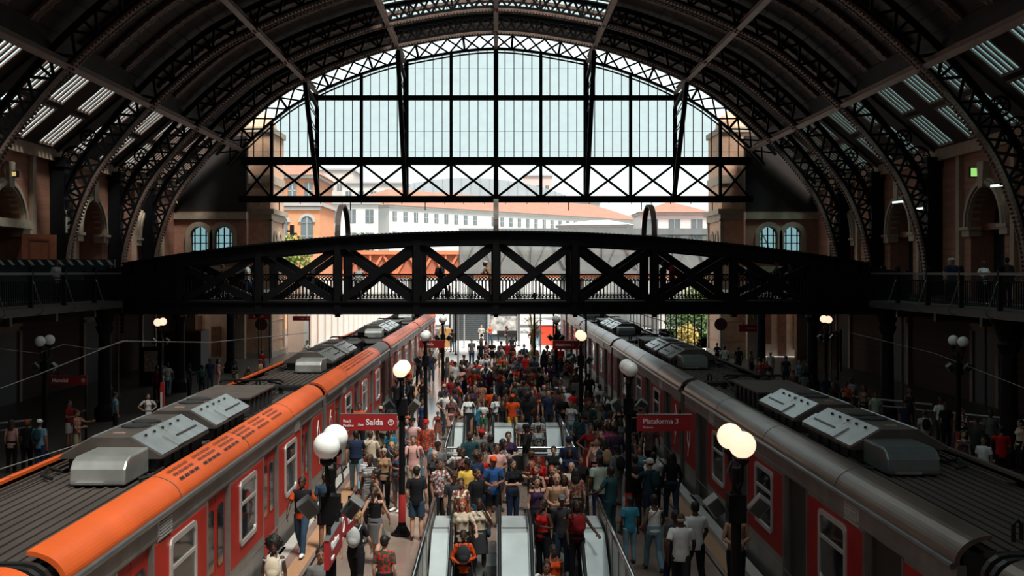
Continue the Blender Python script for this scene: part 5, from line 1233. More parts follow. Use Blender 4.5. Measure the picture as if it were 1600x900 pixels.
def skeleton(pose, fem):
    sx = 0.142 if fem else 0.166
    J = dict(hip=V((0, 0, 0.93)), waist=V((0, 0, 1.05)), chest=V((0, 0, 1.28)), neck=V((0, 0.005, 1.45)), head=V((0, -0.01, 1.585)))
    for s, k in ((-1, 'L'), (1, 'R')):
        J['hip' + k] = V((s * 0.09, 0, 0.90)); J['knee' + k] = V((s * 0.10, -0.015, 0.48)); J['ank' + k] = V((s * 0.105, 0.02, 0.085)); J['toe' + k] = V((s * 0.125, -0.16, 0.035))
        J['sh' + k] = V((s * sx, 0.0, 1.39)); J['el' + k] = V((s * (sx + 0.055), 0.03, 1.10)); J['wr' + k] = V((s * (sx + 0.06), -0.04, 0.86)); J['hd' + k] = V((0, -0.12, -1)).normalized(); J['pn' + k] = V((-s, 0, 0))
    def arm(k, el, wr, hd, pn=None):
        s = -1 if k == 'L' else 1
        J['el' + k] = V((s * el[0], el[1], el[2])); J['wr' + k] = V((s * wr[0], wr[1], wr[2])); J['hd' + k] = V((s * hd[0], hd[1], hd[2])).normalized()
        if pn: J['pn' + k] = V((s * pn[0], pn[1], pn[2])).normalized()
    if pose in ('walk', 'walkbag'):
        J['kneeR'] = V((0.10, -0.20, 0.50)); J['ankR'] = V((0.10, -0.27, 0.10)); J['toeR'] = V((0.11, -0.44, 0.07))
        J['kneeL'] = V((-0.10, 0.04, 0.47)); J['ankL'] = V((-0.10, 0.27, 0.13)); J['toeL'] = V((-0.11, 0.14, 0.03))
        arm('R', (0.25, 0.15, 1.12), (0.25, 0.16, 0.88), (0, 0.05, -1)); arm('L', (0.25, -0.09, 1.12), (0.24, -0.26, 0.94), (0, -0.4, -1))
    if pose == 'phone': arm('R', (0.24, -0.02, 1.11), (0.10, -0.27, 1.18), (-0.35, -0.5, 0.5), (0, 0.3, 1))
    if pose == 'hands': 
        arm('R', (0.25, 0.0, 1.11), (0.06, -0.23, 1.10), (-0.9, -0.25, 0.1), (0, 1, 0.2)); arm('L', (0.25, 0.0, 1.11), (0.09, -0.25, 1.05), (-0.9, -0.2, 0.05), (0, 1, 0.2))
    if pose == 'rail': arm('R', (0.30, -0.10, 1.14), (0.34, -0.33, 1.05), (0.05, -1, -0.25), (0, 0, -1))
    if pose == 'raise': arm('R', (0.36, -0.06, 1.52), (0.13, -0.08, 1.70), (-0.9, 0.0, 0.35), (0, 0, -1)); arm('L', (0.33, 0.06, 1.18), (0.14, -0.1, 1.02), (-0.9, -0.3, -0.2))
    if pose == 'hips': arm('R', (0.38, 0.06, 1.16), (0.19, -0.04, 1.02), (-0.7, -0.5, -0.35)); arm('L', (0.38, 0.06, 1.16), (0.19, -0.04, 1.02), (-0.7, -0.5, -0.35))
    if pose == 'reach': arm('R', (0.22, -0.22, 1.26), (0.12, -0.46, 1.30), (-0.1, -1, 0.25), (-1, 0, 0)); arm('L', (0.24, -0.05, 1.11), (0.14, -0.27, 1.14), (-0.5, -0.8, 0.1))
    if pose == 'call': arm('R', (0.27, -0.12, 1.16), (0.13, -0.10, 1.44), (-0.25, 0.1, 1), (-1, 0, 0.2))
    if pose == 'lean':
        for k in ('chest', 'neck', 'head', 'shL', 'shR'): J[k] = J[k] + V((0, -0.5 * (J[k].z - 1.0), -0.04))
        arm('R', (0.27, -0.3, 1.12), (0.18, -0.42, 1.12), (-0.9, -0.2, 0)); arm('L', (0.27, -0.3, 1.12), (0.18, -0.42, 1.14), (-0.9, -0.2, 0))
    if pose == 'sit':
        for k in list(J):
            if k not in ('hdL', 'hdR', 'pnL', 'pnR', 'kneeL', 'kneeR', 'ankL', 'ankR', 'toeL', 'toeR'): J[k] = J[k] + V((0, 0, -0.42))
        for s, k in ((-1, 'L'), (1, 'R')):
            J['knee' + k] = V((s * 0.16, -0.42, 0.50)); J['ank' + k] = V((s * 0.17, -0.40, 0.085)); J['toe' + k] = V((s * 0.19, -0.58, 0.035))
            arm(k, (0.25, -0.05, 0.72), (0.15, -0.3, 0.62), (-0.1, -1, -0.1), (0, 0, -1))
    J['fem'] = fem; return J
def limb(mb, pts, rs, n=12): mb.tube(pts, rs, n)
def ease(a, b, t): return a.lerp(b, t)
def torso(mb, J, g=0.0, low=0.84, top=True):
    f = J['fem']; z0 = J['hip'].z - 0.93
    P = [(J['hip'] + V((0, 0, low - 0.93))), J['hip'], J['waist'], ease(J['waist'], J['chest'], 0.55), J['chest'], ease(J['chest'], J['neck'], 0.45), ease(J['chest'], J['neck'], 0.75), J['neck'] + V((0, 0, -0.015))]
    if f: R = [(0.15, 0.105), (0.158, 0.112), (0.118, 0.09), (0.125, 0.095), (0.135, 0.108), (0.138, 0.09), (0.098, 0.065), (0.05, 0.05)]
    else: R = [(0.148, 0.10), (0.15, 0.11), (0.138, 0.10), (0.145, 0.107), (0.16, 0.115), (0.162, 0.10), (0.115, 0.075), (0.058, 0.056)]
    base = len(mb.v); n = 16
    for p, r in zip(P, R):
        for j in range(n):
            t = 2 * PI * j / n; mb.v.append((p.x + (r[0] + g) * math.cos(t), p.y + (r[1] + g) * math.sin(t), p.z))
    for i in range(len(P) - 1):
        for j in range(n):
            a = base + i * n + j; b = base + i * n + (j + 1) % n; mb.f.append((a, b, b + n, a + n)); mb.m.append(0)
    mb.f.append(tuple(base + j for j in reversed(range(n)))); mb.f.append(tuple(base + (len(P) - 1) * n + j for j in range(n))); mb.m += [0, 0]
    for k in ('L', 'R'): mb.ell(J['sh' + k] + V((0, 0, -0.03)), (0.048 + g * 0.7, 0.052 + g * 0.7, 0.055 + g * 0.7), 10, 7)
    if f:
        for s in (-1, 1): mb.ell(J['chest'] + V((s * 0.068, -0.085, -0.015)), (0.062 + g * 0.6, 0.052 + g * 0.6, 0.06 + g * 0.6), 10, 7)
def hand(mb, J, k):
    s = -1 if k == 'L' else 1
    w = J['wr' + k]; d = J['hd' + k]; pn = J['pn' + k]; side = d.cross(pn).normalized(); pn = side.cross(d).normalized()
    c = w + d * 0.055
    M = Matrix((side, d, pn)).transposed()
    t = MB().ell((0, 0, 0), (0.040, 0.052, 0.017), 10, 7); mb.add([c + M @ Vector(v) for v in t.v], t.f)
    for i, (o, L) in enumerate(((-0.030, 0.066), (-0.0105, 0.078), (0.010, 0.072), (0.029, 0.055))):
        a = c + side * o + d * 0.036; cu = 0.35
        b = a + d * L * 0.45 + pn * L * 0.1; e = b + (d * math.cos(cu * 1.5) + pn * math.sin(cu * 1.5)) * L * 0.35; f_ = e + (d * math.cos(cu * 2.6) + pn * math.sin(cu * 2.6)) * L * 0.28
        mb.tube([a, b, e, f_], [0.0095, 0.009, 0.0085, 0.007], 6)
    th = side * (-1 if k == 'R' else 1) * 1.0
    a = w + d * 0.02 + th * 0.022; mb.tube([a, a + th * 0.024 + d * 0.022 + pn * 0.006, a + th * 0.030 + d * 0.050 + pn * 0.014, a + th * 0.024 + d * 0.068 + pn * 0.02], [0.013, 0.0115, 0.010, 0.008], 6)
def armp(J, k, sc=1.0): return [J['sh' + k], ease(J['sh' + k], J['el' + k], 0.5), J['el' + k], ease(J['el' + k], J['wr' + k], 0.35), J['wr' + k], J['wr' + k] + J['hd' + k] * 0.03]
def legp(J, k): return [J['hip' + k], ease(J['hip' + k], J['knee' + k], 0.45), J['knee' + k], ease(J['knee' + k], J['ank' + k], 0.35), J['ank' + k]]
_pm = {}
def bodymesh(pose, fem):
    key = ('body', pose, fem)
    if key in _pm: return _pm[key]
    J = skeleton(pose, fem); mb = MB(); torso(mb, J)
    q = 0.86 if fem else 1.0
    for k in ('L', 'R'):
        limb(mb, armp(J, k), [0.052 * q, 0.046 * q, 0.038 * q, 0.040 * q, 0.026 * q, 0.024 * q], 10); hand(mb, J, k)
        limb(mb, legp(J, k), [0.088, 0.078, 0.054, 0.056, 0.036], 12)
        mb.tube([J['ank' + k] + V((0, 0.03, -0.035)), ease(J['ank' + k], J['toe' + k], 0.5) + V((0, 0, -0.01)), J['toe' + k]], [(0.035, 0.035), (0.042, 0.032), (0.034, 0.022)], 8)
    h = J['head']; mb.tube([J['neck'] + V((0, 0.01, -0.06)), J['neck'] + V((0, 0.005, 0.03)), h + V((0, 0.01, -0.05))], [0.062, 0.052 * q, 0.052], 10)
    mb.ell(h + V((0, 0.012, 0.02)), (0.077, 0.094, 0.095), 16, 12); mb.ell(h + V((0, -0.018, -0.045)), (0.058, 0.068, 0.068), 14, 10)
    mb.ell(h + V((0, -0.062, -0.088)), (0.026, 0.022, 0.02), 8, 6)
    mb.tube([h + V((0, -0.078, 0.012)), h + V((0, -0.098, -0.018)), h + V((0, -0.104, -0.03))], [0.009, 0.013, 0.015], 6)
    for s in (-1, 1): mb.ell(h + V((s * 0.078, 0.012, -0.012)), (0.010, 0.022, 0.03), 8, 6)
    me = remeshed(mb, 0.0105, 'body', 1)
    me.materials.clear()
    for m in (skinm('m'), EYEM, LIPM): me.materials.append(m)
    for p in me.polygons:
        c = p.center; d = c - h
        for s in (-1, 1):
            if abs(d.x - s * 0.030) < 0.014 and abs(d.z - 0.012) < 0.0085 and d.y < -0.055: p.material_index = 1
            if abs(d.x - s * 0.030) < 0.019 and abs(d.z - 0.034) < 0.006 and d.y < -0.055: p.material_index = 1
        if abs(d.x) < 0.022 and abs(d.z + 0.058) < 0.008 and d.y < -0.06: p.material_index = 2
    _pm[key] = (me, J); return _pm[key]
def clothmesh(kind, pose, fem):
    key = (kind, pose, fem)
    if key in _pm: return _pm[key]
    J = skeleton(pose, fem); mb = MB(); q = 0.86 if fem else 1.0; vox = 0.014
    if kind in ('tee', 'tank', 'longsleeve', 'blazer', 'dress', 'longdress'):
        torso(mb, J, 0.014, 0.80 if kind != 'tank' else 0.84)
        if kind == 'tank': mb = MB(); torso(mb, J, 0.013, 0.84); mb.v = [(x, y, z if z < J['chest'].z + 0.07 else J['chest'].z + 0.07 + (z - J['chest'].z - 0.07) * 0.25) for x, y, z in mb.v]
        for k in ('L', 'R'):
            A = armp(J, k)
            if kind in ('tee', 'dress', 'longdress'): limb(mb, [A[0], A[1], ease(A[1], A[2], 0.35)], [0.058 * q, 0.060 * q, 0.060 * q], 12)
            if kind in ('longsleeve', 'blazer'): limb(mb, A[:5], [0.058 * q, 0.056 * q, 0.05 * q, 0.047 * q, 0.036 * q], 12)
            if kind == 'tank': mb.tube([J['chest'] + V(((-1 if k == 'L' else 1) * 0.085, -0.10, 0.05)), J['sh' + k] + V(((1 if k == 'L' else -1) * 0.07, -0.02, 0.055)), J['chest'] + V(((-1 if k == 'L' else 1) * 0.085, 0.10, 0.05))], 0.017, 6)
        if kind in ('dress', 'longdress'):
            h = J['hip']; z1 = 0.50 if kind == 'dress' else 0.22
            mid = (J['kneeL'] + J['kneeR']) / 2; end = V((mid.x, mid.y if pose in ('walk', 'sit') else 0, z1))
            pts = [h + V((0, 0, 0.1)), h, h.lerp(end, 0.5), end]; base = len(mb.v)
            for p, r in zip(pts, ((0.15, 0.12), (0.185, 0.14), (0.21, 0.18), (0.25, 0.22))):
                for j in range(20):
                    t = 2 * PI * j / 20; f_ = 1 + 0.06 * math.sin(t * 6) * (p.z < 0.8); mb.v.append((p.x + r[0] * f_ * math.cos(t), p.y + r[1] * f_ * math.sin(t), p.z))
            for i in range(3):
                for j in range(20): a = base + i * 20 + j; b = base + i * 20 + (j + 1) % 20; mb.f.append((a, b, b + 20, a + 20)); mb.m.append(0)
            mb.f.append(tuple(base + j for j in reversed(range(20)))); mb.f.append(tuple(base + 60 + j for j in range(20))); mb.m += [0, 0]
    if kind in ('trousers', 'shorts', 'skirt'):
        h = J['hip']
        base_r = (0.162, 0.118) if not fem else (0.172, 0.122)
        mb.tube([h + V((0, 0, 0.115)), h + V((0, 0, 0.02)), h + V((0, 0, -0.07))], [(base_r[0] - 0.01, base_r[1] - 0.005)] * 1 + [base_r] * 2, 16) if False else None
        for (z, n_) in ((0, 0),):
            b0 = len(mb.v); zs = [(0.10, 0.93), (0.0, 1.0), (-0.08, 1.0)]
            for dz, f_ in zs:
                for j in range(16): t = 2 * PI * j / 16; mb.v.append((h.x + base_r[0] * f_ * math.cos(t), h.y + base_r[1] * f_ * math.sin(t), h.z + dz))
            for i in range(2):
                for j in range(16): a = b0 + i * 16 + j; b = b0 + i * 16 + (j + 1) % 16; mb.f.append((a, b, b + 16, a + 16)); mb.m.append(0)
            mb.f.append(tuple(b0 + j for j in reversed(range(16)))); mb.f.append(tuple(b0 + 32 + j for j in range(16))); mb.m += [0, 0]
        for k in ('L', 'R'):
            L = legp(J, k)
            if kind == 'trousers': limb(mb, L, [0.098, 0.09, 0.068, 0.066, 0.058], 14)
            elif kind == 'shorts': limb(mb, [L[0], L[1], ease(L[1], L[2], 0.75)], [0.098, 0.098, 0.094], 14)
        if kind == 'skirt':
            mid = (J['kneeL'] + J['kneeR']) / 2; mb.tube([h, h.lerp(V((0, mid.y, 0.55)), 0.5), V((0, mid.y, 0.5))], [(0.17, 0.14), (0.19, 0.17), (0.21, 0.2)], 18)
    me = remeshed(mb, vox, kind, 1); me.materials.clear(); me.materials.append(cloth('grey')); _pm[key] = me; return me
def hairmesh(kind, pose, fem):
    key = ('hair', kind, pose in ('lean',), pose == 'sit')
    if key in _pm: return _pm[key]
    h = skeleton(pose, fem)['head']; mb = MB(); vox = 0.012
    if kind in ('short', 'bald', 'bun', 'long', 'pony', 'curly', 'mohawk'):
        if kind == 'bald': mb.ell(h + V((0, 0.045, -0.005)), (0.080, 0.070, 0.05), 14, 8)
        else: mb.ell(h + V((0, 0.024, 0.038)), (0.086, 0.098, 0.088), 16, 10)
    if kind == 'short': mb.ell(h + V((0, 0.055, -0.01)), (0.076, 0.062, 0.07), 12, 8)
    if kind == 'bun': mb.ell(h + V((0, 0.10, 0.09)), 0.045, 12, 8); mb.ell(h + V((0, 0.055, -0.01)), (0.076, 0.062, 0.07), 12, 8)
    if kind == 'long':
        mb.ell(h + V((0, 0.06, -0.02)), (0.09, 0.068, 0.10), 12, 8); mb.ell(h + V((0, 0.085, -0.15)), (0.10, 0.05, 0.14), 12, 8)
        for s in (-1, 1): mb.tube([h + V((s * 0.075, 0.02, 0.04)), h + V((s * 0.09, 0.02, -0.06)), h + V((s * 0.095, 0.0, -0.16)), h + V((s * 0.09, -0.02, -0.24))], [0.025, 0.028, 0.028, 0.012], 8)
    if kind == 'pony': mb.ell(h + V((0, 0.055, -0.01)), (0.076, 0.062, 0.07), 12, 8); mb.tube([h + V((0, 0.10, 0.06)), h + V((0, 0.15, 0.0)), h + V((0, 0.14, -0.12)), h + V((0, 0.12, -0.24))], [0.02, 0.035, 0.034, 0.01], 8)
    if kind in ('afro', 'curly'):
        R = 0.15 if kind == 'afro' else 0.115; rnd = random.Random(3)
        mb.ell(h + V((0, 0.05, 0.05)), (R, R * 0.86, R * 0.95), 16, 10)
        for _ in range(46):
            d = V((rnd.gauss(0, 1), rnd.gauss(0, 1), rnd.gauss(0, 1))).normalized()
            if d.y < -0.5 and d.z < 0.4: continue
            mb.ell(h + V((d.x * R, 0.05 + d.y * R * 0.86, 0.05 + d.z * R * 0.95)), 0.024, 6, 4)
    if kind in ('cap', 'hat'):
        mb.ell(h + V((0, 0.018, 0.052)), (0.092, 0.105, 0.080), 16, 10)
        if kind == 'cap': mb.ell(h + V((0, -0.115, 0.045)), (0.065, 0.07, 0.012), 12, 6)
        else: mb.ell(h + V((0, 0.015, 0.03)), (0.15, 0.16, 0.014), 16, 6)
    me = remeshed(mb, vox, 'hair', 1); me.materials.clear(); me.materials.append(EYEM); _pm[key] = me; return me
def shoemesh(pose, fem):
    key = ('shoe', pose)
    if key in _pm: return _pm[key]
    J = skeleton(pose, fem); mb = MB()
    for k in ('L', 'R'):
        a, t = J['ank' + k], J['toe' + k]; dz = V((0, 0, -0.04))
        mb.tube([a + V((0, 0.055, -0.03)), a + V((0, 0.02, -0.015)), ease(a, t, 0.45) + V((0, 0, -0.005)), ease(a, t, 0.85) + V((0, 0, 0.002)), t + V((0, -0.035, 0))], [(0.03, 0.035), (0.042, 0.05), (0.046, 0.042), (0.046, 0.034), (0.02, 0.018)], 10)
    me = remeshed(mb, 0.012, 'shoes', 1); me.materials.clear(); me.materials.append(SHOEB); _pm[key] = me; return me
def accmesh(kind, pose, fem):
    key = ('acc', kind, pose, fem)
    if key in _pm: return _pm[key]
    J = skeleton(pose, fem); mb = MB(); c = J['chest']
    if kind in ('backpack', 'frontpack'):
        s = 1 if kind == 'backpack' else -1
        mb.ell(c + V((0, s * 0.19, -0.05)), (0.145, 0.095, 0.21), 14, 9); mb.ell(c + V((0, s * 0.25, -0.12)), (0.10, 0.05, 0.10), 12, 7)
        for e in (-1, 1): mb.tube([c + V((e * 0.1, s * 0.14, 0.08)), c + V((e * 0.105, 0, 0.145)), c + V((e * 0.11, -s * 0.125, 0.05)), c + V((e * 0.12, -s * 0.11, -0.1)), c + V((e * 0.15, 0, -0.19))], 0.016, 6)
    if kind == 'vest':
        torso(mb, J, 0.028, 0.95); mb.v = [(x, y, z) for x, y, z in mb.v]
    if kind == 'handbag':
        mb.ell(J['hip'] + V((0.20, -0.07, 0.02)), (0.055, 0.12, 0.10), 12, 8); mb.tube([J['hip'] + V((0.2, -0.07, 0.1)), c + V((0.13, -0.12, -0.05)), c + V((-0.05, -0.11, 0.11)), J['shL'] + V((0.05, 0.0, 0.075)), c + V((-0.05, 0.12, 0.1)), c + V((0.12, 0.12, -0.05)), J['hip'] + V((0.2, 0.02, 0.1))], 0.012, 6)
    if kind == 'carrybag':
        p = J['wrL'] + J['hdL'] * 0.08; mb.tube([p, p + V((0, 0, -0.12)), p + V((0, 0, -0.3)), p + V((0, 0, -0.42))], [(0.03, 0.02), (0.07, 0.11), (0.10, 0.15), (0.08, 0.12)], 10)
    me = remeshed(mb, 0.014, kind, 1); me.materials.clear(); me.materials.append(cloth('black')); _pm[key] = me; return me
def setm(o, m, i=0): o.material_slots[i].link = 'OBJECT'; o.material_slots[i].material = m
USED = {}
PEOPLE = []
def person(x, y, z, h, fem, top, tcol, bot, bcol, hair, hcol, rz, pose, acc, acol, skin, label, group=None, pat=None, child=False):
    me, J = bodymesh(pose, fem); k = h / 1.705
    b = bpy.data.objects.new('person', me); COL.objects.link(b); b.location = (x, y, z); b.rotation_euler = (0, 0, rz); b.scale = (k * (1.0 if h > 1.3 else 1.08), k * (1.0 if h > 1.3 else 1.08), k)
    setm(b, skinm(skin)); tag(b, label, 'person', group)
    def ch(name, m_, ma):
        o = bpy.data.objects.new(name, m_); COL.objects.link(o); o.parent = b; setm(o, ma); return o
    nm = {'tee': 'shirt', 'tank': 'tank_top', 'longsleeve': 'sweater', 'blazer': 'jacket', 'dress': 'dress', 'longdress': 'dress'}[top]
    ch(nm, clothmesh(top, pose, fem), cloth(tcol, pat))
    if bot: ch(bot, clothmesh(bot, pose, fem), cloth(bcol))
    if hair in ('cap', 'hat'): ch(hair, hairmesh(hair, pose, fem), cloth(hcol)); ch('hair', hairmesh('bald', pose, fem), mat('hair_black', (0.01, 0.008, 0.007), 0.6))
    else: ch('hair', hairmesh(hair, pose, fem), mat('hair_' + hcol, {'black': (0.01, 0.008, 0.007)}.get(hcol, COLS.get(hcol, (0.02, 0.01, 0.008))), 0.6, 0, 0.3, 20, 0.2))
    ch('shoes', shoemesh(pose, fem), SHOEW if (int(abs(x) * 10 + len(tcol)) % 3 == 0) else SHOEB)
    if acc: ch({'frontpack': 'backpack', 'vest': 'vest', 'carrybag': 'carrier_bag'}.get(acc, acc), accmesh(acc, pose, fem), cloth(acol))
    PEOPLE.append((x, y)); return b
TOPN = {'tee': 'T-shirt', 'tank': 'tank top', 'longsleeve': 'sweater', 'blazer': 'jacket', 'dress': 'dress', 'longdress': 'long dress'}
HAIRN = {'short': 'short', 'bald': 'balding', 'long': 'long', 'pony': 'ponytailed', 'bun': 'bun-tied', 'afro': 'afro', 'curly': 'curly'}
POSEN = {'stand': 'standing', 'walk': 'walking', 'phone': 'holding a phone', 'hands': 'hands together', 'rail': 'hand on the rail', 'raise': 'arm raised', 'hips': 'hands on hips', 'reach': 'reaching out', 'call': 'on the phone', 'lean': 'leaning', 'sit': 'sitting', 'walkbag': 'walking'}
def describe(fem, top, tcol, bot, bcol, hair, hcol, pose, acc, acol, place, pat, child=False):
    s = 'Person' if not child else 'Child'
    s += ' in %s%s %s' % ((pat + ' ') if pat else '', cname(tcol), TOPN[top])
    if bot: s += ', %s %s' % (cname(bcol), bot)
    if acc: s += ', %s %s' % (cname(acol), {'frontpack': 'chest pack', 'carrybag': 'carrier bag', 'handbag': 'handbag', 'backpack': 'backpack', 'vest': 'vest'}[acc])
    elif hair in ('cap', 'hat'): s += ', %s %s' % (cname(hcol), hair)
    elif hair in HAIRN and (hair != 'short' or hcol != 'black'): s += ', %s %s hair' % (HAIRN[hair], cname(hcol)) if hcol != 'black' else ', %s hair' % HAIRN[hair]
    s += ', %s %s' % (POSEN[pose], place)
    return s
def fit16(s):
    import re
    return len(re.findall(r"[A-Za-z0-9][A-Za-z0-9'-]*", s)) <= 16
def key_of(s):
    return s.lower()
FACE = {'c': 0.0, 'a': PI, 'l': -PI / 2, 'r': PI / 2, 'cl': -0.7, 'cr': 0.7, 'al': -2.4, 'ar': 2.4}
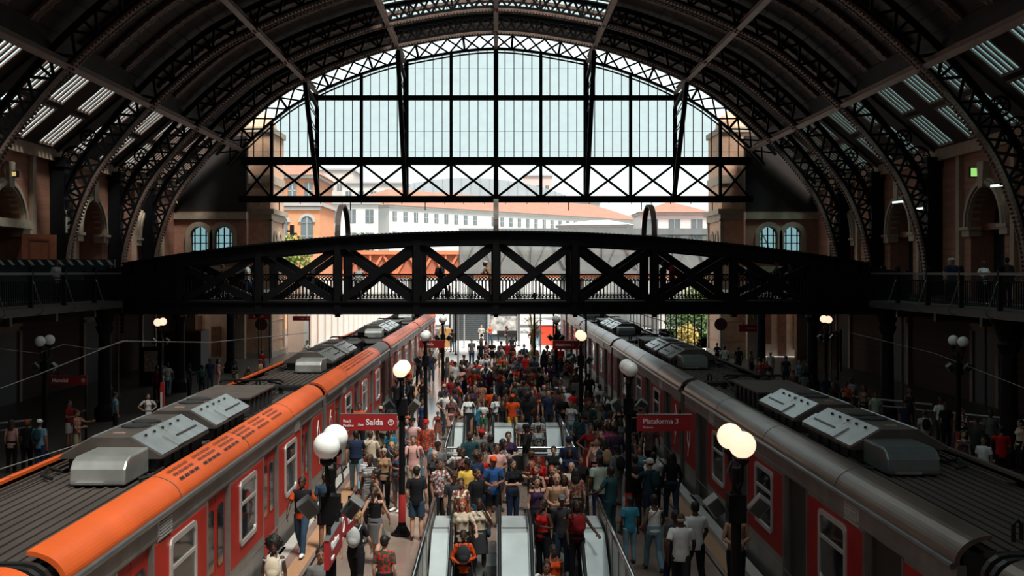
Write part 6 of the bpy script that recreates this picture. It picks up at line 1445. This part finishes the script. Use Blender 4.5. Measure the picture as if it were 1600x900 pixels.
# listed people: head-top pixel x y | height | sex | top colour[:pattern] | bottom colour | hair colour | face | pose | accessory colour | skin | place
EL = math.tan(math.radians(28))
def solve_escalator(py, h, W):
    tp = W[3] - 1.2; lo, hi = W[2] - 3, tp
    for _ in range(40):
        m = (lo + hi) / 2; z = -(tp - m) * EL + h; yy = 425 + F * (EYE - z) / m
        if yy > py: lo = m
        else: hi = m
    return (lo + hi) / 2, -(tp - (lo + hi) / 2) * EL
LIST = '''
472 745 1.72 m tee orange trousers denim short black c walk vest black d|stepping off the orange-roofed train
428 842 1.66 f tank white skirt teal afro black c stand frontpack cream d|in front of the first lamp post
501 856 1.68 m tee grey shorts charcoal short black c stand - - m|below the angled sign
509 737 1.74 m tee denim shorts black short brown a stand - - m|behind the first lamp post
572 706 1.64 f tee:striped white trousers black short black cr phone handbag red m|beyond the first lamp post
586 760 1.66 f tank black skirt grey pony brown a walk handbag black l|near the well
556 798 1.66 f tee black trousers black curly blond a walk backpack palegrey l|beside the Luz sign
601 836 1.62 f tee:floral red trousers black short black a stand - - l|at the near left of the well
612 690 1.62 f longsleeve black trousers black short blond c walk handbag cream l|by the exit sign lamp
651 728 1.72 m tee black shorts denim short black a stand - - l|beside the near well rail
646 680 1.76 m tee palepink trousers cream short brown c walk backpack black l|behind the exit lamp
686 717 1.72 m tee:floral palegrey trousers black short black cr rail - - m|at the well rail end
679 704 1.62 f tee charcoal trousers black short greyhair c stand - - l|beside the well rail
556 672 1.76 m tee black trousers lightdenim short black a walk vest navy m|under the exit sign
579 673 1.68 m tee cream shorts charcoal short brown a walk handbag black l|under the exit sign
684 690 1.70 m tee grey trousers black cap black c stand - - m|beside the well rail
562 629 1.76 m tee orange trousers black short black c stand - - m|behind the exit sign
620 592 1.74 m tee black trousers navy short black a stand - - d|by the train door
642 592 1.72 m tee black trousers charcoal short black ar stand backpack black m|by the train door
661 590 1.70 m tank black trousers denim short black cl hips - - m|near the exit lamp
659 625 1.62 f tank blue skirt purple bun black c stand - - l|near the exit lamp
636 652 1.62 f tee lightblue trousers denim long black c stand - - l|behind the exit lamp
612 641 1.66 m tee lightblue trousers grey short black cl phone - - m|behind the exit sign
610 668 1.60 f tee cyan trousers charcoal pony brown a stand handbag tan l|behind the exit sign
600 700 1.58 f tee tan trousers black short greyhair c stand carrybag red m|by the exit lamp
674 549 1.74 m tee navy trousers denim short black c stand - - m|alone in the bright platform lane
689 535 1.70 f tank black trousers tan long brown c walk handbag tan l|by the third lamp post
684 643 1.08 f dress:floral red - - short brown c walk - - m|beside the far well rail
639 570 1.68 f tank orange trousers charcoal long brown cl stand - - l|by the third train door
665 537 1.7 m tee tan trousers khaki short brown c walk - - m|behind the third lamp
655 556 1.7 m tee charcoal trousers black short black a walk backpack black m|near the third lamp
731 509 1.72 m tee red shorts navy short black c sit - - m|by the grey booth
752 507 1.78 m tee palegreen shorts white short brown c hands - - l|at the far platform end
766 507 1.74 f tank orange trousers denim short brown c raise - - l|at the far platform end
737 529 1.78 m tee grey trousers navy short brown c stand - - l|at the back of the crowd
751 533 1.72 m tee black trousers black short black c stand - - d|at the back of the crowd
760 532 1.68 f tee:floral palepink shorts navy long black cr stand - - m|at the back of the crowd
769 532 1.70 m tee black shorts black short brown c hands - - l|at the back of the crowd
783 533 1.76 m tee charcoal shorts cream cap black c stand - - d|behind the barrier post
792 533 1.72 m tee red trousers grey short brown c stand - - l|behind the barrier post
801 538 1.62 f tee black shorts white long brown a stand - - m|beside the white tray
819 538 1.70 m tee denim trousers lightblue short brown c stand backpack white m|near the palm
812 547 1.62 f tee tan trousers lightblue long blond a stand - - l|near the palm
822 553 1.72 m tee red trousers charcoal short black a stand - - m|in front of the palm
835 556 1.76 m tee navy trousers lightdenim short black a stand - - d|in front of the palm
699 557 1.62 f tank grey skirt charcoal long brown a stand - - m|at the crowd edge past the footbridge
706 562 1.64 f tank palepink trousers grey long redhair al stand - - l|at the crowd edge past the footbridge
711 565 1.68 m tee palegrey shorts khaki cap black cr stand - - m|at the crowd edge past the footbridge
725 554 1.74 m tee black trousers charcoal cap darkred c stand - - m|in the crowd under the footbridge
731 566 1.68 m tee:floral black shorts red short black c stand - - m|in the crowd under the footbridge
746 562 1.78 m tee red trousers black short black a stand - - d|in the crowd under the footbridge
759 566 1.70 f tee white trousers khaki short black a hips - - d|in the crowd under the footbridge
756 553 1.72 m tank tan shorts red short brown cr raise - - l|in the crowd under the footbridge
787 564 1.72 m tee green trousers darkgreen short black ar stand backpack green d|in the crowd
850 546 1.72 f longsleeve black trousers black long black a stand - - m|beside the thin post
866 538 1.70 f tee palepink skirt navy long redhair c stand handbag red l|past the metal-side lamp
876 541 1.74 m tee navy trousers black short brown c stand vest red m|past the metal-side lamp
892 545 1.76 m tee darkgreen shorts darkgreen short black c walk - - m|by the grey train side
885 573 1.66 f tank green shorts black short black cl hips - - m|beside the lit lamp
849 576 1.60 f tee palepink skirt lightblue short brown c hands handbag cream l|in the crowd near the lamp
860 566 1.64 f tee purple trousers black afro black c stand - - d|in the crowd near the lamp
815 575 1.62 f tee palegrey trousers grey short blond cl stand - - l|in the crowd centre
822 574 1.66 m tank tan trousers khaki short brown cl stand backpack red m|in the crowd centre
706 587 1.80 m longsleeve darkred trousers black short black a stand - - d|in the crowd near the far well
875 593 1.76 m tee white trousers navy short black c stand - - m|behind the far well lane
902 588 1.74 m tee grey trousers denim short black a stand - - d|beside the lit lamp
920 583 1.78 m tee black trousers black short black a walk backpack black d|next to the grey train
937 600 1.72 m tee palegrey shorts charcoal short black a walk - - d|next to the grey train
895 607 1.82 m tee red trousers teal short black al walk carrybag darkgreen d|behind the far well rail
935 616 1.66 f tank khaki skirt khaki short black c walk handbag palepink d|near the metal-side train doors
919 610 1.68 f tank darkred trousers black long black c walk - - d|near the metal-side train doors
875 602 1.66 f blazer black trousers black long black c stand - - l|behind the far well lane
857 611 1.70 m tee navy trousers charcoal short blond c stand - - l|behind the far well lane
850 601 1.72 m tee grey trousers black bald black c stand - - l|in the crowd by the far well
843 603 1.68 f tee darkred shorts black short redhair c hands - - l|in the crowd by the far well
832 608 1.72 m tee orange trousers black short brown c stand vest charcoal l|in the crowd by the far well
864 627 1.60 f tee palegrey trousers lightblue short brown c rail - - m|at the far well rail
878 615 1.74 m longsleeve black trousers denim short brown c hands - - m|at the far well rail
801 616 1.76 m tee orange trousers yellow cap orange c rail - - d|at the top of the far escalator
807 631 1.20 m tee blue shorts denim short brown cl hands - - m|at the top of the far escalator
786 626 1.5 f tee black trousers black short brown c stand - - m|between the far escalator lanes
774 616 1.66 f tee white skirt black long black cr stand backpack black d|on the deck of the far well
768 605 1.72 m tee orange shorts black short black a stand - - d|on the far landing
827 627 1.84 m tee black trousers navy afro black a stand - - d|in the crowd by the far well
732 616 1.68 f blazer white longdress black long black c walk - - m|at the head of the far well
745 632 1.18 m tee cyan shorts denim short black c walk - - m|holding close at the far well
755 628 1.22 m tee white shorts green short black c hands - - m|on the far landing
705 618 1.66 f tee:floral charcoal shorts palepink short brown c rail handbag darkred l|at the far well rail
932 683 1.66 f tank palepink trousers black short black c walk - - l|crossing toward the near well
951 660 1.66 f tank pink trousers denim long black c phone handbag palegrey d|between the lamps
954 642 1.64 f tee:floral cream shorts black short black c stand - - d|between the lamps
967 633 1.68 f tank black trousers charcoal long brown c walk carrybag green l|between the lamps
961 622 1.70 m tee palegrey trousers black short black a walk - - d|near the metal-side train doors
992 625 1.72 m tank black trousers black short black cl hands - - m|behind the second metal-side lamp
1007 635 1.70 m tee:floral navy trousers black short black c stand - - m|at the train door behind the platform sign
1016 656 1.74 m tee:floral teal trousers black short black a walk - - m|below the platform sign
907 712 1.68 f tee black trousers charcoal short black c walk - - m|at the near landing corner
937 711 1.76 m tee palegreen trousers navy short black a stand - - d|at the metal-side well rail
954 728 1.70 m tee teal trousers teal short black al rail - - d|leaning on the metal-side well rail
992 711 1.74 m tee black trousers charcoal short black a stand backpack black m|beside the second metal-side lamp
999 696 1.66 f tee lightblue skirt grey bun black c phone - - m|beside the second metal-side lamp
1021 706 1.74 m tee white trousers black short black a walk - - d|nearing the platform sign
1015 716 1.74 m tee teal trousers navy cap white al reach backpack teal l|nearing the platform sign
1042 706 1.76 f longsleeve black trousers denim long black a walk handbag purple d|beside the metal-side train gap
984 775 1.44 m tee cyan trousers lightdenim short black a stand - - d|behind the white tank top walker
1022 772 1.62 f tank white trousers lightdenim short black a walk handbag darkred d|beside the child in cyan
1064 801 1.70 m tee white trousers charcoal bald greyhair a walk - - d|next to the lit metal-side lamp
1055 797 1.66 m tee charcoal trousers navy short black a walk - - d|hidden behind the bald walker
1086 783 1.76 m tee white trousers black short black a walk - - d|next to the lit metal-side lamp
1150 792 1.74 m tank tan trousers black short brown c hands - - l|behind the lit metal-side lamp
755 691 1.60 m tank tan trousers charcoal short black c stand - - d|at the red barrier
751 706 1.66 f tee red trousers black short black c stand - - m|at the red barrier
771 713 1.74 m tee blue shorts black cap orange c hands backpack charcoal m|on the near landing
731 717 1.70 m tee yellow trousers charcoal cap black c hands - - m|on the near landing
745 731 1.74 m longsleeve black trousers denim short black cr phone - - m|on the near landing
710 737 1.66 m tee charcoal trousers charcoal cap brown c stand - - m|on the near landing
720 747 1.62 f tee:floral cream trousers black short black c stand - - m|on the near landing
801 717 1.70 f tee black trousers navy long black cr reach - - l|on the near landing
839 725 1.66 f tank black trousers black short brown cl phone - - l|on the near landing
842 711 1.62 f tee red trousers black short brown c stand - - m|behind the near landing crowd
865 697 1.64 f tee white trousers black short black c rail vest black l|at the red barrier
890 701 1.66 f tee navy trousers black long black c stand - - d|at the red barrier
893 722 1.66 m tee cream trousers khaki bald greyhair c stand - - l|on the near landing
870 727 1.72 m tee black trousers charcoal short black cl stand - - l|on the near landing
855 728 1.60 f tank darkred trousers black short redhair c stand - - l|on the near landing
881 742 1.62 f tank palepink trousers black long black c stand - - d|on the near landing
900 731 1.68 f tee:floral tan trousers black long black a stand - - l|on the near landing
840 750 1.66 f tank purple trousers black short black c stand - - l|at the head of the near escalator
851 745 1.74 m tank tan trousers black bald black c hands - - l|at the head of the near escalator
'''
EPEOPLE = '''
718 762 1.66 f tee cream trousers black long redhair c rail - - l N|on the near escalator
721 783 1.64 f tee cream skirt charcoal short black c call handbag teal d N|on the near escalator
724 823 1.62 f longsleeve orange trousers black short black c hands frontpack charcoal d N|on the near escalator
845 780 1.66 f tank red trousers black short black cl phone - - d N|on the near escalator, metal side lane
853 770 1.72 m tee charcoal trousers denim cap grey c phone backpack black m N|on the near escalator, metal side lane
896 763 1.70 f tank darkred trousers black long black c rail frontpack darkred d N|on the near escalator, metal side lane
845 858 1.62 f tank palepink trousers black short black c stand - - m N|lowest on the near escalator, metal side lane
865 845 1.64 f tank orange trousers black short black c stand - - d N|low on the near escalator
820 662 1.64 f tank black trousers black short black c stand - - l F|on the far escalator
810 646 1.70 m tee:striped purple trousers grey short brown c hands - - m F|on the far escalator
852 643 1.70 m tee:striped white trousers lightblue short black c hands backpack black m F|on the far escalator
858 664 1.62 f tee:striped teal trousers teal short black c stand - - d F|on the far escalator
815 690 1.6 m tee palegrey trousers black short black c stand - - m F|deep on the far escalator
866 690 1.6 m tee charcoal trousers black short black c stand - - l F|deep on the far escalator
'''
SIDE = '''
245 572 1.72 m tee darkred trousers black short black c stand - - d|on the orange train side platform
180 612 1.70 m tee lightblue trousers black short black ar stand - - m|beside a column of the orange train side platform
168 590 1.68 f tee:striped palegrey trousers black short black c stand - - d|beside a column of the orange train side platform
120 640 1.68 m tee:floral tan shorts khaki short black r reach - - m|on the dark platform behind the orange-roofed train
108 625 1.70 m tee darkred shorts palegrey short black r reach - - m|on the dark platform behind the orange-roofed train
62 655 1.68 m tee lightblue trousers navy cap white a stand backpack teal m|at the dark platform edge
42 655 1.66 f tee black trousers black short redhair a stand - - d|at the dark platform edge
18 655 1.66 f tee palepink trousers black long brown a stand - - l|at the dark platform edge
296 568 1.70 m tee black trousers black cap navy r phone - - d|waiting by the orange-roofed train
316 570 1.68 m tee teal trousers charcoal short black a stand backpack darkgreen d|waiting by the orange-roofed train
328 560 1.70 m tee navy trousers denim short black c stand - - d|waiting by the orange-roofed train
341 560 1.66 f tank palepink trousers palepink long black r phone - - l|waiting by the orange-roofed train
252 563 1.72 m tee lightblue trousers white short black c walk - - m|far inside the orange train side hall
262 567 1.66 f tee white trousers lightblue short black a walk - - m|far inside the orange train side hall
1132 540 1.74 m tee white shorts charcoal short black c stand backpack palegreen d|beyond the metal-roofed train
1154 541 1.70 m tee charcoal trousers black cap grey c stand - - d|beyond the metal-roofed train
1174 548 1.66 f tank tan trousers black short black cr stand - - d|beyond the metal-roofed train
1194 560 1.64 m tee red trousers black short black c stand - - m|beyond the metal-roofed train
1204 549 1.72 m tee white trousers grey cap white c stand - - m|beyond the metal-roofed train
1228 556 1.72 m tee teal trousers navy cap cyan c stand - - d|beyond the metal-roofed train
1250 562 1.7 f tee lightblue trousers navy short black cl stand - - l|by the lit noticeboards
1262 568 1.68 f tee charcoal trousers black long black c stand - - m|by the lit noticeboards
1240 578 1.6 m tee tan trousers black short brown c stand - - m|behind the roof units of the metal train
1256 580 1.66 m tee palegreen trousers black short black a stand - - m|behind the roof units of the metal train
1322 596 1.7 f tee orange trousers black short black c stand - - d|behind the roof units of the metal train
1331 590 1.7 m tee palegrey trousers black short black c stand - - d|behind the roof units of the metal train
1350 602 1.66 f tank tan trousers black long black cl walk - - m|by the side platform hand rail
1368 612 1.66 m tee palegreen trousers black short black c stand backpack lime m|by the side platform hand rail
1421 606 1.70 f tank charcoal trousers black short brown c stand - - m|by the second column of the metal side
1415 625 1.64 m tee navy trousers black cap black c stand - - m|by the second column of the metal side
1445 640 1.66 m tee palegrey trousers black short brown a stand backpack black m|by the second column of the metal side
1470 620 1.76 m tee white trousers charcoal short black c stand - - d|near the unlit globe lamp
1478 628 1.7 m tee black trousers black short black c stand - - d|near the unlit globe lamp
1500 634 1.66 f tank tan trousers black short black c stand - - m|near the unlit globe lamp
1515 640 1.66 f tee:floral white trousers black short black c stand - - m|near the unlit globe lamp
1505 672 1.62 f tank:floral navy skirt black long black c stand - - l|at the dark end of the metal side platform
1525 655 1.7 m tee charcoal trousers black short black cl stand - - m|at the dark end of the metal side platform
1548 640 1.72 m tee grey trousers black short black c stand - - d|at the dark end of the metal side platform
1565 665 1.76 m tee red trousers black short black a reach - - m|at the dark end of the metal side platform
1577 640 1.7 m tee blue trousers black cap navy c stand - - m|at the dark end of the metal side platform
1594 655 1.66 f tank cream trousers black short black l stand - - l|at the dark end of the metal side platform
1537 682 1.62 m tee white trousers black short black cl stand - - m|at the dark end of the metal side platform
1290 585 1.68 m tee navy trousers black short black c stand - - d|under the glowing globe lamp
1305 590 1.66 f tee charcoal trousers black short black c stand - - m|under the glowing globe lamp
'''
def run_list(text, mode):
    for ln in text.strip().splitlines():
        a, place = ln.split('|'); t = a.split()
        px, py, h = float(t[0]), float(t[1]), float(t[2]); fem = t[3] == 'f'
        top, col = t[4].split(':')[0], t[5]; pat = t[4].split(':')[1] if ':' in t[4] else None
        bot, bcol, hair, hcol, face, pose, acc, acol, sk = t[6:15]
        if bot == '-': bot = None
        if bot == 'longdress': top2 = 'longdress'; bot = None; lay = True
        else: lay = False
        if acc == '-': acc = None
        sg = h
        if pose == 'sit': sg = h - 0.42
        if mode == 'esc':
            W = W1 if t[15] == 'N' else W2
            Y, z = solve_escalator(py, h, W)
        else: Y = F * (EYE - sg) / (py - 425); z = 0.0
        X = (px - 775) * Y / F
        if mode == 'esc':
            L = ((W1[0] + 0.92, W1[1] - 1.02) if W is W1 else (W2[0] + 0.85, W2[1] - 1.07)); c = min(L, key=lambda q: abs(q - X)); X = c + max(-0.27, min(0.27, X - c)); Yt = W[3] - 1.2
            k = math.ceil((Yt - Y) / 0.4 - 1e-6); z = -k * 0.4 * EL; Y = Yt - (k - 0.5) * 0.4
        child = h < 1.45
        ft = top
        if mode != 'esc' :
            for W in (W1, W2):
                if W[0] - 0.3 < X < W[1] + 0.3 and W[2] - 0.3 < Y < W[3] - 0.05:
                    if W[0] + 0.5 < X < W[1] - 0.5: Y = W[3] + 0.1
                    else: X = W[0] - 0.42 if X < (W[0] + W[1]) / 2 else W[1] + 0.42
        for _ in range(12):
            bad = [(a_, b_) for a_, b_ in PEOPLE if (a_ - X) ** 2 + (b_ - Y) ** 2 < 0.40 ** 2]
            if not bad: break
            ax, ay = bad[0]; d = V((X - ax, Y - ay, 0)); d = d.normalized() if d.length > 0.01 else V((1, 0, 0)); X += d.x * 0.12; Y += d.y * 0.2 + 0.03
        for (lx, ly, *_r) in LAMPS:
            if (lx - X) ** 2 + (ly - Y) ** 2 < 0.5 ** 2: Y = ly + 0.55
        lab = describe(fem, top if not lay else 'longdress', col if not lay else 'black', bot, bcol, hair, hcol, pose, acc, acol, place, pat, child)
        rz = FACE[face] + random.uniform(-0.25, 0.25)
        if not fit16(lab): lab = describe(fem, top, col, None, bcol, 'short', 'black', pose, acc, acol, place, pat, child)
        if not fit16(lab): lab = describe(fem, top, col, None, bcol, 'short', 'black', pose, None, acol, place, pat, child)
        if not fit16(lab): lab = lab.replace(POSEN[pose] + ' ', '')
        kk = key_of(lab)
        if kk in USED: lab = lab.replace(place, 'in ' + ('%s %s ' % (cname(bcol), bot) if bot else '') + place); kk = key_of(lab)
        USED[kk] = 1
        b = person(X, Y, z, h, fem, top, col, bot, bcol, hair, hcol, rz, pose, acc, acol, sk, lab, None, pat, child)
        if lay:
            o = bpy.data.objects.new('dress', clothmesh('longdress', pose, fem)); COL.objects.link(o); o.parent = b; setm(o, cloth('black')); o.scale = (0.97, 0.97, 0.99)
run_list(LIST, 'floor'); run_list(EPEOPLE, 'esc'); run_list(SIDE, 'floor')
# ---- the rest of the crowd: darker clothes, free spots among the listed people
rnd = random.Random(5)
def spot(x0, x1, y0, y1):
    for _ in range(60):
        X, Y = rnd.uniform(x0, x1), rnd.uniform(y0, y1)
        if any(W[0] - 0.35 < X < W[1] + 0.35 and W[2] - 0.4 < Y < W[3] + 0.2 for W in (W1, W2)): continue
        if any((a - X) ** 2 + (b - Y) ** 2 < 0.52 ** 2 for a, b in PEOPLE): continue
        if any((l[0] - X) ** 2 + (l[1] - Y) ** 2 < 0.5 ** 2 for l in LAMPS): continue
        return X, Y
    return None
ZONES = [(-2.2, 3.2, 43.5, 52, 34, 'in the packed crowd past the far well'), (-2.0, 3.8, 52, 62, 30, 'in the packed crowd under the footbridge'), (-1.5, 3.6, 62, 72, 12, 'at the loose back of the crowd'),
         (2.7, 4.4, 30, 43, 14, 'between the far well and the grey train'), (-1.2, 2.2, 26.9, 33.7, 12, 'on the packed near landing'), (-4.0, -1.9, 26, 40, 8, 'in the lane by the orange-roofed train'),
         (9.6, 14.5, 40, 78, 26, 'on the shaded platform past the metal-roofed train'), (-14.5, -9.6, 42, 76, 8, 'on the shaded platform past the orange-roofed train'), (-3.6, 4.4, 80, 100, 8, 'out on the sunlit platform end')]
TC = ['black', 'black', 'black', 'charcoal', 'charcoal', 'navy', 'navy', 'grey', 'darkred', 'teal', 'white', 'red', 'purple', 'darkgreen', 'palegrey', 'blue', 'palepink', 'tan', 'brown', 'denim', 'orange']
BC = ['black', 'charcoal', 'denim', 'navy', 'khaki', 'grey', 'lightdenim']
for (x0, x1, y0, y1, n, place) in ZONES:
    made = 0; tries = 0
    while made < n and tries < 300:
        tries += 1; s = spot(x0, x1, y0, y1)
        if not s: continue
        fem = rnd.random() < 0.45; top = rnd.choice(['tee', 'tee', 'tee', 'longsleeve', 'tank', 'blazer'] if not fem else ['tee', 'tank', 'tee', 'dress']); bot = None if top == 'dress' else rnd.choice(['trousers', 'trousers', 'shorts'])
        tcol, bcol = rnd.choice(TC), rnd.choice(BC); hair = rnd.choice(['long', 'pony', 'bun', 'curly', 'short'] if fem else ['short', 'short', 'short', 'cap', 'bald']); hcol = rnd.choice(['black', 'black', 'black', 'brown']) if hair != 'cap' else rnd.choice(['black', 'navy', 'red', 'white'])
        pose = rnd.choice(['stand', 'stand', 'hands', 'walk', 'phone', 'hips']); acc = rnd.choice([None, None, 'backpack', 'handbag']); acol = rnd.choice(['black', 'grey', 'red', 'navy', 'tan'])
        pat = rnd.choice([None, None, None, None, None, 'striped', 'floral'])
        lab = describe(fem, top, tcol, bot, bcol, hair, hcol, pose, acc, acol, place, pat)
        if not fit16(lab): lab = describe(fem, top, tcol, bot, bcol, 'short', 'black', pose, acc, acol, place, pat)
        if not fit16(lab): lab = lab.replace(POSEN[pose] + ' ', '')
        if not fit16(lab) or key_of(lab) in USED: continue
        USED[key_of(lab)] = 1
        face = rnd.choice([0, 0, 0.5, -0.5, PI, PI + 0.5, 1.5, -1.5]) + rnd.uniform(-0.3, 0.3)
        person(s[0], s[1], 0, rnd.uniform(1.58, 1.8), fem, top, tcol, bot, bcol, hair, hcol, face, pose, acc, acol, rnd.choice('ddmml'), lab, None, pat); made += 1
# ---- people on the footbridge and galleries: x pixel, depth, z, ...
for (px, Y, z, h, fem, top, tcol, bot, bcol, hair, hcol, rz, pose, acc, acol, sk, lab) in (
    (768, 50.6, 4.95, 1.78, 0, 'tee', 'tan', 'trousers', 'brown', 'cap', 'white', -2.0, 'lean', None, '', 'm', 'Person in tan shirt and white cap leaning at the centre of the footbridge'),
    (690, 50.0, 4.95, 1.74, 0, 'tee', 'navy', 'trousers', 'black', 'short', 'black', 1.6, 'walk', 'backpack', 'black', 'd', 'Person in navy with a backpack crossing the footbridge'),
    (560, 50.9, 4.95, 1.60, 0, 'tee', 'palegrey', 'trousers', 'charcoal', 'short', 'greyhair', PI, 'lean', None, '', 'm', 'Person in pale grey shirt leaning on the rail beside a footbridge hoop'),
    (488, 50.2, 4.95, 1.66, 0, 'tee', 'charcoal', 'shorts', 'charcoal', 'short', 'black', -1.5, 'hands', None, '', 'd', 'Person in charcoal standing behind the footbridge lattice on the orange train side'),
    (387, 50.5, 4.95, 1.72, 0, 'tee', 'white', 'trousers', 'navy', 'bald', 'greyhair', 1.6, 'walk', None, '', 'l', 'Grey-haired person in white near the end of the footbridge lattice'),
    (348, 50.5, 4.95, 1.60, 1, 'tee', 'charcoal', 'trousers', 'black', 'short', 'brown', 1.6, 'walk', None, '', 'm', 'Person in charcoal walking last toward the footbridge end plate'),
    (1020, 50.4, 4.95, 1.76, 0, 'tee', 'lime', 'trousers', 'black', 'cap', 'black', 1.2, 'stand', 'vest', 'lime', 'd', 'Person in a lime green safety vest on the footbridge'),
    (1036, 50.8, 4.95, 1.74, 0, 'tee', 'black', 'trousers', 'black', 'short', 'black', -1.2, 'hands', None, '', 'd', 'Person in black facing the safety vest wearer on the footbridge'),
    (1050, 50.3, 4.95, 1.76, 0, 'tee', 'red', 'trousers', 'denim', 'short', 'black', 1.3, 'stand', None, '', 'd', 'Person in a red shirt on the footbridge next to the safety vest wearer'),
    (1176, 50.6, 4.95, 1.70, 0, 'tee', 'navy', 'trousers', 'navy', 'short', 'black', 3.0, 'hips', None, '', 'd', 'Person in dark blue standing behind the footbridge lattice, metal train side'),
    (1214, 50.4, 4.95, 1.72, 0, 'tee', 'charcoal', 'trousers', 'black', 'short', 'brown', 1.6, 'walk', None, '', 'm', 'Person in charcoal walking near the metal-side end of the footbridge'),
    (1236, 50.8, 4.95, 1.72, 0, 'longsleeve', 'black', 'trousers', 'black', 'short', 'black', -1.6, 'call', None, '', 'd', 'Person in black on the phone at the metal-side end of the footbridge'),
    (88, 44.0, 5.0, 1.66, 1, 'tee', 'palegrey', 'trousers', 'black', 'short', 'black', 0.8, 'stand', None, '', 'd', 'Person in pale shirt at the gallery rail before the striped hoarding'),
    (1488, 44.0, 5.0, 1.74, 0, 'tee', 'navy', 'trousers', 'black', 'cap', 'palegrey', 0, 'stand', 'backpack', 'black', 'm', 'Person in pale cap at the metal-side gallery rail'),
    (1484, 45.5, 5.0, 1.76, 0, 'tee', 'charcoal', 'trousers', 'black', 'bald', 'greyhair', 0, 'stand', None, '', 'l', 'Grey-haired person behind the pale cap at the metal-side gallery rail'),
    (1537, 41.5, 5.0, 1.60, 1, 'tee', 'white', 'trousers', 'black', 'bun', 'black', 0, 'hands', None, '', 'd', 'Person in white top leaning on the gallery rail by the dark arch'),
    (1573, 40.0, 5.0, 1.72, 0, 'longsleeve', 'black', 'trousers', 'black', 'short', 'black', PI, 'stand', 'backpack', 'charcoal', 'm', 'Person in black with a strap on the gallery past the dark arch')):
    X = (px - 775) * Y / F
    person(X, Y, z, h, bool(fem), top, tcol, bot, bcol, hair, hcol, rz, pose, acc, acol or 'black', sk, lab)
# stroller-like tray stand in the crowd
